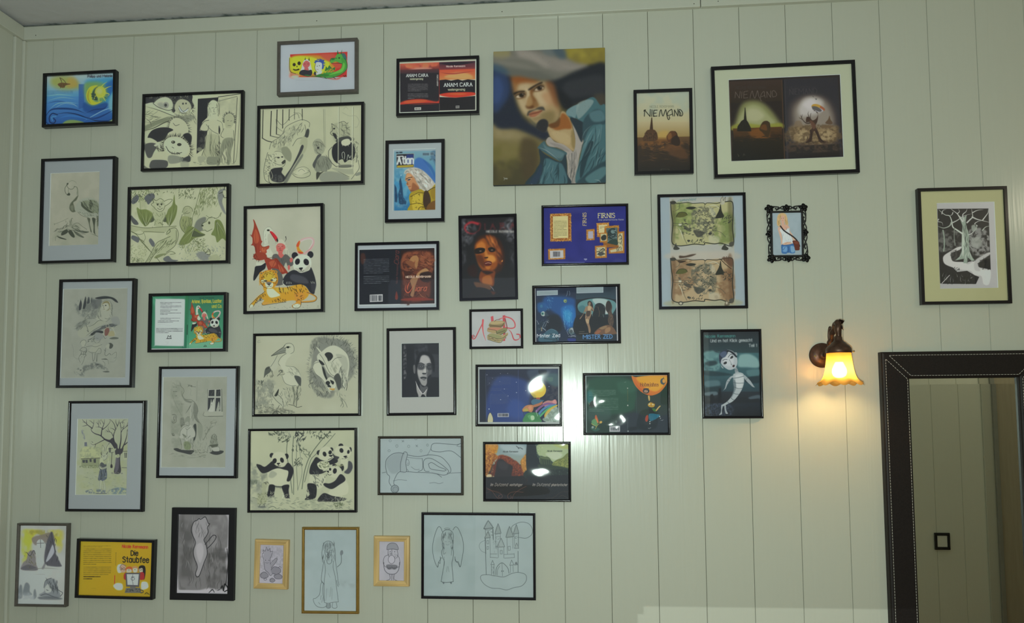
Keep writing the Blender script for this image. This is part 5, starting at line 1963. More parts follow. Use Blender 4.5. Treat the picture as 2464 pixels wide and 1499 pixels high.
ART['girl_tree'] = """
Z 150 960 5.451
R 919a82
M 8a957a:.6 60 90 1 200 200 950 200 940 1300 190 1300
M 8c966f:.6 40 60 1 250 640 880 620 880 1180 250 1180
P 3a3a3e 8 690 690 705 660 690 620 640 580 560 540 520 490 560 520 620 535 660 510 690 560 720 600 730 650 770 650 800 640 790 700 760 740 760 850 770 930 750 980 680 970 690 880 710 800
P 5c5c62:.8 12 700 780 740 760 740 900 710 960 690 960
L 34343a 22> 690 640 640 570 560 530 500 480 430 455 385 420 378 370
L 34343a 16> 680 560 670 490 690 420 720 360
L 34343a 18> 750 650 768 540 770 450 770 380
L 34343a 16> 790 640 820 570 845 480 850 410
L 34343a 12> 820 600 860 560 880 520 892 470
L 34343a 14> 510 480 520 400 545 330 555 265
L 34343a 9> 530 400 580 360 620 310 630 265
L 34343a 8> 530 390 490 370 430 368
L 34343a 10> 385 380 330 340 300 310 262 300
L 34343a 9> 390 390 410 330 415 265
L 34343a 7> 330 340 280 355 256 358
L 34343a 7> 320 320 316 290 320 265
L 34343a 7> 300 310 270 280 260 262
L 34343a 6> 405 320 370 290 345 280
L 34343a 6> 480 370 470 300 480 265
L 34343a 6> 470 330 440 300
L 34343a 6> 500 330 490 290 515 268
L 34343a 6> 545 330 520 290 505 265
L 34343a 9> 700 400 680 330 640 280 610 266
L 34343a 8> 720 360 740 310 745 265
L 34343a 8> 720 350 700 300 705 265
L 34343a 8> 690 410 660 390 620 380
L 34343a 8> 668 490 640 440 600 430 555 430
L 34343a 6> 600 430 580 410 555 408
L 34343a 6> 620 430 600 390 610 350
L 34343a 8> 770 440 800 380 810 320
L 34343a 7> 790 400 840 360 860 310 880 265
L 34343a 7> 770 380 760 320 790 300 820 320
L 34343a 6> 850 410 880 370 896 350
L 34343a 6> 852 420 890 410 900 400
L 34343a 6> 846 360 880 320 900 318
L 34343a 6> 780 380 830 350
L 34343a 6> 760 330 740 290
L 34343a 6> 790 320 800 280 850 270
L 34343a 10> 560 530 500 560 440 590 400 600 370 580
L 34343a 6> 440 590 420 640 400 640
L 34343a 6> 400 570 380 555
L 34343a 6> 420 640 450 640
L 45454a 8> 615 580 590 630 570 660
M 6a7078:.9 12 14 1.2 250 420 275 400 290 470 300 540 280 530 260 470
Q 5c626a 5 290 568 322 566 326 620 290 618
P 9aa47a:.8 8 260 640 490 650 490 770 250 780
M 78826a:.6 12 30 1.2 260 640 500 640 490 770 250 770
K 2e2e32 6 248 786 490 774
Q 7a8466 6 250 790 490 780 480 880 250 880
Q 3e4244 5 262 800 300 800 296 836 266 836
Q 3e4244 5 304 800 330 795 334 836 306 838
Q 3e4244 5 356 790 382 786 384 826 360 826
Q 3e4244 5 408 790 440 784 440 836 412 836
M 5f6a4c:.8 8 10 1.3 250 872 480 872 470 902 250 904
Q 3e4244 3 612 640 636 640 636 700 612 700
K 9aa484 3 624 640 624 700
K 2e2e32 4 600 656 662 648
K 2e2e32 6 652 702 640 890
K 2e2e32 4 636 706 672 698
P 2e2e32 4 634 860 654 860 658 900 632 900
K 2e2e32 5 800 688 890 684
Q 9aa484 5 806 700 850 700 850 790 806 790
Q 3e4244 3 814 704 826 704 824 776 816 776
Q 3e4244 3 834 704 846 704 842 776 832 770
P 9aa484 5 700 735 745 725 748 764 706 768
V 5f6a4c 4~ 16 14 60 60 700 735 745 728 744 764 706 764
K 3e4244 5 780 900 850 902
# girl
P 9aa484 6 520 640 530 605 545 640 548 690 560 700 570 670 590 620 610 590 600 640 580 700
L 50544c 4 520 650 526 604 548 640 552 690
L 50544c 4 572 690 580 640 606 590
L 2e2e32 9> 520 740 510 710 516 690
L 2e2e32 9> 575 735 592 700 586 690
P 949e86 6 512 740 545 720 590 735 595 770 560 800 540 800 515 775
L 50544c 4 512 740 520 780 545 804 580 780 592 740
L 3e4244 3 530 740 545 755 560 735
P 9aa484 6 490 800 520 770 540 830 500 840
P 4a5050 6 496 850 520 830 560 860 575 850 580 920 560 940 500 940 496 890
P 566066 8 486 960 500 930 575 930 585 1030 560 1060 540 1076 490 1070 470 1050
V 343a3e 5~ 60 26 92 14 480 950 580 940 580 1060 475 1060
P 98a28a 5 478 860 500 880 530 900 580 885 580 905 530 925 500 915 484 890
L 3e4244 4 478 850 500 890 530 910 580 900
L 3e4244 4 480 870 484 900 510 926 560 918
V 9aa484 4~ 50 12 92 10 590 770 610 780 606 860 596 850
P 98a28a 4 495 1070 515 1076 500 1150 490 1220 478 1230 485 1150
P 98a28a 4 535 1080 550 1076 565 1150 570 1230 550 1235 550 1150
L 6a7068 3 495 1072 480 1230
L 6a7068 3 535 1080 552 1230
L 6a7068 3 552 1078 572 1230
K 2e2e32 5 446 1240 580 1240
M 5a666c:.9 16 20 1.3 280 1220 350 1190 450 1180 580 1200 640 1190 640 1230 560 1242 300 1236
M 5f7278:.9 16 20 1.3 650 1180 760 1160 880 1190 870 1230 660 1244
K 3e4850 5 650 1184 720 1182
V 7a846c:.8 6~ 40 60 0 16 260 960 880 960 880 1180 260 1180
V 6a7068 5~ 26 24 0 20 640 960 800 970 800 985 630 980
"""
ART['house'] = """
Z 370 875 5.353
W 0.8
R 8f9686
M 868d7c:.5 60 100 1 100 100 1000 100 1000 1400 100 1400
M 7c8474:.8 30 60 1 230 280 360 280 370 900 330 1100 240 1080 220 700
M 868e7e:.6 30 60 1 550 220 720 220 640 480 560 500
L 6c7364 5 240 250 260 250 275 275 340 284
L 5c6355 6 340 250 350 290 380 320 390 360 370 400 380 440 420 460 480 465 520 490
L 6c7364 8~ 350 280 366 340 360 400 390 450 440 490 500 500
P 6c7366:.8 14 370 400 400 450 470 480 520 490 510 510 440 500 390 470
V 50574b 6 4 10 0 20 244 300 300 300 300 304 244 304
V 50574b 6 4 10 0 20 244 356 300 356 300 362 244 362
V 50574b 6 4 6 0 20 270 412 296 412 296 418 270 418
L 6c7364 4 560 220 556 340 550 480
L 6c7364 4 240 400 260 470 300 560 360 670
L 7c8474 3 300 520 390 522
V 5c6355 4 8 10 0 30 300 515 390 515 390 525 300 525
L 50574b 5 440 295 465 275 480 290 540 300
V 3f463c 5~ 20 10 30 60 440 270 490 270 490 300 440 300
L 7c8474 4 460 320 480 340 470 400 490 410
P 8e9586 8 480 520 530 500 570 580 570 650 540 740 500 790 480 760
L 3a403a 9> 480 530 440 600 408 645
P 6c7366:.9 12 520 500 560 560 568 620 560 690 600 770 560 750 520 690 510 600
L 50574b 5 520 490 560 550 570 620
L 50574b 6~ 530 690 560 740 610 780 630 860
P 7c8474:.8 14 570 760 620 790 630 880 600 1000 570 900
L a4ab9c 6 480 530 470 600 475 700
V 6c7364 5~ 60 30 92 14 480 560 560 560 550 740 490 740
L 3f463c 5 236 655 275 655 290 690 286 750 250 765 234 745
L 50574b 4 244 664 266 664 276 700 270 740 246 750
L 2e332e 5 258 680 256 710 266 730
V 3f463c 5~ 22 16 60 80 230 900 270 900 270 930 230 930
P 6c7366:.7 10 340 710 390 700 390 820 350 820
V 50574b 5~ 30 20 85 20 350 710 390 710 390 830 350 830
P 3a403c 8 510 800 545 780 548 900 530 980 510 990 520 900
# man
P 9aa192 8 350 850 380 800 440 790 500 800 535 880 530 940 480 970 430 980 340 960 332 920
P 8e9586 6 400 760 420 740 450 750 460 790 440 830 410 810
L 50574b 4 396 800 400 760 430 738 456 760 456 800
P 7c8474 6 396 760 410 700 440 690 466 700 462 750 430 745
L 3f463c 4 430 686 460 686
L 3f463c 4 408 790 450 800
L 50574b 5 336 930 344 870 380 820 410 810
L 50574b 5 500 810 534 880 530 940 490 960
L 3f463c 4 410 830 430 850 470 820
L 50574b 4 430 850 425 900 430 940
P 7c8474 6 370 900 420 930 430 960 390 950
L 3f463c 5 370 910 410 940 430 960 470 930
P 9aa192 6 410 960 430 940 440 980 420 1000
P 8e9586 8 345 980 400 970 390 1080 385 1110 340 1110 360 1080
P 8e9586 8 460 970 510 970 500 1080 515 1110 465 1110 470 1060
L 50574b 4 346 980 360 1080 336 1110 390 1112
L 50574b 4 510 970 496 1080 516 1110 465 1112 472 1050
P 6c7a58:.8 14 390 1010 460 1010 480 1080 440 1110 395 1090
V 565d50 5~ 50 30 85 20 340 960 530 960 510 1080 350 1080
P 3a3e3c 8 255 1100 300 1088 360 1110 440 1115 520 1120 500 1150 470 1170 380 1150 300 1130
P 3a3e3c 8 690 1120 760 1110 880 1120 900 1135 870 1160 810 1175 740 1160
# window
Q 6c7366 5 690 330 880 325 890 620 690 615
Q 9aa192 4 700 330 868 326 870 620 690 616
Q 34383a 3 712 340 782 336 780 418 706 418
Q 34383a 3 806 336 858 332 860 418 802 420
Q 34383a 3 700 440 780 440 778 610 694 612
Q 34383a 3 800 442 856 440 856 610 790 612
L 6c7366 3 740 400 770 345
L 6c7366 3 820 400 846 350
P a4ab9c 5 700 612 720 570 728 530 735 470 742 460 752 500 768 460 778 470 776 610
L 50574b 3 735 500 735 460 748 500
E 3f463c 2 744 530 4 4
P 8e9586 5 805 610 815 560 830 500 840 490 850 540 850 600
V 50574b 4~ 18 10 60 60 805 500 850 500 850 600 805 600
Q 949b8a 5 648 622 890 618 892 672 654 676
L 50574b 4 648 622 654 676 892 674
K 3f463c 5 700 678 890 676
L 7c8474 8> 640 980 700 860 760 740 790 690
L 5c6355 5> 640 985 720 830 780 690
L 5c6355 5> 690 870 760 810 820 790
L 5c6355 5> 740 770 790 760 830 740
L 5c6355 5> 700 850 690 800
L 5c6355 4> 740 780 720 740
V 5c6355 5~ 34 20 120 20 640 800 800 700 820 760 660 960
P 7c8474 8 720 1060 730 980 760 940 790 910 810 960 830 1040 800 1070 740 1080
P 50574b 8 720 1050 780 1040 830 1040 800 1080 720 1075
V 50574b 5~ 40 30 85 20 720 920 820 930 830 1050 720 1050
L 50574b 5 740 960 770 910 800 920 810 960
V 7c8474 5~ 60 30 92 20 540 980 700 940 690 1100 540 1100
V 5c6355 6~ 26 40 0 60 480 1110 700 1100 700 1150 480 1160
P 9aa192 6 760 1080 840 1070 850 1120 800 1130 760 1120
L 50574b 4 760 1080 840 1074 846 1140
P 8e9586 6 700 1070 740 1070 750 1130 700 1140
L 50574b 4 690 1120 710 1060 740 1140
V 6c7364 6~ 60 30 4 8 220 1160 680 1170 680 1215 230 1200
P 7c8474:.6 14 420 1210 520 1200 560 1210 480 1220
"""
ART['stork'] = """
Z 340 680 4.4
W 0.8
R a3a98f
M adb49b:.5 40 200 1 1200 560 2290 550 2290 1380 1200 1390
V 70776a 4~ 20 8 0 20 1230 610 1260 610 1260 640 1230 640
M 7c8374:.8 40 40 1.1 1200 1060 1300 1020 1400 1040 1420 1120 1380 1240 1280 1340 1200 1340
V 50574c 8~ 30 20 95 20 1236 1040 1300 1040 1300 1080 1236 1080
V 6c7364 6~ 40 70 80 30 1210 1060 1400 1060 1380 1280 1220 1340
P adb49b 8 1500 700 1530 650 1570 640 1610 670 1612 730 1580 770 1540 750 1520 740
L 5c6356 5 1506 680 1530 650 1576 642 1612 670 1614 730 1570 760
P 7c8374 6 1375 776 1450 720 1500 685 1530 700 1520 740 1450 755
L 30352e 5 1375 776 1450 718 1505 682 1520 660
L 30352e 5 1378 776 1470 752 1530 740
L 50574c 4 1400 766 1480 730 1525 720
E 1c201c 4 1552 686 15 8
L 1c201c 5 1520 696 1550 676 1580 684
L 5c6356 5 1535 750 1480 790 1450 850 1480 890 1510 920 1530 950 1500 975 1450 975
L 5c6356 5 1570 765 1530 800 1510 850 1530 880 1580 890 1630 900 1680 970 1690 1050
P b0b79e 10 1530 760 1590 760 1540 820 1530 880 1620 900 1680 970 1690 1060 1620 1100 1540 1080 1490 1000 1520 960 1470 880 1470 820
L 5c6356 5 1490 990 1520 1060 1580 1090 1640 1090
L 8c937f 4 1540 950 1600 960 1640 1000
P 4a4f4a 8 1620 990 1650 985 1690 1010 1690 1080 1680 1095 1640 1040
V 6c7364 4~ 60 20 50 18 1550 900 1660 920 1680 1000 1560 960
L 30352e 6 1600 1100 1620 1200 1610 1290
L 30352e 6 1650 1100 1650 1200 1640 1310
L 50574c 4 1610 1100 1632 1200 1620 1300
V 50574c 6~ 80 20 100 20 1600 1100 1690 1080 1700 1200 1640 1290
L 30352e 5 1560 1290 1610 1300 1650 1320 1700 1310
P 50564e 8 1310 920 1340 890 1376 895 1370 940 1320 980 1300 1000
V 30352e 6~ 40 12 110 40 1310 900 1400 900 1400 1000 1300 1000
P a8af97 8 1360 880 1430 780 1450 850 1440 900 1400 940
L 5c6356 5 1370 890 1410 830 1440 770
L 50574c 6 1380 940 1400 990
L 4a4f4a 6 1455 935 1490 930 1470 960 1440 990
V 50574c 5~ 26 16 60 60 1450 920 1500 920 1510 960 1450 960
P a4ab93 8 1400 1150 1450 1180 1490 1250 1510 1320 1470 1300 1420 1240 1390 1180
P 30352e 5 1410 1200 1425 1170 1455 1125 1450 1170 1435 1200
L 50574c 5 1400 1150 1390 1190 1430 1250 1490 1300
L 50574c 5 1440 1180 1490 1230 1510 1310
L 30352e 5 1460 1300 1440 1340
L 30352e 5 1500 1310 1500 1340
V 6c7364 5~ 40 60 80 40 1440 1130 1600 1100 1600 1300 1500 1310
M 6c7060:.8 16 20 1.2 1250 1350 1400 1330 1500 1330 1620 1380 1250 1385
L 30352e 6 1390 1390 1430 1358 1490 1390
K 30352e 5 1430 1362 1440 1388
K 30352e 5 1450 1362 1446 1388
V 50574c 5~ 30 40 0 20 1240 1360 1600 1350 1600 1385 1240 1385
V 6c7364 6~ 30 60 10 40 1210 1290 1400 1290 1400 1340 1210 1340
# curled bird on its dark cloud
M 73796c:.95 30 50 .8 1800 620 1940 570 2080 590 2200 640 2260 740 2290 860 2260 960 2230 1000 2150 1100 2080 1170 2000 1220 1880 1200 1800 1100 1780 960 1790 840
P 7a8073 26 1840 700 1960 600 2120 610 2230 720 2260 880 2220 980 2140 980 1900 1100 1820 1040 1800 880
V 585e54 9~ 60 60 90 60 1800 640 1960 570 2200 620 2290 840 2230 1000 2150 700 1960 640 1830 760
V 5f655a 9~ 60 50 100 50 1790 900 1850 1000 1980 1150 1990 1220 1860 1200 1780 1100
F 6c7267 6> 30 60 .2 1790 1040 1770 880 1830 680 1960 570 2120 590 2250 700 2290 880 2250 1000
P b2b9a1 10 1890 760 1960 690 2040 665 2120 700 2180 760 2205 860 2195 960 2170 1100 2140 1120 2100 1000 2060 960 1960 880 1900 830
P 9aa18c:.8 14 2060 760 2160 780 2190 880 2160 960 2120 860
P b2b9a1 10 1860 780 1900 740 1940 780 1990 830 2060 860 2100 960 2060 1010 1980 960 1930 880 1880 850
P b2b9a1 10 1810 900 1850 830 1900 860 1920 930 1960 1020 1980 1110 2000 1170 1960 1120 1900 1010 1840 960
L 5c6356 5 1808 920 1830 860 1880 840
L 5c6356 5 1812 900 1850 970 1920 1030 1980 1140
L 50574c 5 1860 700 1890 740 1930 780
P b2b9a1 6 1855 690 1870 690 1930 760 1950 790 1920 780
P 2c302e 6 1942 760 1970 738 2010 745 2030 780 2010 815 1980 832 1966 800
P 2c302e 6 1880 815 1920 840 1940 870 1910 870 1885 840
P 2c302e 6 1915 890 1940 920 1960 990 1990 1060 1970 1050 1930 970
L 50574c 5 1890 760 1920 800 1950 860 2000 960 2060 1000
L 5c6356 5 2020 840 2060 800 2120 790
P b2b9a1 8 1960 1040 2000 1000 2050 1040 2060 1090 2040 1130 1990 1140
P 2c302e 5 1950 1060 1975 1040 2000 1060 1975 1090
P 2c302e 5 2000 1030 2040 1050 2030 1080 2010 1060
P 2c302e 4 1970 1100 1990 1080 2010 1110
P b08a3c:.9 5 1990 1125 2020 1115 2050 1125 2030 1140
L c9ceb6 5 1990 1110 2030 1120 2056 1090
P 4a4f48 8 2040 1000 2080 960 2110 1000 2120 1080 2090 1140 2060 1060
L 2c302e 6 2110 900 2130 1000 2130 1080 2150 1120
L 2c302e 5 2160 1000 2180 1080 2170 1140
V 565c52 5~ 80 30 100 14 2090 870 2180 960 2180 1140 2100 1100
V 7c836f 5~ 60 26 80 20 1990 830 2090 850 2080 960 2000 940
L 5c6356 4 2120 690 2190 770 2205 880 2190 1000
L 5c6356 5 2100 1200 2130 1260 2110 1310
L 5c6356 5 2120 1220 2160 1270 2180 1320
L 5c6356 5 2120 1240 2140 1300 2130 1320
V 6c7364 4~ 50 14 70 30 2060 1170 2160 1180 2180 1240 2100 1250
"""
ART['corner'] = """
Z 0 860 2.3467
W 0.9
R 8e958d
M 989f97:.5 30 60 1 110 960 370 960 370 1390 100 1390
M 9a9a38:.95 16 40 .8 120 980 180 970 300 975 360 980 350 1080 330 1100 310 1040 260 1000 200 1000 180 1060 200 1100 180 1130 130 1180 120 1080
M 7c7c3a:.8 12 20 1 150 980 260 975 330 985 300 1020 200 1010
P 6a665e:.9 10 180 1020 240 1000 290 990 310 1030 290 1060 240 1040 200 1060
E a8b0a6 4 228 1050 21 23
L 4a4a4a 3 228 1028 230 1074
L 4a4a4a 3 208 1050 250 1048
P 4a4c50 8 262 1050 280 1000 296 985 304 1020 310 1060 316 1110 340 1160 346 1180 300 1180 260 1170 250 1130
P 5c5e60:.8 8 236 1190 262 1140 250 1190
P 6a6a68 10 150 1140 160 1100 190 1090 200 1120 206 1170 212 1200 160 1200 118 1196 130 1160
P 4a4c50:.8 8 118 1190 160 1170 210 1190 200 1202 140 1202
V 3a3c40 3~ 30 30 80 30 250 1000 310 1000 340 1170 250 1170
V 55573c 3~ 20 24 70 40 130 1100 200 1090 200 1190 130 1190
L 303236 3 288 985 302 1060 316 1100
L 303236 3 150 1100 170 1120 190 1090 200 1110
P 8e959a 6 290 1070 300 1060 306 1100 280 1140 260 1150
P a8aca0:.8 10 205 1140 235 1130 245 1170 215 1180
L 6c7068 3~ 130 1206 240 1190 350 1196
L 7c807c 2~ 180 1226 240 1224 260 1228
P 5f6868 10 110 1290 124 1290 126 1350 110 1364 100 1350
P 5f6868 10 140 1280 156 1272 168 1290 168 1320 180 1340 130 1340
P 5f6868 10 190 1320 200 1310 206 1350 190 1364
M 7c8684:.7 12 20 1 110 1330 230 1330 260 1360 230 1368 110 1366
P 6a7272 10 250 1290 260 1260 290 1248 314 1260 330 1310 340 1350 300 1360 240 1350 220 1340 250 1320
P 8e968e 6 254 1300 270 1280 290 1290 290 1320 270 1330 256 1324
V 454b4c 4~ 40 30 80 30 260 1250 320 1260 330 1330 290 1320
L 3a4042 3 248 1300 258 1260 290 1246
L 3a4042 3 300 1254 316 1300 340 1320 354 1330 340 1350
L 3a4042 3 230 1344 260 1336 300 1350 330 1360
P 4d5456:.8 10 220 1352 300 1350 350 1360 330 1368 230 1366
L 3a4042 3 262 1312 272 1316
"""
ART['yellow'] = """
Z 0 860 2.3467
R b4b6a4
Q 9c861e 2 450 1036 862 1046 856 1356 440 1342
G a28a20 94801c 450 1036 862 1046 856 1356 440 1342
B 5f5520:.8 472 1064 626 1070 2
B 5f5520:.8 472 1082 628 1168 9
B 5f5520:.8 472 1184 626 1226 5
B 2a2410 472 1238 566 1250 2
B 3a3410 516 1304 556 1306 1
B 3a3410 524 1314 552 1314 1
B 5a4c20:.8 654 1104 658 1174 1
L 5a4c20:.7 2 655 1104 653 1174
B a03028 646 1238 652 1240 1
L a03028 4 648 1232 646 1300
T a83428 16 690 1074 2 1. 3.2|Nicole Rensmann
T 24221c 26 740 1118 0 1 5|Die
T 24221c 30 694 1156 1 1 5|Staubfee
P c4c4b0 6 660 1190 668 1170 690 1168 700 1180 690 1210 668 1216
P c4c4b0 8 640 1290 660 1274 690 1280 690 1310 660 1312
P c4c4b0 8 800 1270 830 1270 836 1300 800 1310
P c08a74 4 680 1176 700 1170 712 1190 706 1212 688 1214 678 1200
L 6a5a50 3 676 1186 690 1168 712 1178
P b8542c 4 708 1194 726 1180 746 1186 748 1204 730 1208 712 1208
P c9a08c 3 716 1196 740 1196 742 1212 716 1214
P b07a54 4 748 1184 764 1178 780 1188 778 1212 750 1212
P d0aa94 3 752 1192 774 1192 772 1212 754 1212
P 1e1c20 4 784 1184 800 1174 818 1180 822 1210 816 1250 804 1250 806 1220 788 1214
P c9a890 3 786 1194 804 1190 806 1210 790 1214
O 2a2a2a 1.5 684 1194 6 6
O 2a2a2a 1.5 700 1194 6 6
O 2a2a2a 1.5 794 1198 5 5
O 2a2a2a 1.5 808 1198 5 5
E 1c1a1a 1 688 1194 2 2
E 1c1a1a 1 728 1200 2 2
E 1c1a1a 1 762 1198 2 2
P 8c2c2c 4 790 1216 812 1216 814 1250 790 1254
P 8c2c2c 4 700 1226 712 1216 712 1254 700 1250
Q 4a4c4e 3 708 1216 792 1216 786 1296 712 1294
Q b8bcbc 2 716 1224 784 1224 778 1286 720 1284
O 3a3c3e 2 750 1250 10 8
L 3a3c3e 2 750 1226 746 1250 752 1284
L 3a3c3e 2 742 1240 758 1238
Q 5a5c58 2 736 1294 764 1294 768 1302 734 1302
Q 5c5f58 3 712 1302 790 1300 800 1330 704 1330
V 2c2e2c 2 8 30 0 10 716 1306 788 1304 794 1326 710 1326
L 3a3a38 4 790 1312 806 1316 808 1326 796 1330
L 2a2812 3 818 1336 828 1328 842 1338
P 6a6020:.8 3 820 1336 830 1332 840 1338
"""
ART['charcoal'] = """
Z 0 860 2.3467
W 0.85
R a3a4a4
M 606160 14 60 .3 1012 892 1100 886 1200 886 1276 890 1286 960 1280 1060 1270 1080 1280 1200 1270 1280 1240 1310 1180 1300 1100 1320 1010 1310 1014 1200 1010 1060
P 6c6d6b:.95 12 1012 892 1150 886 1276 892 1284 1060 1268 1090 1280 1270 1240 1308 1180 1302 1100 1318 1012 1312
M 4a4b49:.7 30 50 1.1 1020 900 1090 900 1080 1300 1020 1300
M 464745:.8 24 40 1.1 1180 1080 1280 1080 1276 1290 1180 1290
M 8b8c8a:.6 30 40 1.1 1160 900 1270 900 1270 1060 1170 1060
V 4c4d4b:.7 5~ 60 90 90 14 1020 1000 1270 1000 1270 1300 1020 1300
V 8c8d8b:.6 4~ 60 40 90 14 1030 900 1270 900 1270 1200 1030 1200
P 8c8d8c 6 1086 970 1096 930 1130 910 1160 905 1176 940 1170 1000 1150 1030 1164 1070 1168 1120 1150 1170 1130 1220 1116 1236 1106 1220 1114 1170 1094 1110 1100 1050 1092 1010
V 6c6d6c 4~ 50 20 95 20 1096 930 1170 920 1166 1010 1100 1010
P a0a1a0:.8 10 1110 1060 1140 1050 1150 1100 1130 1160 1110 1110
L 26272a 4 1100 1030 1086 1000 1080 970 1094 930 1112 920 1124 910 1134 914 1158 900 1168 916 1176 936 1184 940 1172 960 1176 985 1164 1010 1152 1030 1164 1060 1170 1110 1152 1160 1138 1200 1124 1234 1110 1238 1104 1220 1114 1180 1096 1130 1092 1090 1104 1050 1100 1030
L 26272a 4 1158 1056 1180 1030 1204 1004 1220 1010 1214 1030 1190 1060 1168 1080
L 1c1d1f 6 1248 1300 1256 1290 1262 1316 1268 1280 1280 1290 1286 1312 1268 1324
L 2a2b2d 4 1180 1326 1200 1310 1210 1326 1240 1310
Q a3a4a4 6 1005 1312 1290 1318 1290 1345 1000 1340
L 2a2b2d 4 1180 1328 1200 1312 1210 1326
L 1c1d1f 6 1248 1304 1256 1292 1262 1318 1268 1284 1282 1292 1288 1310 1268 1322
L 1c1d1f 4 1282 1080 1288 1150 1280 1240 1276 1280
"""
ART['pandas'] = """
Z 560 1000 3.0039
R a6ae90
M b2ba9a:.5 40 160 1 120 110 870 110 870 680 120 680
M 70786c:.7 20 30 1 120 350 200 380 260 430 300 470 240 520 120 540
M 868e7c:.6 20 40 1 120 520 260 560 280 680 120 690
V 7c8574 5~ 30 20 80 20 330 110 420 110 420 160 330 160
L 5f6a58 5 400 150 390 260 410 400 430 560
L 5f6a58 5 440 150 430 300 440 420 440 570
L 6c7664 4 470 150 460 300 470 540
L 5f6a58 6 500 530 520 400 560 290 640 180 700 120
L 6c7664 5 520 480 560 330 600 280 680 200 740 130
L 7c8574 4 470 540 500 420 490 300 470 160
V 4a5346 6~ 30 16 40 40 250 112 330 112 330 140 260 140
V 4a5346 6~ 34 26 140 50 330 120 420 120 400 190 330 190
V 2f3634 7~ 36 26 110 60 450 112 520 112 520 180 450 180
V 4a5346 7~ 34 30 60 60 530 112 740 112 700 160 560 170
V 4a5346 6~ 34 16 60 60 430 200 500 200 500 260 430 260
V 4a5346 6~ 34 18 100 60 450 310 500 310 500 360 440 360
V 5f6a58 6~ 34 16 80 60 510 230 560 230 560 300 510 300
# panda 1
P b2b99c 8 250 420 270 390 340 380 410 390 416 440 400 500 340 510 270 500
P 8c9480:.7 12 260 440 280 400 320 420 290 450
F 4a4f48 4> 16 50 .1 400 500 340 512 270 500
E 26282a 5 283 288 16 18
E 26282a 5 388 294 16 20
P b2b99c 6 280 310 296 275 330 262 370 272 388 310 384 350 350 374 320 374 290 350
E 222426 5 302 328 15 20 20
E 222426 5 356 322 13 19 -20
P 222426 3 318 344 342 342 330 356
L 222426 3 330 356 330 364 316 366
L 222426 3 330 364 344 364
P 2a2c2e 6 285 330 300 350 330 370 370 370 400 340 430 370 440 400 430 440 410 474 390 470 400 430 400 400 370 390 330 380 290 390 250 410 210 414 176 370 174 352 200 356 230 370 260 350
L 2a2c2e 4 176 360 176 350
P 26282a 6 266 500 304 506 300 560 290 580 250 578 256 540
P 26282a 6 356 510 406 500 404 540 406 594 376 590 368 560
F 26282a 4> 14 10 0 300 580 250 580
V 3a3c3c 4~ 20 20 80 60 380 570 410 570 410 595 380 595
# panda 2 (left of group)
P b2b99c 8 560 430 620 420 670 440 660 500 620 530 560 500
P a2a98e 6 640 540 660 560 650 640 620 620
E 26282a 5 624 268 17 18
E 26282a 5 713 246 14 16
P b2b99c 6 622 300 630 250 660 224 700 230 726 270 722 310 690 324 650 320
E 222426 5 664 278 13 18 -20
E 222426 5 704 266 12 15 20
P 222426 3 694 288 722 284 712 298
L 222426 3 690 318 710 310 720 302
P 2a2c2e 6 604 300 640 320 690 330 740 300 760 330 730 350 690 360 650 400 680 400 640 420 600 424 556 420 560 370 580 330
V 4d544c 5~ 30 30 60 40 580 400 680 420 650 520 570 490
P b8c0a0 4 610 350 640 330 690 334 698 360 670 390 630 386
V 5a6448 4~ 16 50 60 90 610 340 690 334 696 370 640 390
P 26282a 6 546 490 600 500 606 560 590 600 530 610 524 600 556 570 540 520
V 3a3c3c 4~ 24 24 80 40 540 500 600 500 600 590 530 600
# panda 3 (back right)
E 26282a 5 782 216 17 14
E 26282a 5 850 246 10 18
P b2b99c 6 738 270 750 230 790 218 840 230 854 270 840 300 810 318 770 306
E 222426 5 786 252 14 17 -20
E 222426 5 836 262 9 14 10
P 222426 3 800 294 826 290 816 306
L 222426 3 790 312 812 312 830 300
P 3a3c3c 6 720 270 740 290 770 300 750 320 730 300
P b2b99c 6 780 320 830 320 836 390 800 380
P 44474a 8 836 330 860 340 866 380 840 420 806 410 830 380
# panda 4 (small, lying)
P b2b99c 8 740 500 800 460 834 500 830 560 780 580 700 590 690 560
E 26282a 5 736 362 16 14
E 26282a 5 788 376 16 26
P b2b99c 6 684 400 700 374 740 362 780 380 790 420 760 446 720 446 690 424
E 222426 5 738 400 14 20 10
E 222426 4 704 388 8 10
P 222426 3 680 402 694 398 692 414
L 222426 3 684 420 700 430 712 426
P 2a2c2e 6 776 424 806 440 812 470 770 500 720 530 680 520 656 500 664 488 700 490 740 470
P 2a2c2e 6 620 596 660 560 720 580 780 590 820 600 800 614 740 622 660 620 616 620
V 4a4d4e 4~ 24 26 30 40 640 570 800 590 800 615 640 615
V c2caa8 4> 26 14 -70 30 740 590 800 580 800 610 740 610
V c2caa8 4> 24 10 -70 30 360 560 400 560 400 590 360 590
V c2caa8 4> 24 8 -70 30 266 550 300 550 300 580 266 580
V 98a078 5~ 14 24 40 80 740 350 800 350 800 370 740 370
# grass and chick
V 6c7664 5~ 24 60 -80 30 120 470 180 470 170 490 120 490
P 98a080:.9 8 210 500 220 486 244 484 252 500 240 540 250 600 220 640 180 640 180 590 210 560
V 7c8466 5~ 20 50 60 60 180 560 250 560 240 640 180 640
L 3f443c 4 226 486 250 480 256 490
E 222426 2 240 492 4 4
L 4a5046 4 200 640 190 660
L 4a5046 4 226 640 230 662
P 5f6660:.8 6 180 660 220 652 240 662 210 668
V 7c8570 5~ 30 120 0 30 130 590 870 600 870 680 130 680
V 5f6a50 5~ 26 30 60 80 730 630 800 630 800 660 730 660
M 8c967c:.6 16 30 1 500 610 700 620 700 680 500 680
L 5f6a58 4 260 666 290 656 314 670
"""
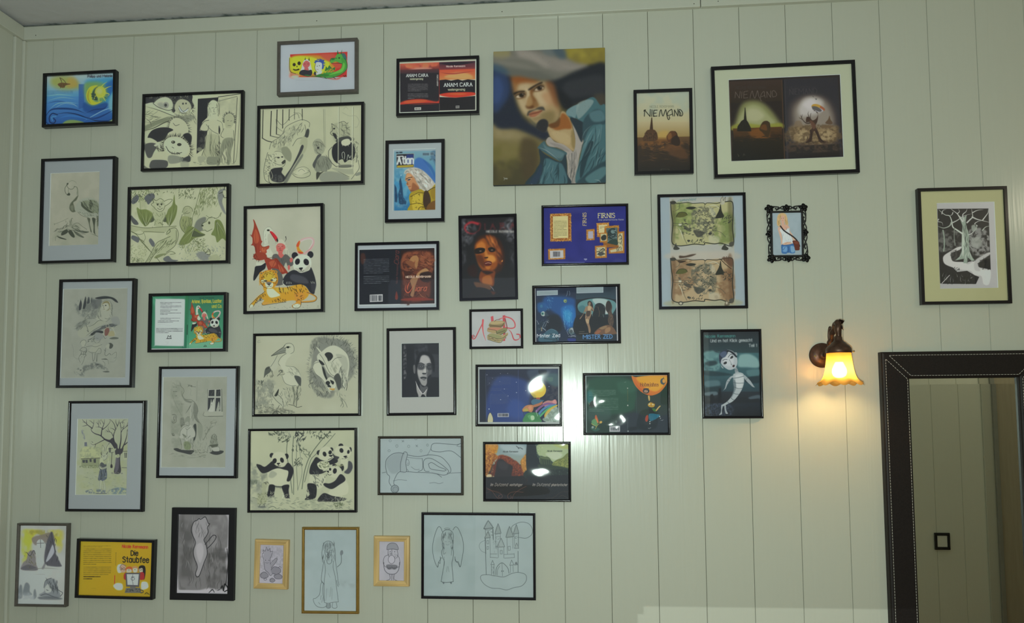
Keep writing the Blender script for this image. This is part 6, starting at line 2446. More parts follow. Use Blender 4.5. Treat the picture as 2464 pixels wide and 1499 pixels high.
ART['pine_dragon'] = """
Z 560 1000 3.0039
W 0.75
R 9c9da2
M a6a8ac:.5 20 60 1 200 945 365 950 355 1205 195 1200
M 85868a:.6 10 12 1 205 960 350 960 350 1120 205 1120
P 8c8d92 5 222 1020 230 980 250 960 276 975 280 1010 270 1030 274 1080 284 1140 272 1154 256 1140 232 1120 226 1080 234 1050
L 3a3b40 3 220 1030 212 1000 222 994 220 970 234 980 244 950 254 976 270 960 272 984 288 980 280 1010 272 1030
L 3a3b40 3 222 1030 226 1060 232 1110 256 1134 270 1156 286 1146 284 1120 274 1080 270 1030
E 3a3b40 1 236 1046 3 3
E 3a3b40 1 262 1046 3 3
L 3a3b40 2 236 1062 250 1066 260 1062
P 85868a 4 272 1080 300 1044 318 1034 316 1054 290 1084 276 1100
L 3a3b40 3 272 1070 300 1040 318 1030 318 1050 296 1080 278 1100
P 7c7d82 4 276 1110 300 1092 334 1100 346 1130 316 1150 284 1140
L 3a3b40 3 276 1116 300 1092 340 1104 346 1130 320 1146 286 1140
P 7c7d82 4 200 1140 230 1130 254 1150 250 1170 220 1176 200 1166
L 3a3b40 3 200 1150 224 1130 254 1146 254 1166 226 1176 204 1168 200 1150
P 7c7d82 4 300 1150 330 1144 358 1160 350 1176 316 1180 300 1168
L 3a3b40 3 300 1156 330 1144 356 1160 350 1178 316 1180 300 1166 300 1156
P 7c7d82 4 268 1180 290 1176 306 1190 290 1202 270 1200
L 3a3b40 3 268 1186 286 1174 306 1190 290 1204 270 1198 268 1186
O 3a3b40 3 235 1183 10 7
L 3a3b40 3 330 1100 340 1090 350 1100
"""
ART['gold_girl'] = """
Z 560 1000 3.0039
W 0.7
R 91a29e
M 9aaba7:.5 30 80 1 515 820 890 820 890 1420 512 1420
V 4a5252 3~ 50 60 92 10 650 920 740 920 740 1040 648 1040
L 3d4545 3 650 950 664 918 690 906 720 920 740 970 742 1050
L 3d4545 3 650 950 644 1000 650 1060
V 5c6666 3~ 40 24 94 12 664 915 715 915 716 970 664 970
L 3d4545 3 664 970 668 1000 690 1026 710 1004 716 970
L 3d4545 2 672 986 684 990
L 3d4545 2 696 976 714 972
L 3d4545 2 680 1004 690 1012 702 1006
L 3d4545 3 680 1040 684 1066 700 1072 714 1060 714 1040
L 3d4545 3 662 1044 652 1090 640 1180 650 1210
L 3d4545 3 660 1050 670 1110 664 1170 660 1230 662 1350
L 3d4545 3 728 1050 726 1100 740 1160 750 1240 764 1346
L 3d4545 3 742 1050 750 1100 760 1180 768 1226
L 3d4545 3 752 1190 756 1220 764 1236
L 3d4545 3 662 1350 690 1356 720 1350 764 1346
L 5c6666 2 690 1140 704 1170
L 5c6666 2 710 1240 702 1310
L 5c6666 2 718 1250 716 1330
L 5c6666 2 680 1250 672 1340
P 7c8a88 4 680 1356 704 1356 706 1388 682 1388
L 3d4545 3 680 1356 676 1384 690 1392 706 1386 702 1356
L 3d4545 3 722 1354 720 1386 740 1392 754 1384 748 1352
L 3d4545 3 644 1200 634 1230 628 1290 600 1320 582 1326 590 1356 612 1380 650 1388 680 1376
L 3d4545 3 656 1210 650 1260 660 1340
L 5c6666 3 640 1300 634 1330
L 5c6666 3 650 1314 644 1350
L 5c6666 3 620 1350 632 1364
L 3d4545 3 640 1190 650 1206 662 1220
P 6c7676 4 776 1000 780 978 794 974 798 996 784 1010
L 3d4545 4 784 1008 786 1040 780 1070 756 1094
M 85938f:.5 30 40 1 780 1190 880 1190 890 1240 800 1240
"""
ART['pine_chair'] = """
Z 560 1000 3.0039
W 0.75
R 9c9fa2
M a6a8ac:.5 20 60 1 1065 920 1235 920 1235 1200 1060 1200
P 85898c 4 1114 966 1126 930 1156 920 1186 934 1196 970 1150 966
L 3a3b40 3 1114 968 1120 936 1150 920 1184 930 1196 968 1156 964 1114 970
L 3a3b40 3 1124 972 1122 1000 1130 1020
L 3a3b40 3 1190 974 1194 1010 1184 1030
L 3a3b40 3 1150 966 1150 990 1140 1000 1156 1000
E 3a3b40 1 1138 984 3 3
E 3a3b40 1 1170 984 3 3
V 6c6f72 3~ 24 24 80 60 1126 1000 1186 1000 1176 1040 1136 1040
P a8aaae 4 1124 1040 1136 1010 1160 1010 1170 1040 1160 1070 1136 1070
O 3a3b40 3 1148 1040 24 30
L 3a3b40 3 1126 1006 1098 1020 1088 1060 1100 1090 1130 1100
L 3a3b40 3 1186 1006 1204 1030 1208 1070 1196 1096 1170 1100
P 6c6f72 5 1110 1080 1150 1076 1190 1084 1180 1110 1150 1110 1120 1110
L 3a3b40 3 1114 1090 1130 1110 1150 1094 1166 1110 1190 1090
E 5c5f62 3 1134 1104 10 8
E 5c5f62 3 1168 1104 10 8
L 3a3b40 4 1092 1060 1096 1110 1120 1140 1150 1146 1180 1140 1200 1110 1206 1060
L 3a3b40 3 1132 1144 1136 1180 1110 1192
L 3a3b40 3 1146 1146 1148 1190
L 3a3b40 3 1158 1146 1160 1190
L 3a3b40 3 1170 1144 1166 1180 1190 1194
"""
ART['sleeping'] = """
Z 560 1000 3.0039
W 0.72
R 93a39f
M 9cacA8:.5 30 100 1 1065 165 1650 165 1650 560 1065 560
P 82908e:.7 16 1110 340 1140 290 1200 270 1240 280 1220 340 1204 400 1160 420 1130 400
P 8a9896:.6 12 1210 330 1240 270 1260 280 1254 400 1214 410
L 3d4648 4 1104 370 1110 320 1150 280 1200 268 1240 276
L 3d4648 4 1104 370 1116 420 1134 440 1130 480 1146 510
L 3d4648 4 1210 404 1190 420 1170 460 1164 490 1176 506
L 3d4648 4 1212 404 1214 340 1234 270 1254 264 1262 284 1250 340 1256 404 1212 406
E 82908e 4 1172 530 28 28
O 3d4648 4 1172 530 28 28
O 5c6868 3 1176 534 18 18
L 3d4648 4 1262 284 1340 296 1420 284 1500 296 1550 340 1574 380 1572 410 1530 430 1490 424 1440 414
L 4d585a 3 1258 300 1330 310 1370 310
L 3d4648 4 1256 404 1320 410 1400 412 1470 420 1510 445
L 4d585a 3 1256 320 1266 316 1276 340 1270 360 1258 356
L 4d585a 3 1268 340 1266 352
L 3d4648 4 1370 310 1374 350 1370 390 1340 404
L 4d585a 3 1290 370 1320 390 1350 388
L 3d4648 4 1378 370 1380 330 1400 310 1440 312 1490 340 1530 370 1560 400 1550 420
L 3d4648 4 1378 370 1390 400 1420 404
L 3d4648 4 1414 350 1440 340 1490 370 1540 390 1530 400 1490 396 1430 384 1414 350
L 4d585a 3 1256 384 1270 400 1264 408
L 3d4648 3 1080 414 1108 408
L 3d4648 3 1562 416 1650 412
L 3d4648 4 1432 240 1440 210 1470 200 1560 206 1620 210 1650 200
L 3d4648 4 1432 240 1444 256 1500 262 1580 256 1650 304
L 4d585a 3 1640 204 1620 220 1650 224
L 4d585a 3 1432 240 1416 270 1404 290
L 4d585a 3 1160 472 1200 464 1258 468
L 4d585a 3 1422 488 1460 484 1490 492 1520 484
O 55615f 2.5 1138 182 8 8
O 55615f 2.5 1186 220 8 10
O 55615f 2.5 1272 222 8 9
O 55615f 2.5 1130 254 8 8
O 55615f 2.5 1361 254 7 9
O 55615f 2.5 1408 213 7 8
O 55615f 2.5 1324 168 9 7
K 4d585a 3 1222 180 1238 190
K 4d585a 3 1224 192 1236 178
K 4d585a 3 1322 212 1338 226
K 4d585a 3 1324 226 1336 212
"""
ART['castle'] = """
Z 560 1000 3.0039
W 0.68
R 93a49f
Q 8d9f9a 2 1380 710 1756 712 1750 1310 1376 1306
M 9aaba6:.5 40 100 1 1390 720 2170 720 2170 1320 1380 1310
M 86958f:.4 20 60 1 1480 880 1640 880 1640 1000 1480 1000
L 3d4847 4 1516 840 1500 806 1480 812 1456 880 1444 960 1456 1040 1480 1096 1488 1060 1500 1040 1500 1020
L 3d4847 4 1592 826 1610 804 1632 820 1660 890 1668 960 1656 1040 1644 1094 1626 1060 1610 1050 1606 1020
L 3d4847 3 1480 1096 1490 1060 1498 1070 1504 1030 1514 1030
L 3d4847 3 1644 1094 1630 1056 1618 1060 1606 1030
O 55615f 3 1550 818 20 5
L 3d4847 4 1510 900 1514 850 1540 826 1574 830 1594 860 1592 930
V 4d5857 3~ 36 40 90 10 1520 850 1586 850 1584 890 1516 890
L 3d4847 3 1512 900 1520 950 1530 960
L 3d4847 3 1590 900 1590 944 1580 960
V 4d5857 3~ 40 14 90 10 1512 880 1524 880 1526 960 1514 960
V 4d5857 3~ 40 14 90 10 1578 880 1592 880 1590 960 1580 960
L 55615f 2 1534 910 1546 912
L 55615f 2 1560 912 1572 910
L 55615f 2 1540 928 1552 936 1564 930
L 3d4847 4 1522 950 1510 990 1520 1030 1530 1060 1520 1120 1506 1200
L 3d4847 4 1586 950 1596 990 1590 1040 1584 1070 1590 1140 1594 1200
L 3d4847 4 1506 1200 1540 1206 1594 1200
L 4d5857 3 1524 950 1524 1000 1540 990
L 4d5857 3 1582 960 1580 1010
L 4d5857 2 1550 1090 1546 1130
L 4d5857 2 1556 1090 1564 1130
L 4d5857 2 1530 1020 1524 1100
P 5c6867 3 1516 1204 1530 1206 1524 1218
P 5c6867 3 1570 1206 1584 1204 1580 1218
# cloud and castle
L 4d5857 4 1886 1158 1850 1150 1800 1154 1792 1180 1820 1220 1870 1246 1930 1250 1980 1260 2030 1244 2090 1230 2122 1190 2116 1150 2070 1134 2020 1140 1960 1166 1910 1160 1886 1158
L 4d5857 4 2016 830 2020 800 2060 776 2100 770 2140 782 2166 820 2160 860 2120 886 2070 880
L 5c6867 3 1824 900 1790 920 1782 950 1800 980 1824 990
K 3d4847 4 1824 880 1832 1150
K 3d4847 4 1882 820 1884 900
K 3d4847 4 2064 830 2066 960
K 3d4847 4 2062 980 2062 1130
P 85948f 4 1846 758 1814 818 1884 810
J 3d4847 4 1846 758 1814 818 1884 812
L 3d4847 3 1814 818 1850 828 1884 812
K 3d4847 3 1826 824 1828 870
K 3d4847 3 1878 820 1882 890
K 3d4847 3 1866 840 1878 842
K 3d4847 3 1866 862 1878 864
P 85948f 4 1846 836 1820 884 1862 880
J 3d4847 3 1846 836 1820 886 1862 882
K 4d5857 3 1828 888 1830 1000
K 4d5857 3 1858 884 1862 1000
J 4d5857 3 1836 904 1848 902 1850 928 1838 928
J 4d5857 3 1838 946 1848 944 1848 966 1838 968
P 85948f 4 1918 780 1894 854 1940 848
J 3d4847 3 1918 780 1894 856 1940 850
K 4d5857 3 1900 858 1902 960
K 4d5857 3 1934 854 1934 900
V 5c6867 3~ 20 14 0 10 1902 870 1934 870 1934 920 1902 920
P 85948f 4 2000 800 1974 878 2030 872
J 3d4847 3 2000 800 1974 880 2030 874
K 4d5857 3 1982 882 1986 1000
K 4d5857 3 2024 878 2026 960
J 4d5857 3 1990 946 2006 944 2006 972 1992 974
P 85948f 4 2050 786 2028 854 2066 846
J 3d4847 3 2050 786 2028 856 2068 850
K 4d5857 3 2034 858 2038 940
V 4d5857 4~ 16 8 0 10 2040 870 2062 870 2062 890 2040 890
P 8f9e99 4 1940 886 1910 950 1966 946
J 3d4847 3 1940 886 1910 950 1966 948
K 4d5857 3 1918 950 1920 1026
K 4d5857 3 1960 950 1960 1030
J 4d5857 3 1934 974 1948 974 1948 1000 1934 1000
P 8f9e99 3 2052 920 2036 960 2068 956
J 4d5857 3 2052 920 2036 960 2068 958
K 4d5857 3 1860 1000 1910 1000
K 4d5857 3 1860 1024 1916 1028
K 4d5857 3 1962 1004 2034 1000
K 4d5857 3 1964 1030 2036 1026
K 4d5857 3 1862 1000 1862 1026
K 4d5857 3 2034 996 2036 1026
V 5c6867 3~ 16 20 90 10 1884 900 1930 930 1910 1000 1884 1000
L 3d4847 4 1902 1152 1904 1110 1920 1080 1946 1064 1970 1080 1990 1106 1996 1140
K 4d5857 3 1946 1066 1950 1160
L 4d5857 3 1912 1154 1914 1116 1930 1086
E 4d5857 1 1944 1124 3 4
E 4d5857 1 1956 1124 3 4
J 3d4847 3 1878 1046 1866 1078 1890 1076
K 4d5857 3 1870 1080 1870 1150
K 4d5857 3 1888 1078 1888 1156
J 3d4847 3 2016 1044 2002 1082 2032 1078
K 4d5857 3 2008 1084 2006 1136
K 4d5857 3 2026 1082 2028 1130
P 6c7977 4 2040 1066 2050 1056 2058 1070 2048 1078
J 4d5857 3 2036 1080 2048 1064 2060 1078
V 5c6867 3~ 20 14 90 10 1870 1090 1888 1090 1888 1140 1870 1140
"""
ART['firnis'] = """
Z 1270 450 3.656
R 1e2268
Q 23266e 4 134 180 868 166 868 676 140 690
M 2b2e7c:.7 60 80 1 140 190 860 180 860 660 150 680
Q a9732c 10 196 236 380 230 384 474 198 480
Q 8a5420 6 206 244 372 238 374 464 208 472
V d0a050 5~ 14 50 45 90 198 236 382 232 384 252 198 256
V d0a050 5~ 14 50 45 90 198 450 382 450 384 476 198 480
V d0a050 5~ 14 40 45 90 196 240 216 240 220 470 198 470
V d0a050 5~ 14 40 45 90 362 240 382 240 384 470 364 470
Q c2be86 3 220 258 354 254 356 448 222 452
B 4a4a3c 230 270 282 270 1
B 4a4a3c 228 284 338 282 1
B 6a6848 230 300 342 362 6
B 6a6848 230 374 342 436 6
Q a9732c 8 178 546 330 540 330 634 180 640
V d0a050 5~ 12 50 45 90 180 546 330 540 330 634 180 640
Q b4b8b4 3 194 560 312 556 314 622 196 628
X 1c1c24 222 568 62 44
B 3a3a3c 214 616 290 614 1
T d0b878 30 514 338 -90 1.15 4.5 s|FIRNIS
T d8c48a 40 620 272 -1 1.12 6 s|FIRNIS
B a0a4b0 620 214 694 212 1
T a4a89c 13 622 296 -1 1.25 2.4|Eine phantastische Reise
Q a9732c 8 514 374 588 368 588 466 516 470
V d0a050 5~ 12 40 45 90 514 374 588 368 588 466 516 470
Q a4a6b0 4 530 390 574 388 576 452 532 454
T a8b0c0 13 496 640 0 1 3|nga
B a8b0c0 800 614 840 612 1
Q a9732c 6 604 318 714 312 716 400 700 440 612 440
V d0a050 4~ 12 50 45 90 604 318 714 312 716 340 604 340
V d0a050 4~ 12 30 45 90 604 318 624 318 624 440 608 440
Q c4c08e 3 624 334 700 330 700 400 640 404 626 404
B 6a6848 634 352 690 362 2
Q 9a6526 6 676 344 802 336 804 520 790 530 672 532 670 440
V c8983c 4~ 12 60 45 90 676 344 802 336 804 360 676 362
Q a9732c 6 800 394 850 388 850 582 712 586 712 540 790 530
Q bab88e 3 796 410 834 404 836 560 730 576 724 556 790 540
V 3a3c34 4~ 30 30 90 40 800 420 830 420 830 560 780 570
L 3a3c34 5 800 440 810 420 826 440 816 460
Q 4e6460 3 690 362 788 356 790 510 700 516
P 2c3c3c 6 720 370 760 362 780 400 760 440 710 450 700 410
P 6a8480 5 730 380 760 376 770 400 740 410
V 1c2828 5~ 30 30 0 40 700 370 780 360 780 500 710 510
V 8ca09c 4~ 20 20 0 40 700 370 780 360 780 500 710 510
P 2c4038 6 720 470 780 460 786 510 700 514
Q a9732c 6 630 404 700 402 702 480 690 488 634 488
Q b6b488 3 640 412 692 410 694 472 642 476
P 2c302c 5 645 440 670 420 690 430 686 462 660 470 648 460
Q 8a5a22 5 660 486 800 516 800 530 672 532
Q a9732c 6 590 518 694 512 696 622 592 628
V d0a050 4~ 12 50 45 90 590 518 694 512 696 622 592 628
Q bcba90 3 604 532 680 528 682 606 606 610
L 2c302c 6 608 570 640 560 660 540 676 556 650 570 680 590
P 4a4e4a 5 612 590 640 570 670 590 640 606
V 3a3c3a 4~ 24 20 0 30 608 540 676 540 676 604 608 604
L a0b0d8:.8 3 160 660 500 664
"""
def _map(base, dark, y0, green):
    d = y0
    def s(t):
        out = []
        for ln in t.strip().split('\n'):
            a = ln.split()
            # shift the y of coordinate pairs given after the marker @
            if '@' in a:
                i = a.index('@')
                xy = a[i + 1:]
                for j in range(1, len(xy), 2):
                    xy[j] = str(float(xy[j]) + d)
                a = a[:i] + xy
            out.append(' '.join(a))
        return '\n'.join(out) + '\n'
    g1, g2 = ('6f8048', '8a9858') if green else ('7c6244', '8c7858')
    t = f"""
Q {base} 6 @ 1262 140 1330 146 1400 138 1480 146 1560 142 1680 132 1795 124 1800 240 1806 360 1812 500 1700 498 1560 508 1400 512 1330 516 1270 500 1276 380 1262 240
P {g2}:.7 40 @ 1290 160 1400 150 1450 220 1420 320 1300 330
P {g1}:.6 50 @ 1700 260 1800 240 1806 460 1720 480
M {g1}:.75 30 36 1.2 @ 1280 160 1460 150 1500 300 1400 420 1290 440
M {g1}:.75 30 30 1.2 @ 1660 280 1800 240 1806 490 1640 480
M 565a4c:.8 16 20 1.2 @ 1460 190 1620 180 1660 300 1640 430 1480 430 1440 300
P {dark}:.5 26 @ 1262 140 1300 150 1300 300 1290 500 1266 490
P {dark}:.5 26 @ 1760 130 1800 130 1812 490 1776 480
V 3c4038 6~ 26 40 0 50 @ 1470 190 1640 190 1640 420 1480 420
V 2c302a 5~ 18 50 20 70 @ 1490 200 1600 200 1660 380 1540 380
V 3c4038 7~ 30 26 10 30 @ 1300 280 1420 280 1480 430 1360 420
V 2c302a 5~ 18 40 -40 60 @ 1700 250 1800 250 1800 330 1720 320
V 2c302a 6~ 30 14 -50 20 @ 1420 460 1550 450 1550 490 1430 490
P 2a2c24 5 @ 1390 186 1430 172 1480 180 1440 198
P 55582e 5 @ 1304 262 1330 226 1380 224 1404 246 1360 266
L 2a2c24 4 @ 1304 264 1330 226 1384 224 1404 246
P 2a2c24 5 @ 1650 270 1680 210 1696 150 1706 210 1726 262 1680 274
P 3a3c36 5 @ 1588 410 1604 398 1620 410 1604 422
P 3a3c36:.8 8 @ 1460 380 1520 390 1560 400 1530 430 1490 440
P 3a3c36:.7 10 @ 1370 340 1400 350 1440 380 1420 390 1380 370
P 3a3c36 4 @ 1402 470 1414 464 1430 472 1414 484
E b8bca4 6 1340 {330 + d} 14 10
L 4a4c40 3 @ 1280 340 1350 350 1360 400 1380 460 1400 500
L 4a4c40 3 @ 1560 148 1556 180 1600 190 1680 170
L 4a4c40 3 @ 1300 210 1330 190 1336 150
L 4a4c40 3 @ 1280 320 1460 320 1480 260 1500 230
L 4a4c40 3 @ 1640 380 1700 400 1740 440
L b8bca4 6~ @ 1320 350 1350 400 1370 480
L b8bca4 6~ @ 1560 180 1640 160 1700 200
P b4b8a2:.5 20 @ 1600 180 1640 200 1650 260 1610 240
P b4b8a2:.5 20 @ 1600 430 1680 440 1680 490 1600 490
L 22241e 7 @ 1256 130 1262 220 1276 320 1268 420 1270 490 1300 512 1340 518 1400 512 1470 502 1550 508 1560 490 1640 500 1700 494 1780 520 1808 500 1812 460 1800 360 1806 250 1806 160 1790 126 1740 130 1690 140
L 22241e 5 @ 1256 130 1290 126 1304 140 1320 146 1400 136 1450 144 1540 140 1560 152 1580 140 1660 144 1690 136
P 3a3a32 6 @ 1252 130 1290 124 1304 140 1290 150 1262 150
P 4a4a40 6 @ 1776 490 1810 480 1812 510 1790 524 1772 510
"""
    return s(t)
ART['map'] = """
Z 1270 450 3.656
R 93a4a6
Q a3a89c 3 1246 92 1806 86 1828 1040 1262 1056
P b0ab98:.6 40 1260 580 1800 570 1820 640 1270 640
P 9a9c74:.6 30 1260 1000 1820 990 1826 1045 1262 1052
""" + _map('a5a678', '4c4a2c', 0, True) + _map('a89874', '5a3e26', 498, False) + """
L 6a8480 4 1320 120 1350 110 1340 126 1380 106
T 64807c 20 1356 124 -4 1 3 i|emandsland
P a8aa94 5 1692 140 1700 110 1716 84 1722 120 1740 86 1736 124 1726 152 1700 154
L 4a4a40 3 1700 140 1698 108 1716 84 1720 120 1738 88 1734 130
P 3a3c34 5 1280 540 1296 510 1304 492 1312 520 1336 540 1320 552 1290 552
P 3a3c34 5 1704 545 1716 520 1734 505 1744 520 1766 540 1750 556 1716 552
P 4a3c30 12 1334 604 1380 606 1440 592 1480 590 1440 610 1380 622 1336 626
P 5a4030:.8 16 1710 620 1800 630 1800 700 1760 680
K 3a2a20 6 1700 640 1740 680
K 3a2a20 6 1740 680 1790 720
K 4a3a30 4 1726 612 1730 650
K 4a3a30 4 1750 610 1752 650
K 4a3a30 4 1768 610 1764 650
P 3a2e22 5 1320 650 1390 648 1370 662 1340 668
E 4a4a40 4 1346 1022 22 18
E b0b098 3 1346 1024 12 10
P 6a6450 5 1730 1040 1742 1000 1748 984 1760 1006 1778 1030 1760 1044
E b4b098 3 1750 1020 8 12
"""
ART['zed'] = """
Z 1275 680 5.498
R 141c2c
Q 14243c 3 86 62 606 50 610 780 90 785
P 164a80 60 220 180 560 200 600 320 606 560 500 640 420 480 300 380 180 300
P 1c6aa4:.9 50 420 330 560 300 606 420 560 580 480 560 430 460
P 2c8cb4:.8 40 450 380 520 360 560 440 520 520 460 480
P 1f5a90:.8 40 100 280 180 260 240 330 180 400 110 380
G 0e1a34:.8 0e1a34:0 86 60 606 50 606 220 90 220
P 0c1420 50 240 440 380 440 420 620 300 660 200 600 230 500
P 182a3a 20 100 540 200 520 200 640 110 660
V 70b0c8:.8 3~ 40 34 70 40 230 180 310 200 300 300 230 400 220 350
V 7cc0d0:.8 3~ 50 40 80 40 440 330 560 300 560 580 450 600
V 9cc8d0:.7 3> 70 10 95 14 450 400 530 400 510 620 450 620
L 8cc0cc 3 440 430 455 520 470 620
L b8d0d4 3 500 110 490 160 480 180
L b8d0d4 3 520 110 530 140 524 170
E 9cae5c 6 468 243 22 22
E 2c4c3c 4 472 243 12 12
E d4dccc 3 470 240 5 6
E 2f6a8c 8 152 312 18 22
E a8b4a8 8 175 412 30 32
E 4a8a80 6 168 410 18 18
E 16242c 3 166 412 8 8
L c8d0c8 4 175 382 200 400 200 430 180 444
P 2c4048:.9 10 200 380 240 420 250 440 200 440
L a8b4b8 6> 150 640 170 580 210 510 270 450
L a8b4b8 5> 200 580 230 520 270 455
L c0c8c8 5 220 515 248 530
L c0c8c8 6 170 600 210 632
L c8a04c 5 150 590 160 640
L 8c9498 6 90 500 120 550
V 7c8c90 4~ 30 16 120 40 90 490 270 490 200 640 100 660
E 4c6468 8 555 640 46 48
E 9ca8a8 14 560 628 32 30
P 3c4848:.9 8 540 620 570 640 550 670 530 650
L d8dcdc 3 510 690 490 640 510 610
P 345a68 10 200 660 280 610 360 640 380 700 360 780 140 784 120 720
L 16242c 6 190 740 280 680 370 700
L 16242c 6 190 740 320 750 380 720
L 16242c 6 330 690 370 780
L 7c98a0 3 210 650 280 615 350 640
L 16242c 5 300 770 360 764 340 784
U 000 1.5
T c8d0d0 40 98 724 -1 1.25 8|Mister Zed
K 9ca4a4 5 510 710 612 706
K 9ca4a4 4 540 720 600 690
K 9ca4a4 4 540 690 610 720
P 22307c:.9 14 500 740 600 740 600 775 520 780
Q a9b8b8 2 92 108 370 100 370 162 92 174
Q 8a9c9c 2 98 114 364 106 364 156 98 168
B 2a3434 140 128 350 122 1 -.02
B 2a3434 136 136 352 130 1 -.02
B 2a3434 106 152 345 146 1 -.02
# right cover
Q 16222c 3 608 50 1142 44 1142 760 612 774
G 1a2632 28404a 608 50 1142 44 1142 220 610 220
P 0c1218 10 616 320 640 250 740 210 900 196 1040 206 1130 240 1148 320 1110 400 1040 430 760 430 660 400
P 5c8a88 10 630 320 660 260 760 222 900 208 1030 218 1120 250 1146 310 1110 390 1060 420 800 420 670 390
P 9fb4ac 20 830 220 960 212 1030 240 1010 300 1030 400 980 380 880 300
P b8c4bc 12 990 330 1030 350 1040 400 1000 410
P 3c6c70:.8 20 640 330 700 300 740 340 720 400 660 390
P 12181c 8 850 350 870 290 920 270 970 290 1000 340 990 460 1010 560 820 560 820 460
V 3c4444 6 12 14 0 90 850 310 870 280 970 280 1000 340 980 340 920 290 870 340
V 2c2a24 6~ 60 24 90 20 860 320 980 320 980 460 850 460
L 6c5c44 5 900 320 920 400 910 460
L 7c9c98 4 824 410 830 460
L 7c9c98 4 970 420 976 460
P 0e1014 14 620 440 860 450 1000 460 1140 440 1140 680 620 690
P 2c2420 6 764 260 790 240 820 260 836 310 840 370 820 370 806 320 770 310
P 8c7458 6 776 270 796 256 806 280 800 300 830 330 846 370 836 380 816 350 812 420 800 460 780 520 790 560 804 620 800 664 780 660 768 590 740 520 730 460 740 400 730 380 690 450 664 484 660 470 700 420 726 350 740 320 770 305
P b8a47c:.9 8 770 310 810 320 800 360 770 370
P b8a47c:.8 8 740 480 780 490 780 540 750 530
P 3c3028:.9 8 750 380 800 380 790 440 750 440
L 3c3028 4 770 380 760 450 740 480
P 4a3c30 6 1004 300 1020 250 1050 242 1080 290 1088 330 1080 380 1100 440 1110 520 1090 580 1050 560 1030 500 1040 440 1030 400 1006 360
P 2a221c 6 1010 290 1030 248 1060 250 1080 300 1060 360 1030 390 1006 350
V 8c7050 4~ 40 14 95 20 1050 400 1100 440 1100 560 1050 560
P 6c5038 10 850 680 900 610 980 570 1040 560 1100 590 1140 650 1140 680 980 690
P 8c7450:.9 10 920 600 1000 570 1020 590 960 620
P 9c7c54:.8 10 1000 610 1060 590 1060 640 1000 670
P a0603c:.7 8 860 670 900 630 940 640 900 680
L 8c8474 4 650 650 720 648
L 8c8474 5 650 676 770 672
T 3c6c9c 50 706 744 -1 1.12 12|MISTER ZED
T 6c9cc0 50 706 744 -1 1.12 4|MISTER ZED
Q a9b8b8 2 616 62 972 54 972 132 618 142
Q 8a9c9c 2 622 68 966 60 966 126 624 136
B 2a3434 675 82 950 78 1 -.015
B 2a3434 672 91 950 88 1 -.015
B 2a3434 636 112 945 106 1 -.015
B 9ca4a8 1040 54 1136 52 1
Q b4b8b4 2 1138 50 1152 50 1166 768 1152 770
Q b4b8b4 2 62 72 72 72 84 784 74 786
"""
ART['monogram'] = """
Z 900 720 2.9986
R a5aba6
M b0b5ae:.5 20 60 1 710 95 1045 90 1050 345 712 350
L b0484a 7 708 262 712 284 726 284 740 262 760 220 780 180 786 150
L 8c3c3e 5 716 258 724 266 716 274
L c05052 13> 786 150 784 200 790 250 806 298
Q b84c4e 3 842 126 860 120 864 160 846 166
Q b04446 3 928 118 946 114 946 300 932 302
L b84c4e 8 946 124 990 140 1014 168 1016 200 990 210 950 204
L c05c5c 6 900 146 930 134 960 130
L b04446 8~ 960 208 990 240 1010 290 1040 290 1056 270
L b04446 8 1030 252 1050 256 1054 276
L 7c3434 6 946 140 960 210 944 230 950 280
P 8a7c50 4 830 180 860 156 940 160 936 190 900 206 836 200
P a8996a 4 836 172 864 158 936 162 920 176 860 182
Q 6c5c38 3 836 190 916 196 936 176 936 190 912 208 836 204
L 4a3c28 3 832 186 914 192 938 172
P 9c8c5c 4 818 214 840 200 930 206 926 226 890 246 824 236
P b07a5c 4 820 214 850 204 926 208 890 224 840 222
L 5a4a30 3 820 214 880 226 886 248
P 7c7c4c 4 884 232 950 206 956 232 900 262
L 3c3c24 3 886 246 946 226
L 3c3c24 3 882 228 896 260 950 236
P a09264 4 820 260 850 244 930 258 960 240 964 260 910 310 880 306 822 290
P 8a8c5c 4 820 262 860 250 920 268 900 284
L 4a4a2c 3 820 264 906 286 962 256
L 4a4a2c 3 820 290 904 314 930 296
L 6c6c48 3 822 278 904 300 950 270
V 5c5438:.8 3~ 20 16 10 20 830 270 900 290 890 304 830 290
L 5a3c2c 3 870 160 880 150 910 144
"""
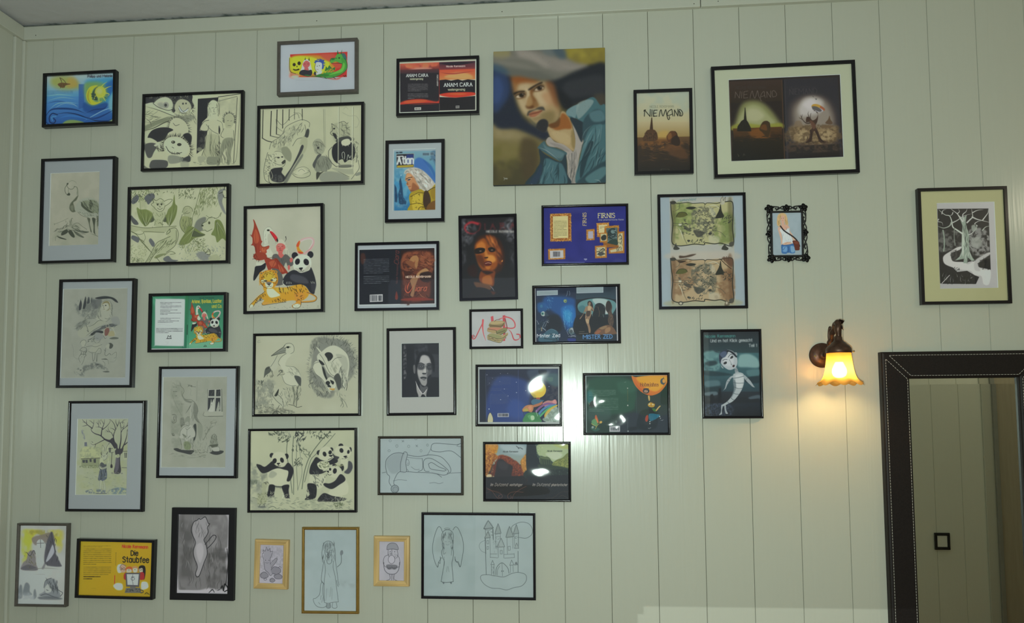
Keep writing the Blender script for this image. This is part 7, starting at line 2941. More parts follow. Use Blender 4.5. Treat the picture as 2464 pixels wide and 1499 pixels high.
ART['portrait'] = """
Z 925 785 3.872
R 16171a
G 1a1b1e 121316 165 155 525 155 525 665 165 665
M 6a6c6a:.9 10 12 1.6 180 190 200 200 206 300 204 470 180 480
M 34363a:.8 20 26 1.1 285 170 400 170 400 240 330 240 290 330
K 3c3e42 4 280 230 410 190
K 3c3e42 4 284 230 290 360
K 2c2e32 5 395 180 400 250
Q 2e3034:.9 12 440 260 510 260 510 480 440 480
K 3c3e42 4 450 310 510 300
K 3c3e42 4 450 370 512 370
Q 0f1013 10 206 190 270 190 270 500 206 500
P 0e0f12 8 290 380 300 300 330 250 380 236 430 250 460 300 470 370 460 430 440 360 420 300 360 270 330 310 310 380
P 8c8e8a 8 326 330 340 280 370 266 410 280 430 320 440 380 436 440 420 500 390 550 370 556 340 530 316 480 306 420 310 370
P a4a6a0:.95 14 330 320 350 280 390 280 424 320 400 345 350 345
P b0b2aa:.9 8 370 380 392 380 392 430 376 440 362 420
P 9ea09a 12 310 410 350 410 360 450 340 470 316 460
P 3a3c3e:.95 14 310 360 340 346 370 360 376 390 350 406 316 400
P 2a2c2e:.95 14 392 370 410 350 440 356 444 400 420 416 396 400
P 4a4c4c:.95 14 410 410 440 420 430 480 400 480 396 440
U 000 4
E 6a6c6a 4 346 374 12 7
E 6a6c6a 4 422 380 10 6
E 101114 3 346 374 5 5
E 101114 3 422 380 5 5
L 1a1b1e 6 312 352 340 342 372 356
L 1a1b1e 6 396 352 420 346 444 358
P 2a2c2e 6 352 436 384 436 388 446 360 448
L 4a4c4c 6 386 370 394 420 388 440
P 2a2c2e 5 334 478 358 470 392 476 388 490 360 486 344 490
P 5a5c5a:.9 6 350 492 384 494 370 506
P 8c8e88:.9 14 338 520 380 510 376 550 350 546
P 1a1b1e 10 400 480 436 450 430 530 400 580 380 580 396 530
P 1a1b1e:.9 8 306 450 316 490 340 536 330 540 308 500
P 5c5e5c 6 268 370 284 360 290 400 286 440 272 430
P 4a4c4c 8 330 540 360 566 400 560 400 600 380 624 340 610
P 94968f 6 290 510 300 540 320 580 356 630 340 660 310 662 298 600
P 8a8c86 6 406 570 402 640 390 662 372 640 358 628 390 600
L c0c2bc 5 290 516 320 580 358 630 394 590
Q 0e0f12 3 346 640 358 632 368 640 374 662 338 662
P 0f1013 10 180 500 280 500 300 600 308 664 176 664
P 0f1013 10 410 560 440 480 520 500 520 664 396 664
K 0a0a0c 6 168 160 520 160 522 660 174 662 168 160
"""
ART['moon'] = """
Z 1140 870 5.327
R 9ca69e
Q 181f36 3 72 98 1082 92 1084 776 76 778
P 233a70 70 300 200 700 260 720 500 640 776 240 776 140 600
P 2c4884:.8 60 500 480 640 540 640 700 500 720 420 620
P 3c4c5c:.8 50 700 110 1080 100 1080 300 900 240 760 260
P 4a6a68:.7 40 880 180 1070 160 1080 320 980 300
P 5a7a6c:.7 20 940 210 1010 200 1010 250 960 250
M 4a4a4c:.6 30 30 1.2 940 330 1080 320 1080 470 940 480
P 1a2230 20 830 110 930 110 920 160 850 170
Q 121724:.8 2 76 98 152 98 156 776 78 778
K 5c6878 3 152 150 160 776
K 46547c 4 570 110 574 776
B 4a5470:.9 172 200 480 300 9
B 4a5470:.9 172 330 480 330 1
B 4a5470:.9 216 350 440 370 2
B 4a5470:.9 172 400 480 400 1
B 4a5470:.9 216 420 440 540 11
B 5c6884:.9 330 594 420 594 1
B 9098a0:.9 304 646 446 646 1
Q a8acac 2 304 662 450 660 450 710 304 712
X 20242c 316 668 124 34
L 5a6888:.6 3 340 360 420 440 490 520
L 5a6888:.6 3 216 580 208 500 216 430 234 412
P b8b890 4 180 776 186 700 200 664 214 654 232 680 244 720 242 776
L 1a1a20 3 176 776 182 700 212 654 246 720 246 776
E d0d4d0 3 196 608 6 7
E b8c0c8 2 170 170 5 4
E b8c0c8 2 546 264 5 5
E b8c0c8 2 344 488 6 4
E b8c0c8 2 392 352 5 4
E b8c0c8 2 548 398 6 5
E b8c0c8 2 440 440 5 4
E b8c0c8 2 666 372 5 5
E b8c0c8 2 964 320 5 5
E 98a0a8 2 200 276 5 4
E 98a0a8 2 334 256 4 3
E 98a0a8 2 240 214 4 3
E 98a0a8 2 342 154 4 4
E 98a0a8 2 434 152 4 4
E c8b43c 6 822 360 106 106
E d8c858 30 850 330 60 60
P a8a040:.8 20 740 400 800 440 780 470 750 440
P 98583c 6 790 480 820 460 850 468 840 490 800 494
P 3c6478 8 740 500 780 480 860 490 900 500 840 540 780 560 740 540
P a86c48 6 760 560 840 530 880 510 870 550 800 580 764 584
P b08078 6 880 540 940 500 1000 500 1050 486 1064 540 1000 560 920 580
P c89088:.9 6 1010 510 1040 486 1056 530 1020 540
L 7c5480 26 800 640 860 580 940 540 1030 550
L 4c7ca4 28 830 680 880 620 960 570 1050 560
L 4ca070 26 850 700 910 640 980 590 1056 570
P c0a43c 5 906 680 960 610 1060 556 1070 570 1000 620 940 690 916 740
P 7c9080 10 930 700 1000 620 1070 580 1084 700 1080 776 940 776 880 740
M a8bcb0:.8 20 30 1.2 960 640 1070 590 1084 776 900 776
P b07c50 6 620 616 660 570 710 554 760 560 764 610 740 650 700 640 660 640 630 640
P a8a044:.9 5 630 620 680 600 700 630 660 642
L 5a3424 4 620 616 632 646 690 640
P c89068:.8 5 700 580 740 570 740 620 710 620
P 3c7c48 8 640 776 650 700 690 660 760 650 820 660 850 720 860 776
P 5c9c64:.9 10 690 700 740 680 780 720 740 760
P a8c49c 6 730 700 770 694 776 740 740 750
L c8d0cc 4 800 620 806 660 820 700
L 1c3c28 4 650 700 640 650 700 640
Q 9ca69e 2 60 70 1095 64 1100 92 60 100
Q a3ada5 2 1082 80 1100 80 1100 800 1084 800
Q a3ada5 2 60 776 1100 774 1100 805 60 805
Q 9ca69e 2 55 80 72 80 76 800 58 800
"""
ART['green_girl'] = """
Z 1398 890 5.261
R 8c9c98
Q 123024 3 64 80 1098 70 1114 800 70 792
P 1c4a34 60 100 120 560 100 700 300 640 520 200 560 90 400
P 225a44:.8 60 90 260 160 240 200 400 100 460
P 1f6a6c:.8 40 80 280 140 280 150 400 84 420
P 2c5c44:.7 60 460 160 680 140 700 260 520 300
P 1c2830 50 560 560 1110 540 1110 800 480 796
P 3c5850:.6 60 90 500 340 480 360 620 120 660
P 24342c:.8 30 720 340 1100 360 1110 560 740 560
P c0701c 4 640 76 700 90 900 70 1098 72 1090 160 1050 230 990 290 920 320 860 322 780 290 720 240 670 170
P d89a24 30 720 90 1080 80 1060 180 960 270 860 250 760 180
P b8501c:.7 20 670 140 740 250 840 310 900 316 820 290 740 220
T 5a3014 40 752 206 0 1 5 s|Hobmjahns
B 7c4a18:.7 780 96 950 96 1
B 7c4a18 850 128 870 128 1
E 3c4c50 5 1038 146 34 40
E c8943c 4 1050 140 20 26
L 2a3438 5 1046 94 1044 108
L 2a3438 5 1048 180 1050 194
E 2c3438 6 824 266 42 34
E 8c6c50 4 822 272 26 20
E b8bcb0 3 812 268 6 6
E b8bcb0 3 836 272 6 6
L 2c2a28 4 790 244 800 234
L 2c2a28 4 840 236 858 232
P c0a45c 4 848 330 870 332 872 384 858 388
P b8922c 4 846 440 860 420 890 406 926 410 936 440 920 470 880 472 854 460
P 2c2a1c:.9 4 880 410 930 404 940 420 930 430 900 416
E e0dcc0 2 866 434 9 8
E e0dcc0 2 910 438 8 8
L 4a3414 3 880 450 900 458
P 3c7030 4 900 490 930 490 960 510 940 526 910 518
P c0a45c 4 946 510 990 456 1010 458 990 480 956 522
P 14181c:.9 10 860 480 900 500 930 540 960 560 880 570
P 1c6a80 4 858 566 900 552 960 560 1000 570 980 600 920 636 870 644
L 0f3844 3 880 562 872 640
L 0f3844 3 900 558 896 640
L 0f3844 3 926 558 920 634
L 0f3844 3 950 562 950 614
P a03c28 4 812 630 820 590 840 570 852 590 846 640 826 656
E d0d4cc 2 996 590 7 7
E d0d4cc 2 1006 612 6 5
L a8b0ac 4 1010 636 1030 640 1040 628
E d0d4cc 2 872 656 7 6
E d0d4cc 2 872 680 7 6
L a8b0ac 4 850 738 866 742 884 730
P 1c241e 5 100 460 120 410 150 390 186 410 188 450 140 480
L 7c7040 6> 110 440 90 410 74 384
B 7c9484:.8 104 256 440 326 6
B 7c9484:.8 104 360 470 520 9
P b05c34 5 180 580 196 574 220 640 224 670 200 660 176 620
P c8803c:.9 5 190 600 210 640 216 680 190 650
P 5c8c5c 6 140 640 180 620 210 680 200 710 150 700 134 670
P 2c5c4c:.8 8 120 740 160 710 240 750 180 780
P c0a04c 4 230 660 254 646 270 660 250 680
L b09444 6 236 676 210 700 180 748
L c8b454 5 130 680 200 720
E 8c9c94 4 148 726 14 16
K 6a6030 4 590 250 592 400
E b0b4a8 3 590 232 7 8
E b0b4a8 3 592 450 8 10
L 8c9c94 3 548 158 570 152
K 5c6c68 4 592 600 590 760
E 8c9c94 4 596 776 9 10
B 7c8c84 380 636 466 630 2
P 5c6c64:.8 5 430 650 450 640 460 660 444 676
B 8c9c94 360 684 490 684 1
Q b0b6b4 2 358 712 494 710 494 782 360 784
X 20282c 376 728 108 40
K 28504a 4 700 250 704 560
Q 8c9c98 2 55 60 68 60 74 800 60 800
Q 8c9c98 2 55 60 1110 52 1110 69 55 79
Q 101418 2 1098 60 1120 60 1122 806 1114 806
"""
ART['dutzend'] = """
Z 1158 1058 5.532
R 121316
G 7c9498 8c9a8c 55 60 606 60 606 330 55 330
P a0b0ac:.8 50 260 70 560 80 560 200 330 160
P a8742c 12 55 60 210 60 220 120 180 180 230 230 160 300 120 400 55 470
M b88a34 10 16 1.3 55 60 210 60 220 140 190 200 150 300 55 330
M 7c4818:.9 10 16 1.3 55 180 200 200 180 330 120 420 55 460
V d8a848 5~ 16 80 60 90 60 64 200 64 190 240 60 330
V 6c3c14 5~ 16 60 60 90 60 180 190 200 150 400 60 440
P 5a2818 16 160 360 200 280 260 210 340 220 420 260 500 320 540 380 606 380 606 560 55 560 120 440
M 7c3c1c 12 18 1.3 200 240 280 200 420 250 520 330 600 400 600 520 420 440 280 300
V a0562c 5~ 14 120 60 90 220 220 300 200 480 300 600 420 580 520 400 400
P a0742c 14 520 300 560 240 606 200 606 480 560 420
M c08c3c 8 14 1.3 540 260 606 210 606 480 560 420
V c8943c 5~ 16 40 60 90 540 260 606 210 606 480 540 420
P 221e20 16 190 420 220 280 280 260 340 310 420 360 400 470 440 560 190 560
P 322e30:.8 30 230 300 300 290 360 340 330 400 240 380
V 1c1416 6~ 20 60 60 90 380 340 480 400 600 520 400 560
P c0b488 8 70 480 90 460 134 464 134 500 76 500
P 9c9474:.9 6 144 490 160 480 176 500 146 508
L 3c2c1c 6 60 440 130 410 145 340 150 520
V d8b87c 4~ 14 24 60 90 90 400 160 360 180 420 100 460
G 161416 131215 55 500 606 480 606 800 55 800
L 1a1e22 6 466 84 500 110 520 108 552 126
L 1a1e22 5 490 108 500 122
U 000 3
T 2a302c 20 288 168 0 1.1 3 i|Nicole Rensmann
T b8b4a4 38 122 616 0 1 4 i|Im Dutzend
T b8b4a4 32 376 616 0 .95 4 i|vielfaltiger
B 9c988c 222 670 408 670 1
L 6a4436 5 70 640 140 680 200 760 240 790
L 6a4436 5 80 660 180 690 260 720 280 760 250 780 230 750 260 730
L 6a4436 5 600 620 520 660 440 720 410 790
L 6a4436 5 560 700 460 690 380 710 350 750 370 790 400 770 390 740
L 5a3a30 3 60 710 160 680 260 700
# green pavilion
G 3c5048 24302c 612 62 1162 62 1162 480 612 480
P 9cae84 16 760 64 1162 64 1162 240 1080 270 980 310 920 270 820 220 760 200
P b4c0a8:.8 30 860 180 1000 160 1080 200 1000 270 900 230
P a0ac64:.9 20 960 66 1160 66 1160 120 1060 110
P 161f24 20 612 64 720 64 740 200 790 320 760 420 612 420
V 7c9460 5~ 20 50 60 90 720 70 800 80 800 170 780 260 740 240
V a4b080 5~ 16 30 60 90 720 70 860 70 800 170 760 200
P 3c4c34 5 776 280 790 220 830 232 876 226 920 256 932 310 930 330 800 330
P 5c6c48:.9 5 790 226 870 230 920 260 900 264 800 250
L 22302a 6 820 270 826 330
L 22302a 6 850 270 856 330
L 22302a 6 880 270 886 330
L 22302a 6 905 275 912 330
L 8c9c74 3 780 240 778 300
P 6c7840 12 940 330 1000 270 1080 240 1162 180 1162 380 1000 380
M 8c944c 8 14 1.3 960 310 1060 270 1162 220 1162 360 1000 370
V 4c5c30 5~ 16 60 60 90 940 310 1060 260 1162 200 1162 380 960 380
P 2c3c2c 20 760 330 940 340 1160 380 1160 440 900 420 780 380
P 1c2824 20 612 400 900 400 1162 400 1162 520 612 520
V 3c5040 5~ 30 30 60 40 840 400 1160 400 1160 500 880 500
G 14181c 121316 612 480 1162 470 1162 800 612 800
T 2a342c 20 876 160 0 1.1 3 i|Nicole Rensmann
T b8b4a4 38 682 616 0 1 4 i|Im Dutzend
T b8b4a4 32 934 616 0 .82 4 i|phantastischer
B 9c988c 804 674 990 674 1
L 4a3830:.8 4 860 780 960 770 1060 700 1160 690
L 4a3830:.8 4 1160 780 1080 740 1040 760
K 0c0c0e 3 608 62 606 790
L c0c4c0 3 58 62 160 66 300 64
"""
ART['klick'] = """
Z 1680 785 3.752
R 1a2026
Q 20262e 4 46 50 545 42 556 800 52 806
G 232a30 2e4448 46 50 546 42 548 250 48 250
G 3c6468 35565c 48 240 548 240 550 460 50 470
G 35565c 2a3e46 50 450 550 450 552 600 52 610
G 262e36 1e2228 52 590 552 590 556 720 52 720
M 6a9490:.9 30 40 1.1 50 240 200 240 180 400 50 400
P 7ca09c 24 370 270 420 250 480 256 540 300 546 370 440 370 360 360
P 5c8484:.9 24 60 250 140 230 160 270 100 290
P 22363c:.9 20 60 330 150 310 170 340 100 360
P 22363c:.8 16 60 400 240 420 300 440 160 450 60 440
P 5a8080:.7 16 440 400 550 390 550 440 460 450
P 1f2d34:.8 16 420 470 550 450 550 510 440 510
P 5c7c80:.7 20 60 500 180 490 190 540 80 550
P 22343a:.8 20 60 560 200 540 200 590 70 600
P 6c8488:.7 14 60 600 160 590 170 620 70 626
P 586c74:.7 14 460 640 550 620 552 660 470 660
Q 1b1f26 8 100 700 110 620 130 610 150 660 180 640 186 560 206 560 212 700
Q 20252c 8 340 700 360 650 420 640 470 660 550 650 552 720 340 720
G 222a34 1a1e24 52 700 554 690 556 804 54 806
M 4c5c70:.6 8 8 1.3 60 710 280 700 300 800 60 804
V 3c4c5c:.8 3~ 14 80 0 10 60 720 420 710 540 800 60 804
T 4c9c90 25 62 104 -1 1.2 4|Nicole Rensmann
T a8b4b0 26 112 144 -1 1.02 5|Und es hat Klick gemacht
T a8b4b0 25 458 186 -1 1.1 5|Teil 1
U 000 3
# doll
P 8e9a9a 5 330 376 346 372 360 400 366 424 336 426
L 3c484c 3 332 390 352 386
L 3c484c 3 334 404 358 400
P 98a4a4 5 316 460 300 470 280 500 262 530 250 560 240 570 226 580 240 560 250 520 260 490 290 456 316 446
L 4a5658 3 262 500 284 504
L 4a5658 3 276 474 294 484
P 98a4a4 5 416 440 436 456 470 490 490 520 506 544 512 552 490 546 470 528 440 500 418 470
L 4a5658 3 444 470 432 484
P a4b0ae 5 316 440 330 426 370 416 408 430 416 470 412 520 390 580 350 640 310 680 270 700 240 716 214 724 208 714 230 700 260 680 296 640 316 600 324 560 316 500
P c0cac6:.8 16 340 440 400 440 406 500 390 560 350 560 340 500
P 5c6c70:.8 12 316 480 336 500 340 560 310 630 300 640 320 570
L 4a585c 4 316 470 360 464 414 450
L 4a585c 4 318 508 360 514 414 512
L 4a585c 4 320 546 360 562 398 560
L 4a585c 4 310 600 340 612 368 614
L 4a585c 4 290 640 310 660 326 666
L 4a585c 4 262 676 274 692 286 696
P 98a4a4 4 208 716 222 720 214 760 216 790 200 800 194 794 206 770
P 98a4a4 4 236 718 250 716 252 750 262 776 270 788 250 790 240 760
L 98a4a4 5 200 794 190 800
P a8b2b2 6 190 300 188 270 200 240 240 214 290 216 330 240 350 280 354 330 340 370 310 390 280 394 250 380 216 350
P bcc4c2:.8 20 230 290 280 250 320 290 310 350 260 360 230 330
P 2c3444 5 188 268 200 238 240 212 262 212 262 250 230 280 210 300 200 340 190 310
P 4c5a70 6 196 250 230 226 256 236 250 270 226 284 210 276
P 202630 4 262 214 300 224 330 246 350 276 340 280 310 250 280 230 262 236
P 8e9a9a 4 204 350 216 360 230 380 214 376
P 8e9a9a 4 330 240 346 236 354 260 344 262
L 3a4450 4 134 208 150 224 180 240 200 240
L 2a3038 4 222 310 240 300 262 300
L 2a3038 4 270 280 290 256 314 252
P 2a2c30 4 228 336 240 322 256 320 258 334 240 344
P 2a2c30 4 288 290 300 270 314 268 314 284 300 292
P 3a2a2c 3 308 358 320 348 330 352 326 366 316 370
L 7a8686 4 280 300 296 330 300 346 308 342
L 4a5658 3 300 350 296 340
B 6a7478:.7 500 778 548 776 1
"""
ART['forest'] = """
Z 2240 480 3.787
R 999d9a
Q 222224 4 60 86 524 82 545 640 500 630 450 620 400 600 380 560 300 580 260 600 200 620 240 660 330 650 400 690 440 706 410 770 100 768 76 760 66 300
M 5c605c:.9 20 30 1.1 66 300 280 300 280 440 180 460 120 480 70 460
M 7c807c:.9 20 26 1.1 340 290 460 260 530 330 530 470 440 520 360 460
P 8c948c:.8 26 370 360 440 340 470 400 430 450 370 420
P b0b4ae 10 280 430 240 436 180 470 120 510 110 550 130 590 200 620 280 640 360 650 400 690 460 700 480 770 530 770 545 650 480 640 420 610 400 560 340 590 300 570 200 560 190 490 260 460
P 9ea29e 14 400 560 470 510 530 480 540 500 470 550 430 590 450 650 400 640
M 3a3c3a:.9 10 16 1.2 180 480 260 460 280 540 200 560
Q 7f9082 6 282 310 288 240 262 170 250 140 290 168 326 140 318 200 328 260 350 310 346 420 356 480 380 530 400 556 370 560 340 530 330 580 296 580 300 540 250 550 220 556 260 520 284 460
P a8b8a8:.8 8 284 320 300 300 306 400 300 480 290 520 280 440
V 3c443e 5~ 70 20 88 8 290 220 346 220 350 560 300 570
V b4bcb0 4~ 70 12 92 8 286 300 330 300 340 540 290 550
W 1.7
L a8b4a8 9> 286 310 240 280 200 250 190 200 170 150 130 140 90 110 70 90
L 8c988c 8> 190 200 170 240 120 260 80 250 60 240
L a8b0a8 8> 290 200 260 160 240 130 200 100 180 84
L 9ca49c 8> 300 190 290 140 320 110 330 84
L 9ca49c 7> 200 210 240 190 300 150 370 130
L a0a8a0 9> 330 210 360 180 380 160 376 120 370 86
L a0a8a0 8> 376 160 420 180 460 190 500 200 540 210
L a0a8a0 7> 470 190 500 150 520 120 522 90
L a0a8a0 7> 420 240 400 220 430 200 460 196
L a0a8a0 7> 346 320 370 310 400 280 420 250
L 8c988c 7> 470 280 500 250 540 240
L a0a8a0 6> 200 120 190 140 160 150
L a0a8a0 6> 100 130 110 100 140 90
L a0a8a0 6> 70 180 62 200 100 210 110 240
L a0a8a0 6> 240 130 260 110 250 86
L a0a8a0 6> 380 120 420 100 480 92
W 1
L 7c8c7e 12 110 280 120 340 122 420 116 470
L 6a766c 8 214 260 212 340 220 420
L 8c948c 6> 350 420 380 460 384 520
L a8b0a8 5> 352 480 372 540 392 556
L a8b0a8 5> 290 480 260 530 230 550
P 8c988c:.8 14 370 240 410 230 420 270 380 290
V 1c1e1c 7> 50 40 -70 40 90 640 300 680 420 720 400 760 110 764
V 1c1e1c 7> 44 24 -60 40 430 560 530 520 540 620 450 610
V 1c1e1c 6> 40 26 -110 40 76 540 130 600 150 660 80 760
V 7c847c 4> 36 26 -80 40 100 680 380 680 400 750 110 760
V 2c2e2c 5> 26 10 -80 60 190 610 260 610 260 640 200 640
K b0b4ae 6 100 764 170 690
P 999d9a 4 60 760 120 772 400 772 420 790 60 800
P 2c302c:.8 8 400 230 412 226 408 250
"""
ART['ornate'] = """
Z 1835 485 5.5
R 8fa2a4
M 99abad:.5 30 60 1 140 150 500 140 515 690 150 700
P c0a878 8 190 300 192 220 210 170 250 152 290 156 316 180 326 230 340 300 320 330 300 300 280 220 250 200 236 240 240 320 210 330
V a8905c 5~ 60 30 92 14 196 190 240 170 236 320 200 320
V a8905c 5~ 50 24 88 14 296 180 326 220 334 310 300 300
P c0a088 8 236 220 250 190 280 186 292 210 290 250 270 270 250 262 238 240
E 7a6450 3 250 222 6 4
E 7a6450 3 276 220 6 4
L a07060 3 256 250 272 250
P c0a088 8 246 262 286 260 290 300 320 310 350 330 350 360 330 380 260 380 220 360 226 330 250 310
P c4a68c 6 200 350 226 340 240 380 256 460 264 520 258 560 244 570 240 500 220 430
P c4a68c 6 338 330 356 340 364 390 390 430 410 470 430 500 440 520 410 516 380 460 350 410
P c0ccd0 8 228 380 256 350 300 380 340 350 356 360 360 420 380 470 400 520 398 550 340 560 290 560 262 556 266 480 256 430
V 98a8ac 4~ 50 16 80 20 260 400 360 400 380 540 270 540
L 7c8488 3 306 340 320 360 312 380
L 7c8488 3 340 350 354 370 356 400
P c4a68c 6 262 566 300 540 350 536 396 550 390 566 330 570 290 576
L 8c6a54 3 300 560 330 540 370 536
P 3c6c9c 6 250 572 300 578 360 566 410 556 424 600 430 650 424 680 380 686 350 676 326 690 260 686 248 640
P 6c9cc0:.9 10 270 600 320 600 320 660 270 660
P 7ca4b8:.9 10 370 590 420 600 424 660 380 670
L 1c3c64 4 340 590 344 640 330 684
L 1c3c64 4 254 600 270 640 300 600
L 1c3c64 4 250 580 420 566
P 8fa2a4 5 316 690 336 676 356 690
L 221c1c 17 236 324 270 370 310 404 360 436 410 470 450 510 474 550 490 590
P 5a2c20 5 396 522 440 516 474 530 484 540 490 600 486 640 450 646 430 640 416 580
P 7c4430:.7 8 420 530 460 530 470 560 430 560
"""
# ---------------------------------------------------------------- the framed pictures
M_BLACK = mat('black_lacquer', (.010, .009, .012), .15, 0, 0, 30, 0, 0, .35)
M_BLACKM = mat('black_matt_moulding', (.014, .013, .016), .5, 0, 0, 30, 0, 0, .25)
M_TAUPE = mat('grey_brown_moulding', (.10, .085, .075), .4, 0, .12, 60., 0, 0, .5, (1, 1, 1))
M_PEWTER = mat('dark_pewter_moulding', (.06, .05, .042), .3, .5)
M_GOLD = mat('gold_moulding', (.42, .26, .07), .32, .75, .1, 40.)
M_PINE = mat('raw_pine', (.62, .41, .17), .45, 0, .22, 22., .15, 0, .5, (.25, 4, 4))
M_PINE2 = mat('raw_pine_upright', (.62, .41, .17), .45, 0, .22, 22., .15, 0, .5, (4, 4, .25))
M_BACK = mat('brown_hardboard', (.22, .13, .07), .8)
M_EDGE = mat('canvas_edge', (.05, .055, .06), .7)
M_CARDW = mat('white_mount_card', (0.578, 0.578, 0.583), .75)
M_CARDC = mat('cream_mount_card', (0.619, 0.61, 0.46), .75)
M_CARDG = mat('pale_grey_mount_card', (0.539, 0.502, 0.479), .75)
M_CARDY = mat('yellow_cream_mount_card', (0.601, 0.549, 0.319), .75)
M_CARDB = mat('bluish_mount_card', (0.516, 0.524, 0.555), .75)
M_CORE = mat('white_card_core', (.8, .8, .78), .7)


def pane_mat(name, rough, ior=1.5):
    m, nt, b = new_mat(name)
    nt.nodes.remove(b)
    out = nt.nodes['Material Output']
    fr = nt.nodes.new('ShaderNodeFresnel')
    fr.inputs['IOR'].default_value = ior
    tr = nt.nodes.new('ShaderNodeBsdfTransparent')
    gl = nt.nodes.new('ShaderNodeBsdfGlossy')
    gl.inputs['Roughness'].default_value = rough
    mx = nt.nodes.new('ShaderNodeMixShader')
    nt.links.new(fr.outputs[0], mx.inputs[0])
    nt.links.new(tr.outputs[0], mx.inputs[1])
    nt.links.new(gl.outputs[0], mx.inputs[2])
    nt.links.new(mx.outputs[0], out.inputs['Surface'])
    return m


M_GLASS = pane_mat('picture_glass', .015, 1.3)
M_FILM = pane_mat('clear_plastic_film', .035, 1.42)

PROFILES = {   # (distance in from the outer edge, height as a share of the depth), outer foot first
    'flat': [(0, 0), (0, .97), (.06, 1), (.94, 1), (1, .96), (1, .55)],
    'bevel': [(0, 0), (0, .9), (.12, 1), (.5, 1), (.92, .82), (1, .78), (1, .5)],
    'round': [(0, 0), (0, .72), (.06, .84), (.18, .94), (.35, .99), (.5, 1), (.65, .97), (.8, .9), (.93, .79), (1, .68), (1, .5)],
    'step': [(0, 0), (0, .86), (.05, .95), (.42, 1), (.5, .9), (.54, .9), (.62, .84), (.9, .8), (1, .72), (1, .5)],
}


def rail_mesh(name, length, fw, t, prof, h):
    """Moulding stick lying along +x with mitred ends; outer edge at z = 0, inner edge at z = fw, face at y = -t."""
    v, f = [], []
    pr = PROFILES[prof]
    n = len(pr)
    for e in (0, 1):
        for u, d in pr:
            x = -length / 2 + u * fw if e == 0 else length / 2 - u * fw
            v.append((x, -d * t, u * fw))
    for i in range(n - 1):
        f.append((i, i + 1, n + i + 1, n + i))
    f.append((n - 1, 0, n, 2 * n - 1))
    f += [tuple(range(n))[::-1], tuple(range(n, 2 * n))]
    bm = bmesh.new()
    vs_ = [bm.verts.new(p) for p in v]
    for q in f:
        bm.faces.new([vs_[i] for i in q])
    me = bm_mesh(name, bm)
    if prof == 'round':
        me.polygons.foreach_set('use_smooth', [True] * len(me.polygons))
        me.set_sharp_from_angle(angle=math.radians(35)) if hasattr(me, 'set_sharp_from_angle') else None
    return me


def sheet_mat(name, im, rough, bump=0.):
    m, nt, b = new_mat(name)
    tx = nt.nodes.new('ShaderNodeTexImage')
    tx.image = im
    tx.extension = 'EXTEND'
    tx.interpolation = 'Cubic'
    nt.links.new(tx.outputs[0], b.inputs['Base Color'])
    b.inputs['Roughness'].default_value = rough
    b.inputs['Specular IOR Level'].default_value = .3
    if bump:
        n = nt.nodes.new('ShaderNodeTexNoise')
        n.inputs['Scale'].default_value = 700.
        tc = nt.nodes.new('ShaderNodeTexCoord')
        nt.links.new(tc.outputs['Object'], n.inputs['Vector'])
        bp = nt.nodes.new('ShaderNodeBump')
        bp.inputs['Strength'].default_value = bump
        bp.inputs['Distance'].default_value = .0006
        nt.links.new(n.outputs['Fac'], bp.inputs['Height'])
        nt.links.new(bp.outputs[0], b.inputs['Normal'])
    return m


CALIB = ()
SS = 2.2                                                  # painted pixels per photo pixel


def render_art(key, place, w, h, t, du=0., dv=0.):
    """Paint the drawing for the sheet w x h (metres) centred at (du,dv) of the picture; returns the image."""
    cx, cz, a = place
    dens = SS * FPX / 2.9
    W, H = max(int(w * dens), 8), max(int(h * dens), 8)
    c, s = math.cos(a), math.sin(a)

    def tf0(px):
        p = on_plane(px, -t) - [cx, cz]
        x = p[:, 0] * c + p[:, 1] * s - du
        z = -p[:, 0] * s + p[:, 1] * c - dv
        return np.stack([(x / w + .5) * W, (.5 - z / h) * H], 1)

    cv = Canvas(W, H, sum(map(ord, key)))
    paint(cv, ART.get(key, 'R bbb'), tf0)
    lin = s2l(np.clip(cv.a, 0, 1))
    # colours were read off the lit photograph; divide the light out again
    gx, gy = np.meshgrid((np.arange(W) + .5) / W - .5, .5 - (np.arange(H) + .5) / H)
    X = (gx * w + du) * c - (gy * h + dv) * s + cx
    Z = (gx * w + du) * s + (gy * h + dv) * c + cz
    d = np.stack([X - CAM[0], np.full_like(X, -t - CAM[1]), Z - CAM[2]], -1) @ RC
    px = np.stack([PX0 + FPX * d[..., 0] / d[..., 1], PY0 - FPX * d[..., 2] / d[..., 1]], -1)
    alb = np.clip(lin / illum(px), .004, .86)
    if key in CALIB:
        alb = np.full_like(alb, .5)
    return np.clip(l2s(alb), 0, 1)


def to_image(name, arr):
    h, w, _ = arr.shape
    im = bpy.data.images.new(name, w, h)
    buf = np.ones((h, w, 4), np.float32)
    buf[..., :3] = arr[::-1]
    im.pixels.foreach_set(buf.ravel())
    im.update()
    im.pack()
    return im


def quad_sheet(name, w, h, y, m, parent, du=0., dv=0.):
    v = [(du - w / 2, y, dv - h / 2), (du + w / 2, y, dv - h / 2), (du + w / 2, y, dv + h / 2), (du - w / 2, y, dv + h / 2)]
    th = .0005
    v += [(x, yy + th, z) for x, yy, z in v]
    me = mesh_of(name, v, [(0, 1, 2, 3), (7, 6, 5, 4), (0, 4, 5, 1), (1, 5, 6, 2), (2, 6, 7, 3), (3, 7, 4, 0)])
    uv = me.uv_layers.new(name='UVMap')
    uvs = [(0, 0), (1, 0), (1, 1), (0, 1)] + [(1, 1), (0, 1), (0, 0), (1, 0)] + [(.001, .001)] * 16
    for i, q in enumerate(uvs):
        uv.data[i].uv = q
    return link(name, me, m, parent)


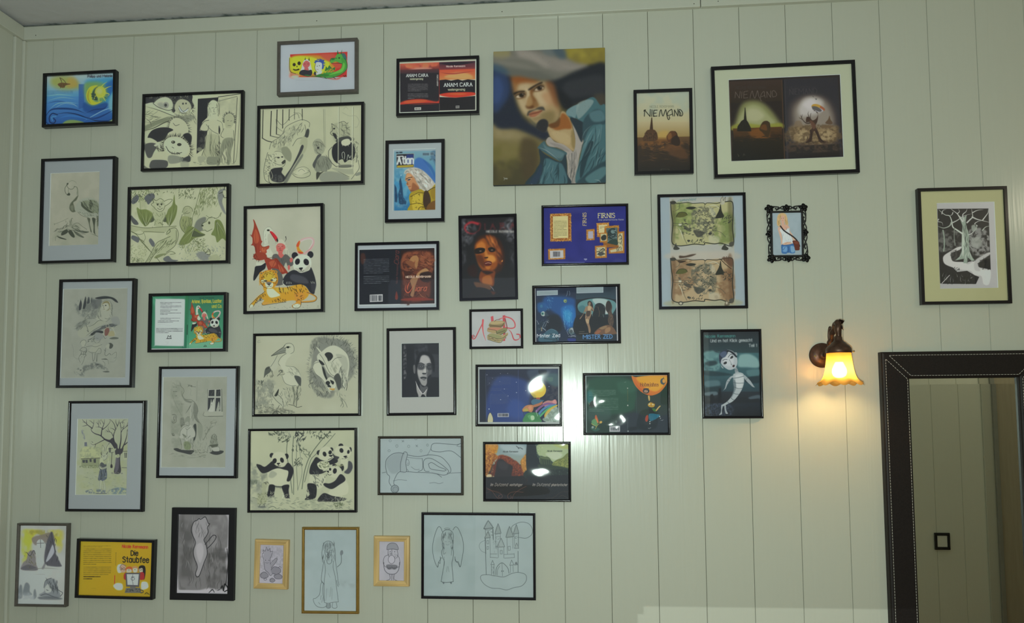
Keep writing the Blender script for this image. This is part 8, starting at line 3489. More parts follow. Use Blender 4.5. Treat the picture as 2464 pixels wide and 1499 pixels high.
def mount_mesh(name, w, h, y, op, core_w=.0016, th=.0016):
    """Card with a bevelled window op = (x0, x1, z0, z1)."""
    x0, x1, z0, z1 = op
    rings = [[(-w / 2, -h / 2), (w / 2, -h / 2), (w / 2, h / 2), (-w / 2, h / 2)],
             [(x0 - core_w, z0 - core_w), (x1 + core_w, z0 - core_w), (x1 + core_w, z1 + core_w), (x0 - core_w, z1 + core_w)],
             [(x0, z0), (x1, z0), (x1, z1), (x0, z1)]]
    v = [(p[0], y, p[1]) for p in rings[0]] + [(p[0], y, p[1]) for p in rings[1]] + [(p[0], y + th, p[1]) for p in rings[2]]
    f, mi = [], []
    for r in (0, 1):
        for k in range(4):
            f.append((r * 4 + k, r * 4 + (k + 1) % 4, r * 4 + 4 + (k + 1) % 4, r * 4 + 4 + k))
            mi.append(r)
    me = mesh_of(name, v, f)
    for p, q in zip(me.polygons, mi):
        p.material_index = q
    return me


def film_mesh(name, w, h, y, seed, amp):
    """Slack clear film: a gently buckled sheet."""
    rng = np.random.default_rng(seed)
    nx, nz = 40, 30
    g = np.zeros((nz, nx))
    u = np.linspace(0, 1, nx)[None]
    q = np.linspace(0, 1, nz)[:, None]
    for _ in range(9):
        fx, fz = rng.uniform(-1.9, 1.9), rng.uniform(-1.6, 1.6)
        g += rng.uniform(.3, 1) * np.cos(2 * np.pi * (fx * u + fz * q) + rng.uniform(0, 6.28)) / (1 + abs(fx) + abs(fz))
    g = g / np.abs(g).max() * amp * np.minimum(1, 8 * np.minimum(np.minimum(u, 1 - u), np.minimum(q, 1 - q)) + .15)
    v = [((x - .5) * w, y - g[j, i], (z - .5) * h) for j, z in enumerate(q[:, 0]) for i, x in enumerate(u[0])]
    f = [(j * nx + i, j * nx + i + 1, (j + 1) * nx + i + 1, (j + 1) * nx + i) for j in range(nz - 1) for i in range(nx - 1)]
    return mesh_of(name, v, f, False)


GROUP = 'pictures hung on the panelled wall'
PICS = {}


def picture(key, quad, label, t=.02, fw=9., prof='flat', fm=None, pane='glass', mount=None, mm=None, name='framed_print', amp=.0007, rough=.55, sub=None, frame_label=None):
    cx, cz, w, h, a = fit_rect(quad, t)
    root = empty(name, (cx, -.0, cz), (0, -a, 0))
    tag(root, label, 'picture', GROUP)
    PICS[key] = (cx, cz, w, h, a, t)
    place = (cx, cz, a)
    fm = fm or M_BLACK
    f = fw / FPX * 2.75
    for nm, ln, ang in (('frame_rail', w, 0), ('frame_rail', w, PI), ('frame_rail', h, PI / 2), ('frame_rail', h, -PI / 2)):
        r = link(nm, rail_mesh(nm, ln, f, t, prof, h), None, root)
        m2 = fm
        if fm is M_PINE and abs(ang) == PI / 2:
            m2 = M_PINE
        r.data.materials.append(m2)
        if ang == 0:
            r.location = (0, -.0005, -h / 2)
        elif ang == PI:
            r.location = (0, -.0005, h / 2)
        elif ang > 0:
            r.location = (w / 2, -.0005, 0)
        else:
            r.location = (-w / 2, -.0005, 0)
        r.rotation_euler = (0, -ang, 0)
    iw, ih = w - 2 * f, h - 2 * f
    box('backing_board', -iw / 2 - f * .4, iw / 2 + f * .4, -.35 * t, -.1 * t, -ih / 2 - f * .4, ih / 2 + f * .4, M_BACK, root)
    ys = -.52 * t
    im = to_image(key, render_art(key, place, iw + .001, ih + .001, -ys))
    quad_sheet('sheet', iw + .001, ih + .001, ys, sheet_mat('sheet_' + key, im, rough), root)
    if mount is not None:
        p = on_plane(np.asarray(mount, float).reshape(4, 2), -ys - .002) - [cx, cz]
        c, s = math.cos(a), math.sin(a)
        q = np.stack([p[:, 0] * c + p[:, 1] * s, -p[:, 0] * s + p[:, 1] * c], 1)
        op = (q[[0, 3], 0].mean(), q[[1, 2], 0].mean(), q[[2, 3], 1].mean(), q[[0, 1], 1].mean())
        me = mount_mesh('mount', iw + .001, ih + .001, ys - .0022, op)
        me.materials.append(mm or M_CARDW)
        me.materials.append(M_CORE)
        link('mount', me, None, root)
    if pane == 'glass':
        box('glass', -iw / 2, iw / 2, ys - .0042, ys - .0035, -ih / 2, ih / 2, M_GLASS, root)
    elif pane == 'film':
        link('plastic_film', film_mesh('plastic_film', iw, ih, ys - .0044, {'moon': 2356, 'green_girl': 3324, 'dutzend': 993}.get(key, sum(map(ord, key))), amp), M_FILM, root)
    return root
D = 'framed_drawing'
picture('philipp', (103.3, 177, 286.5, 166, 284, 302.5, 99.8, 311.7), 'small black framed cover of blue swirling water under crescent moon and yellow sun', .022, 7, 'flat')
picture('monsters', (341, 225.4, 590.5, 215, 587, 407, 337, 415.3), 'black framed ink drawing of shaggy monsters beside a woman and child in a doorway', .02, 7, 'round', name=D)
picture('dragon', (666.7, 100, 863.7, 90.2, 863.4, 226.5, 666, 234.8), 'grey-brown framed colour drawing of skull, horned head, blue-haired head and green dragon', .022, 7, 'flat', M_TAUPE, name=D)
picture('tigers', (619.2, 254.8, 878.9, 244.2, 878.4, 445, 616, 453), 'black framed ink drawing of tigers, cage bars and a crouching figure', .02, 7, 'flat', name=D)
picture('anam', (953.9, 141.7, 1154.6, 132.6, 1154.4, 277.7, 953, 283.7), 'black framed book cover of red sunset over black hills with white lettering', .02, 7, 'flat')
picture('atlan', (927, 338.4, 1071.4, 334, 1071.4, 535.7, 926.2, 537.9), 'black framed magazine cover of a white-haired man in yellow against blue', .018, 8, 'flat', mount=(949.8, 364, 1049.7, 362.5, 1049.5, 507.5, 949, 509.6), mm=M_CARDB)
picture('niemand', (1521.8, 215.5, 1664.6, 212.5, 1670.4, 420.4, 1527.6, 422.7), 'narrow black framed cover reading NIEMAND above a pale sky and a dark spire', .016, 7.5, 'flat', pane='film')
picture('double', (1707.5, 158.5, 2055.7, 145.8, 2071.2, 419, 1717.9, 430.8), 'large black framed double cover in cream mount with spire landscape and tree figure', .018, 8, 'flat', mount=(1750.5, 196, 2015.5, 186.5, 2026.3, 381.5, 1758.5, 390.5), mm=M_CARDC)
picture('flamingo', (99.3, 383.4, 285.5, 374, 280, 632.5, 91.5, 636.5), 'black framed drawing of a flamingo standing beside spiky leaves', .022, 6.5, 'flat', name=D, mount=(132, 422.5, 248.5, 417, 243.5, 591, 128.5, 593.5), mm=M_CARDB)
picture('faun', (142.5, 672.6, 331.5, 669.2, 325.7, 933.5, 133.6, 933.5), 'black framed drawing of a seated long-haired woman above dancing children', .022, 6.5, 'flat', name=D, mount=(164, 698, 315, 696, 308, 909, 154, 909), mm=M_CARDB)
picture('bats', (307.1, 450.5, 557, 440.7, 555, 635.7, 303.3, 641.5), 'black framed ink drawing of bat-winged creatures and a bird among leaves', .02, 7, 'flat', name=D)
picture('animals', (585.8, 496.5, 781.6, 488, 782.6, 752.2, 585.5, 756.8), 'black framed colour drawing of lying tiger, panda, red bat, stork and horned child', .02, 7, 'flat', name=D)
picture('green_book', (357.3, 706.6, 551, 702.5, 549, 847, 354.5, 848.6), 'black framed green book cover with white text panel, tiger and panda', .022, 7, 'flat')
picture('stork', (607.7, 802.3, 870.9, 797.9, 870.9, 1001.6, 605, 1002.3), 'black framed ink drawing of a tall stork with chick and a curled-up bird', .02, 6.5, 'round', name=D)
picture('house', (380.2, 881.3, 578.2, 880.6, 573.3, 1152, 374.6, 1150.6), 'black framed pencil drawing of a man before a crooked house', .022, 6.5, 'round', name=D, mount=(400, 908, 554, 908, 546, 1124, 397, 1122), mm=M_CARDB)
picture('girl_tree', (162.6, 964.4, 354.5, 964, 349.9, 1233.3, 155.4, 1230.7), 'black framed drawing of a rabbit-headed girl in a dress beside a bare tree', .022, 6.5, 'round', name=D, mount=(193.5, 1008, 315.5, 1008, 312.5, 1189, 194.5, 1188), mm=M_CARDB)
picture('corner', (40, 1256.7, 170.9, 1258.9, 166.2, 1462, 34.5, 1459), 'grey-brown framed yellow and grey washed drawing of hooded figures, lowest at the left corner', .02, 5.5, 'bevel', M_TAUPE, name=D)
picture('yellow', (185, 1293, 378.4, 1297.6, 375, 1444.6, 179, 1438), 'black framed bright yellow book cover with four heads behind a computer screen', .022, 6.5, 'flat')
picture('charcoal', (412.9, 1220, 570.2, 1221.8, 566.3, 1446.8, 409, 1442.5), 'broad black framed grey charcoal drawing of a tapering flower-like shape', .014, 16, 'flat', M_BLACKM, name=D)
picture('pandas', (595, 1031.6, 861.3, 1028.6, 860.6, 1234.4, 594.3, 1234), 'black framed ink drawing of four pandas standing among bamboo', .02, 6, 'round', name=D)
picture('pine_dragon', (613.3, 1295.3, 698.2, 1298.6, 694.8, 1419.5, 609, 1416), 'small raw pine framed pencil sketch of a spiky-headed creature among stones', .016, 13, 'step', M_PINE, name=D)
picture('gold_girl', (725.5, 1267, 865.6, 1267.3, 864.9, 1478.4, 724.8, 1476.7), 'narrow gold framed pencil drawing of a long-haired girl in a dress', .016, 6.5, 'round', M_GOLD, name=D)
picture('pine_chair', (898.9, 1288, 987, 1289, 986.5, 1412.1, 898.6, 1410.5), 'small raw pine framed pencil sketch of a capped figure in an egg-shaped chair', .016, 13, 'step', M_PINE, name=D)
picture('sleeping', (908.2, 1049.3, 1116.3, 1048.6, 1116.3, 1192.4, 907.9, 1192), 'dark pewter framed pencil drawing of a sleeper wearing a pompom nightcap', .018, 6, 'round', M_PEWTER, name=D)
picture('castle', (1013.7, 1231.7, 1289, 1233, 1289.7, 1444.8, 1013, 1441), 'black framed pencil drawings of an angel and a turreted castle on a cloud', .018, 6, 'bevel', name=D)
picture('ciara', (1103, 518.8, 1242.9, 514.2, 1248.1, 722, 1105.4, 726), 'black framed dark cover with the lit face of a red-haired woman', .018, 6.5, 'flat')
picture('cover_brown', (853.8, 583.9, 1058.2, 580.2, 1058.8, 747.1, 852.9, 749.9), 'black framed dark double cover with a brown rocky figure and bar code', .02, 6.5, 'flat')
picture('firnis', (1301.5, 493.2, 1512.6, 489.1, 1513.2, 637.9, 1304.2, 641.5), 'black framed deep blue cover scattered with ornate gold picture frames', .018, 6, 'round', pane='film', amp=.0008)
picture('map', (1579.9, 467, 1793.8, 463.7, 1800.6, 742.7, 1585.4, 746.2), 'tall black framed sheet with two scroll maps, green above and brown below', .018, 6.5, 'flat')
picture('zed', (1280.1, 686.5, 1492.1, 682.5, 1495.1, 827, 1281.5, 830), 'black framed dark blue and teal space cover with two standing figures before a pale oval', .018, 6.5, 'round', pane='film', amp=.0008)
picture('monogram', (1128.4, 744.3, 1259.2, 741.3, 1259.5, 839, 1129.1, 840.7), 'small black framed red letters N and R behind a pile of books', .018, 6, 'round')
picture('portrait', (929.3, 789.4, 1097.4, 786.7, 1100, 998.8, 929.3, 1001), 'black framed black and white portrait of a man in collar and tie in pale mount', .018, 7, 'round', mount=(968.8, 827.7, 1058, 826.6, 1058.6, 955.3, 969.8, 956), mm=M_CARDG)
picture('moon', (1143.4, 876.7, 1352.2, 876, 1352.5, 1025.8, 1143.8, 1026.8), 'black framed night blue cover with yellow moon and rainbow creature under plastic', .018, 6, 'round', pane='film', amp=.003)
picture('green_girl', (1401.9, 897.7, 1612.3, 895.7, 1614, 1047, 1403.6, 1047.5), 'black framed dark green cover with a big orange disc and dancing figure', .018, 6, 'round', pane='film', amp=.003)
picture('dutzend', (1161.8, 1062.5, 1373.2, 1062.5, 1374.6, 1207.9, 1161.8, 1207.6), 'black framed pair of dark covers, autumn tree beside green pavilion, script titles', .018, 6, 'round', pane='film', amp=.003)
picture('klick', (1684.8, 792.7, 1832.1, 791, 1839, 1006.6, 1687.8, 1007.8), 'black framed teal cover of a pale segmented doll leaning under stormy clouds', .018, 6, 'round')
picture('forest', (2200.6, 452.8, 2422.6, 448, 2436.7, 732, 2213.4, 734.6), 'black framed forest path ink drawing in yellow-cream mount above the mirror', .02, 7, 'flat', name=D, mount=(2248.5, 493.5, 2384, 490, 2392.5, 693.5, 2256, 696), mm=M_CARDY)

# stretched canvas without a frame
t = .018
cx, cz, w, h, a = fit_rect((1186.4, 123.7, 1455.4, 114.8, 1458.4, 443.2, 1187, 449), t)
root = empty('canvas_painting', (cx, 0, cz), (0, -a, 0))
tag(root, 'large unframed canvas portrait of a bearded man in a wide pale hat', 'picture', GROUP)
bm = bmesh.new()
add_box(bm, -w / 2, w / 2, -t + .0008, -.0005, -h / 2, h / 2, .002, 2)
link('stretched_canvas', bm_mesh('stretched_canvas', bm), M_EDGE, root)
im = to_image('canvas', render_art('canvas', (cx, cz, a), w, h, t))
quad_sheet('painted_face', w - .001, h - .001, -t, sheet_mat('oil_paint', im, .35, .25), root)
# ---------------------------------------------------------------- small photograph in a wrought scroll frame
M_IRON = mat('black_cast_metal', (.018, .017, .018), .42, .3)
OT = .012


def oz(x, y, d=OT):
    p = on_plane((1835 + x / 5.5, 485 + y / 5.5), -d)[0]
    return p


oc = (oz(135, 150) + oz(520, 690)) / 2
oroot = empty('scrollwork_photo_frame', (oc[0], 0, oc[1]), (0, .012, 0))
tag(oroot, 'small black scrollwork metal frame holding a picture of a blonde girl with shoulder bag', 'picture', GROUP)


def ol(x, y):
    """zoom pixel -> the frame's own x, z (frame hangs slightly turned)"""
    p = oz(x, y) - oc
    c, s = math.cos(-.012), math.sin(-.012)
    return np.array([p[0] * c + p[1] * s, -p[0] * s + p[1] * c])


A, B = ol(124, 145), ol(534, 705)
C2, D2 = ol(510, 138), ol(140, 715)
x0, x1 = (A[0] + D2[0]) / 2, (C2[0] + B[0]) / 2
z1, z0 = (A[1] + C2[1]) / 2, (B[1] + D2[1]) / 2
bw_ = .0058
ow, oh = x1 - x0, z1 - z0
ocx, ocz = (x0 + x1) / 2, (z0 + z1) / 2
for nm, a in (('frame_rail', (x0 - bw_, x1 + bw_, z1 - .001, z1 + bw_)), ('frame_rail', (x0 - bw_, x1 + bw_, z0 - bw_, z0 + .001)),
              ('frame_rail', (x0 - bw_, x0 + .001, z0 + .001, z1 - .001)), ('frame_rail', (x1 - .001, x1 + bw_, z0 + .001, z1 - .001))):
    box(nm, a[0], a[1], -OT, -.001, a[2], a[3], M_IRON, oroot, .0015, 2)
w_, h_ = ow - .002, oh - .002
c_, s_ = math.cos(-.012), math.sin(-.012)
cw = np.array([oc[0] + ocx * c_ - ocz * s_, oc[1] + ocx * s_ + ocz * c_])
im = to_image('ornate', render_art('ornate', (cw[0], cw[1], -.012), w_, h_, .007))
quad_sheet('sheet', w_, h_, -.007, sheet_mat('sheet_ornate', im, .5), oroot, ocx, ocz)
box('glass', x0 + .001, x1 - .001, -.0095, -.0089, z0 + .001, z1 - .001, M_GLASS, oroot)


def petal_cluster(name, cx, cz, r, n, ph):
    bm = bmesh.new()
    for k in range(n):
        a = ph + 2 * PI * k / n
        d = Vector((math.cos(a), 0, math.sin(a)))
        side = Vector((-d.z, 0, d.x))
        c = Vector((cx, -OT * .7, cz))
        rows = []
        for i, (u, wd, y) in enumerate(((.12, .16, -.004), (.45, .42, -.0062), (.8, .40, -.0045), (1.05, .12, -.001))):
            rows.append([bm.verts.new(c + d * r * u + side * r * wd * q + Vector((0, y + abs(q) * .0035 + e, 0))) for q, e in ((-1, 0), (-.5, 0), (0, .0012), (.5, 0), (1, 0))])
        for Ra, Rb in zip(rows, rows[1:]):
            for k2 in range(4):
                bm.faces.new((Ra[k2], Ra[k2 + 1], Rb[k2 + 1], Rb[k2]))
    bmesh.ops.solidify(bm, geom=list(bm.faces), thickness=.0016)
    r_ = bmesh.ops.create_icosphere(bm, subdivisions=2, radius=r * .26)
    bmesh.ops.translate(bm, vec=(cx, -OT * .7 - .006, cz), verts=r_['verts'])
    return link(name, bm_mesh(name, bm, False), M_IRON, oroot)


corners = [ol(90, 92), ol(543, 78), ol(578, 745), ol(122, 752)]
mids = [ol(318, 80), ol(565, 405), ol(345, 752), ol(92, 425)]
for i, p in enumerate(corners):
    petal_cluster('leaf_corner', p[0], p[1], .0155, 5, .6 + i)
for i, p in enumerate(mids):
    petal_cluster('rosette', p[0], p[1], .0125, 5, .3 + i)
SEG = []
for i in range(4):
    a, m, b = corners[i], mids[i], corners[(i + 1) % 4]
    SEG += [(a, m), (b, m)]
for a, m in SEG:
    t = m - a
    L = np.hypot(*t)
    t = t / L
    n = np.array([-t[1], t[0]])
    if n @ (a + m - 2 * np.array([ocx, ocz])) < 0:
        n = -n
    wv = .0085
    paths = [[(.12, -.7), (.2, .1), (.34, .75), (.5, .6), (.54, .05), (.44, -.3), (.36, .0), (.42, .25)],
             [(.40, -.8), (.55, -.3), (.68, .4), (.8, .8), (.92, .75)],
             [(.52, .8), (.62, .2), (.74, -.3), (.86, -.45), (.93, -.1), (.86, .15), (.8, -.05)],
             [(.1, .5), (.22, .85), (.36, .85)]]
    for pp in paths:
        q = smooth(np.array([(a + t * L * u + n * wv * v) for u, v in pp]), False, 5)
        bm = bmesh.new()
        N = len(q)
        add_tube(bm, [(p[0], -OT * .55, p[1]) for p in q], [.0015 + .0007 * math.sin(PI * i / (N - 1)) for i in range(N)], 7)
        link('scroll', bm_mesh('scroll', bm, False), M_IRON, oroot)

# ---------------------------------------------------------------- wall lamp
M_BRONZE = mat('brown_bronze', (.085, .042, .026), .42, .55, .35, 50., .3)
M_BRASS = mat('brass_screw', (.5, .36, .12), .3, .8)
SD = .155                                                 # how far the shade stands off the wall
pc = on_plane((1978.3, 855), -.006)[0]
sroot = empty('wall_lamp', (pc[0], 0, pc[1]))
tag(sroot, 'lit bronze wall lamp with amber frilled glass shade beside the mirror', 'lamp')
sc_ = on_plane((2018, 846), -SD)[0] - pc                  # top of the shade
bm = bmesh.new()
add_lathe(bm, [(.0435, 0), (.0440, .004), (.0425, .0075), (.040, .0085), (.036, .0125), (.026, .017), (.018, .0185), (.014, .022), (.010, .027), (.0001, .028)], 48, 'y', (0, -.0005, 0))
link('backplate', bm_mesh('backplate', bm, False), M_BRONZE, sroot)
for dx in (-.027, .027):
    bm = bmesh.new()
    add_lathe(bm, [(.0032, 0), (.0034, .002), (.002, .0035), (.0001, .0037)], 12, 'y', (dx, -.0155, -.003))
    link('screw', bm_mesh('screw', bm, False), M_BRASS, sroot)
sx_, sz_ = float(sc_[0]), float(sc_[1])
# arm: leaves the plate, climbs out and over, comes down into the shade holder
top = float(on_plane((2018, 776), -SD)[0][1] - pc[1])
pts = smooth(np.array([(0, -.02), (.06 * 0, -.045), (.03, -.075), (top * .62, -.10), (top * .92, -.128), (top * .99, -SD + .006), (top * .90, -SD - .004), (sz_ + .035, -SD)]), False, 7)
bm = bmesh.new()
N = len(pts)
pth = [(sx_ * min(1, max(0, (-p[1] - .02) / (SD - .03))) + .0012 * math.sin(i * 1.1), p[1], p[0]) for i, p in enumerate(pts)]
add_tube(bm, pth, [.0065 + .0016 * math.sin(i * .9) + .004 * (i / N) for i in range(N)], 12)
link('arm', bm_mesh('arm', bm, False), M_BRONZE, sroot)
# cast leaves wrapped round the arm
for k, (f, ln) in enumerate(((.52, .030), (.64, .030), (.76, .028), (.88, .026))):
    i = int(f * (N - 1))
    c = Vector(pth[i])
    d = (Vector(pth[min(i + 3, N - 1)]) - Vector(pth[i - 3])).normalized()
    ang = k * 1.4
    o1 = d.orthogonal().normalized()
    o1 = (Matrix.Rotation(ang, 3, d) @ o1)
    o2 = d.cross(o1)
    bm = bmesh.new()
    rows = []
    for u, wd, off in ((-.6, .15, .011), (-.2, .75, .0125), (.2, .8, .0135), (.6, .5, .0145), (1., .08, .0175)):
        rows.append([bm.verts.new(c + d * ln * .5 * u + (o1 * math.cos(q * wd) + o2 * math.sin(q * wd)) * off) for q in (-1, -.5, 0, .5, 1)])
    for Ra, Rb in zip(rows, rows[1:]):
        for j in range(4):
            bm.faces.new((Ra[j], Ra[j + 1], Rb[j + 1], Rb[j]))
    bmesh.ops.solidify(bm, geom=list(bm.faces), thickness=.002)
    link('leaf', bm_mesh('leaf', bm, False), M_BRONZE, sroot)
# back scroll between plate and arm
b0 = on_plane((1996, 828), -.075)[0] - pc
b1 = on_plane((1995, 788), -.075)[0] - pc
b2 = on_plane((2002, 800), -.08)[0] - pc
q = smooth(np.array([(b0[0] * .6, -.045, .012), (b0[0], -.068, b0[1]), (b0[0] - .002, -.075, (b0[1] + b1[1]) / 2), (b1[0], -.075, b1[1] - .006), (b1[0] + .003, -.077, b1[1]), (b2[0], -.08, b2[1]), (b2[0] + .003, -.085, b2[1] - .02), (b2[0] + .001, -.09, b2[1] - .035)])[:, :2], False, 6)
q3 = smooth(np.array([(0., .012), (0., b0[1]), (0., (b0[1] + b1[1]) / 2), (0., b1[1] - .006), (0., b1[1]), (0., b2[1]), (0., b2[1] - .02), (0., b2[1] - .035)]), False, 6)
bm = bmesh.new()
add_tube(bm, [(a[0], a[1], b[1]) for a, b in zip(q, q3)], [.0026 + .0012 * math.sin(PI * i / len(q)) for i in range(len(q))], 9)
link('scroll', bm_mesh('scroll', bm, False), M_BRONZE, sroot)
# shade holder
bm = bmesh.new()
add_lathe(bm, [(.0001, .056), (.009, .054), (.012, .046), (.0125, .040), (.016, .034), (.022, .030), (.027, .024), (.0355, .017), (.0395, .011), (.0405, .004), (.0405, -.004), (.039, -.0055), (.038, -.004), (.038, .003), (.030, .016), (.010, .026)], 40, 'z', (sx_, -SD, sz_))
link('shade_holder', bm_mesh('shade_holder', bm, False), M_BRONZE, sroot)
bm = bmesh.new()
add_lathe(bm, [(.0014, 0), (.0014, .007), (.0032, .0075), (.0032, .010), (.0001, .0102)], 10, 'y', (0, 0, 0))
bmesh.ops.rotate(bm, verts=bm.verts, cent=(0, 0, 0), matrix=Matrix.Rotation(PI / 2, 3, 'Z'))
bmesh.ops.translate(bm, verts=bm.verts, vec=(sx_ + .0395, -SD, sz_ - .001))
link('thumb_screw', bm_mesh('thumb_screw', bm, False), M_BRASS, sroot)
# frilled bell shade of amber satin glass
m, nt, b = new_mat('amber_satin_glass')
nt.nodes.remove(b)
out = nt.nodes['Material Output']
trl = nt.nodes.new('ShaderNodeBsdfTranslucent')
dif = nt.nodes.new('ShaderNodeBsdfDiffuse')
gls = nt.nodes.new('ShaderNodeBsdfGlossy')
gls.inputs['Roughness'].default_value = .35
mx = nt.nodes.new('ShaderNodeMixShader')
mx2 = nt.nodes.new('ShaderNodeMixShader')
mx.inputs[0].default_value = .35
mx2.inputs[0].default_value = .04
tcs = nt.nodes.new('ShaderNodeTexCoord')
sps = nt.nodes.new('ShaderNodeSeparateXYZ')
nt.links.new(tcs.outputs['Generated'], sps.inputs[0])
rs = nt.nodes.new('ShaderNodeValToRGB')
rs.color_ramp.elements[0].position = .0
rs.color_ramp.elements[0].color = (.40, .25, .07, 1)
rs.color_ramp.elements[1].position = 1.
rs.color_ramp.elements[1].color = (.30, .15, .028, 1)
nt.links.new(sps.outputs['Z'], rs.inputs[0])
nt.links.new(rs.outputs[0], trl.inputs['Color'])
nt.links.new(rs.outputs[0], dif.inputs['Color'])
nt.links.new(trl.outputs[0], mx.inputs[1])
nt.links.new(dif.outputs[0], mx.inputs[2])
nt.links.new(mx.outputs[0], mx2.inputs[1])
nt.links.new(gls.outputs[0], mx2.inputs[2])
trn = nt.nodes.new('ShaderNodeBsdfTransparent')
trn.inputs['Color'].default_value = (1, .85, .5, 1)
mx3 = nt.nodes.new('ShaderNodeMixShader')
mx3.inputs[0].default_value = .05
nt.links.new(mx2.outputs[0], mx3.inputs[1])
nt.links.new(trn.outputs[0], mx3.inputs[2])
nt.links.new(mx3.outputs[0], out.inputs['Surface'])
M_SHADE = m
SH = .112
prof = [(.036, .002), (.0385, -.006), (.0395, -.02), (.041, -.035), (.043, -.05), (.0455, -.065), (.049, -.078), (.054, -.089), (.060, -.097), (.067, -.103), (.0735, -.1075)]
bm = bmesh.new()


def frill(a, i):
    f = max(0., (i - 5) / (len(prof) - 6))
    return (.0035 * f * f * math.cos(8 * a + .6), -.0058 * f ** 1.5 * math.cos(8 * a + 1.2))


add_lathe(bm, prof, 96, 'z', (sx_, -SD, sz_), frill)
me = bm_mesh('shade', bm, False)
link('shade', me, M_SHADE, sroot)
# bulb with its cap
m, nt, b = new_mat('glowing_bulb')
b.inputs['Base Color'].default_value = (1, .9, .7, 1)
b.inputs['Emission Color'].default_value = (1., .66, .27, 1)
b.inputs['Emission Strength'].default_value = 120.
bm = bmesh.new()
add_lathe(bm, [(.0001, -.036), (.012, -.034), (.020, -.028), (.0235, -.018), (.0225, -.006), (.017, .006), (.0125, .016), (.012, .018)], 28, 'z', (sx_, -SD, sz_ - .052))
link('bulb', bm_mesh('bulb', bm, False), m, sroot)
bm = bmesh.new()
add_lathe(bm, [(.0128, .017), (.0132, .02), (.0128, .05), (.0001, .051)], 20, 'z', (sx_, -SD, sz_ - .052))
link('lamp_socket', bm_mesh('lamp_socket', bm, False), M_BRONZE, sroot)

# ---------------------------------------------------------------- leather framed mirror
M_LEATHER = mat('dark_brown_leather', (.014, .0105, .010), .5, 0, .2, 260., .3, 0, .22)
M_THREAD = mat('pale_thread', (.42, .40, .36), .7)
MD = .032
tl = on_plane((2112, 847.5), 0.)[0]
mx0 = float(tl[0])
inl = on_plane((2190, 912), -MD)[0]
inr = on_plane((2454, 912), -MD)[0]
bar = float(inl[0]) - mx0
mx1 = float(inr[0]) + bar
mz1 = float(on_plane((2120, 847), -MD)[0][1])
mz0 = .06
MW, MH = mx1 - mx0, mz1 - mz0
mroot = empty('mirror', ((mx0 + mx1) / 2, 0, (mz0 + mz1) / 2))
tag(mroot, 'tall mirror in a broad stitched dark brown leather frame', 'mirror')
PROFILES['pad'] = [(0, 0), (0, .80), (.03, .92), (.08, .985), (.16, 1), (.86, 1), (.93, .97), (.975, .88), (1, .74), (1, .3)]


def stitches(length, inset0, inset1, rows):
    bm = bmesh.new()

    def run(p, q):
        p, q = Vector(p), Vector(q)
        L = (q - p).length
        n = max(int(L / .0098), 1)
        d = (q - p) / n
        ang = math.atan2(d.z, d.x)
        for i in range(n):
            c = p + d * (i + .5)
            r = bmesh.ops.create_cube(bm, size=1)
            bmesh.ops.scale(bm, vec=(.0068, .0012, .0016), verts=r['verts'])
            bmesh.ops.rotate(bm, verts=r['verts'], cent=(0, 0, 0), matrix=Matrix.Rotation(-ang, 3, 'Y'))
            bmesh.ops.translate(bm, vec=c, verts=r['verts'])
    y = -MD - .0002
    a, b_ = bar * .135, bar * .90
    g = .0085                                             # distance of the seam rows from the mitre
    h = length / 2
    P = [(-h + a + g * 1.4, y, a), (h - a - g * 1.4, y, a), (h - b_ - g * 1.4, y, b_), (-h + b_ + g * 1.4, y, b_)]
    run(P[0], P[1])
    run(P[3], P[2])
    run(P[0], P[3])
    run(P[1], P[2])
    return bm_mesh('stitching', bm)


for ln, ang, loc in ((MW, 0, (0, 0, -MH / 2)), (MW, PI, (0, 0, MH / 2)), (MH, PI / 2, (MW / 2, 0, 0)), (MH, -PI / 2, (-MW / 2, 0, 0))):
    r = link('frame_side', rail_mesh('frame_side', ln, bar, MD, 'pad', MH), M_LEATHER, mroot)
    r.location = (loc[0], -.0005, loc[2])
    r.rotation_euler = (0, -ang, 0)
    st = link('stitching', stitches(ln, 0, 0, 2), M_THREAD, r)
    st['kind'] = 'stuff'
    st['label'] = 'pale dashed stitching'
gw, gh = MW - 2 * bar + .004, MH - 2 * bar + .004
M_MIRROR = mat('silvered_glass', (.78, .82, .76), .01, 1.)
bv = .024
yb, yf = -MD * .36, -MD * .36 - .0012
rings = [[(-gw / 2, -gh / 2), (gw / 2, -gh / 2), (gw / 2, gh / 2), (-gw / 2, gh / 2)], [(-gw / 2 + .002, -gh / 2 + bv), (gw / 2 - .002, -gh / 2 + bv), (gw / 2 - .002, gh / 2 - bv), (-gw / 2 + .002, gh / 2 - bv)]]
v = [(x, yb, z) for x, z in rings[0]] + [(x, yf, z) for x, z in rings[1]] + [(x, -.002, z) for x, z in rings[0]]
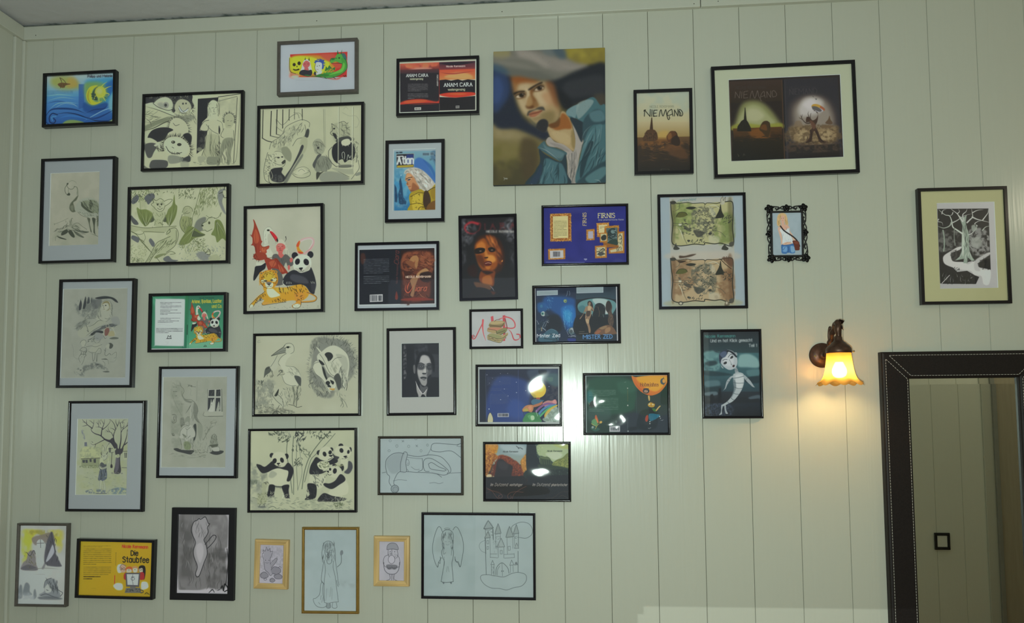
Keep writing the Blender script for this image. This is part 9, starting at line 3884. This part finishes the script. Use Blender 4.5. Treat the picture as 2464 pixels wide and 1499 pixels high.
f = [(k, (k + 1) % 4, 4 + (k + 1) % 4, 4 + k) for k in range(4)] + [(4, 5, 6, 7)] + [(k, 8 + k, 8 + (k + 1) % 4, (k + 1) % 4) for k in range(4)] + [(11, 10, 9, 8)]
link('mirror_glass', mesh_of('mirror_glass', v, f), M_MIRROR, mroot)

# ---------------------------------------------------------------- what the mirror shows of the wall beside the camera
def mirrored(px, py, yw):
    """Point of the wall y = yw seen in the mirror at a pixel."""
    ym = yf
    p = on_plane((px, py), ym)[0]
    d = np.array([p[0] - CAM[0], ym - CAM[1], p[1] - CAM[2]])
    t = (ym - yw) / d[1]
    return p[0] + d[0] * t, p[1] + d[2] * t


sxw, szw = mirrored(2266, 1302, YB)
M_SW = mat('black_plastic', (.012, .012, .014), .3)
M_SWP = mat('pale_plastic', (.75, .76, .70), .35)
sw = empty('light_switch', (sxw, YB, szw), (0, 0, PI))
tag(sw, 'black framed light switch with pale centre, on the boards seen in the mirror', 'switch')
bm = bmesh.new()
w2, h2, wi, hi = .046, .052, .030, .035
for a in ((-w2, w2, hi, h2), (-w2, w2, -h2, -hi), (-w2, -wi, -hi, hi), (wi, w2, -hi, hi)):
    add_box(bm, a[0], a[1], -.012, 0, a[2], a[3], .002, 2)
link('switch_frame', bm_mesh('switch_frame', bm), M_SW, sw)
box('rocker', -wi, wi, -.009, 0, -hi, hi, M_SWP, sw, .002, 2)
xa, _ = mirrored(2366, 1100, YB)
xb, _ = mirrored(2397, 1100, YB)
struct(box('trim_6', xa, xb, YB, YB + .012, 0, 2.3, M_TRIM, None, .004, 2))
struct(box('trim_7', xb - .02, xb + .005, YB + .012, YB + .03, 0, 2.3, mat('grey_door_stop', (.28, .28, .25), .5, 0, .05, 20.), None, .003, 2))
md_ = mat('brownish_door_paint', (.42, .37, .28), .45, 0, .06, 14., .1, 0, .5, (6, 6, .4))
dr = struct(box('door_1', xb + .006, XR - .02, YB - .0, YB + .008, .01, 2.3, md_, None, .002, 2))
for za, zb in ((.2, .95), (1.1, 2.1)):
    box('door_panel', xb + .14, XR - .16, YB + .004, YB + .016, za, zb, md_, dr, .008, 2)
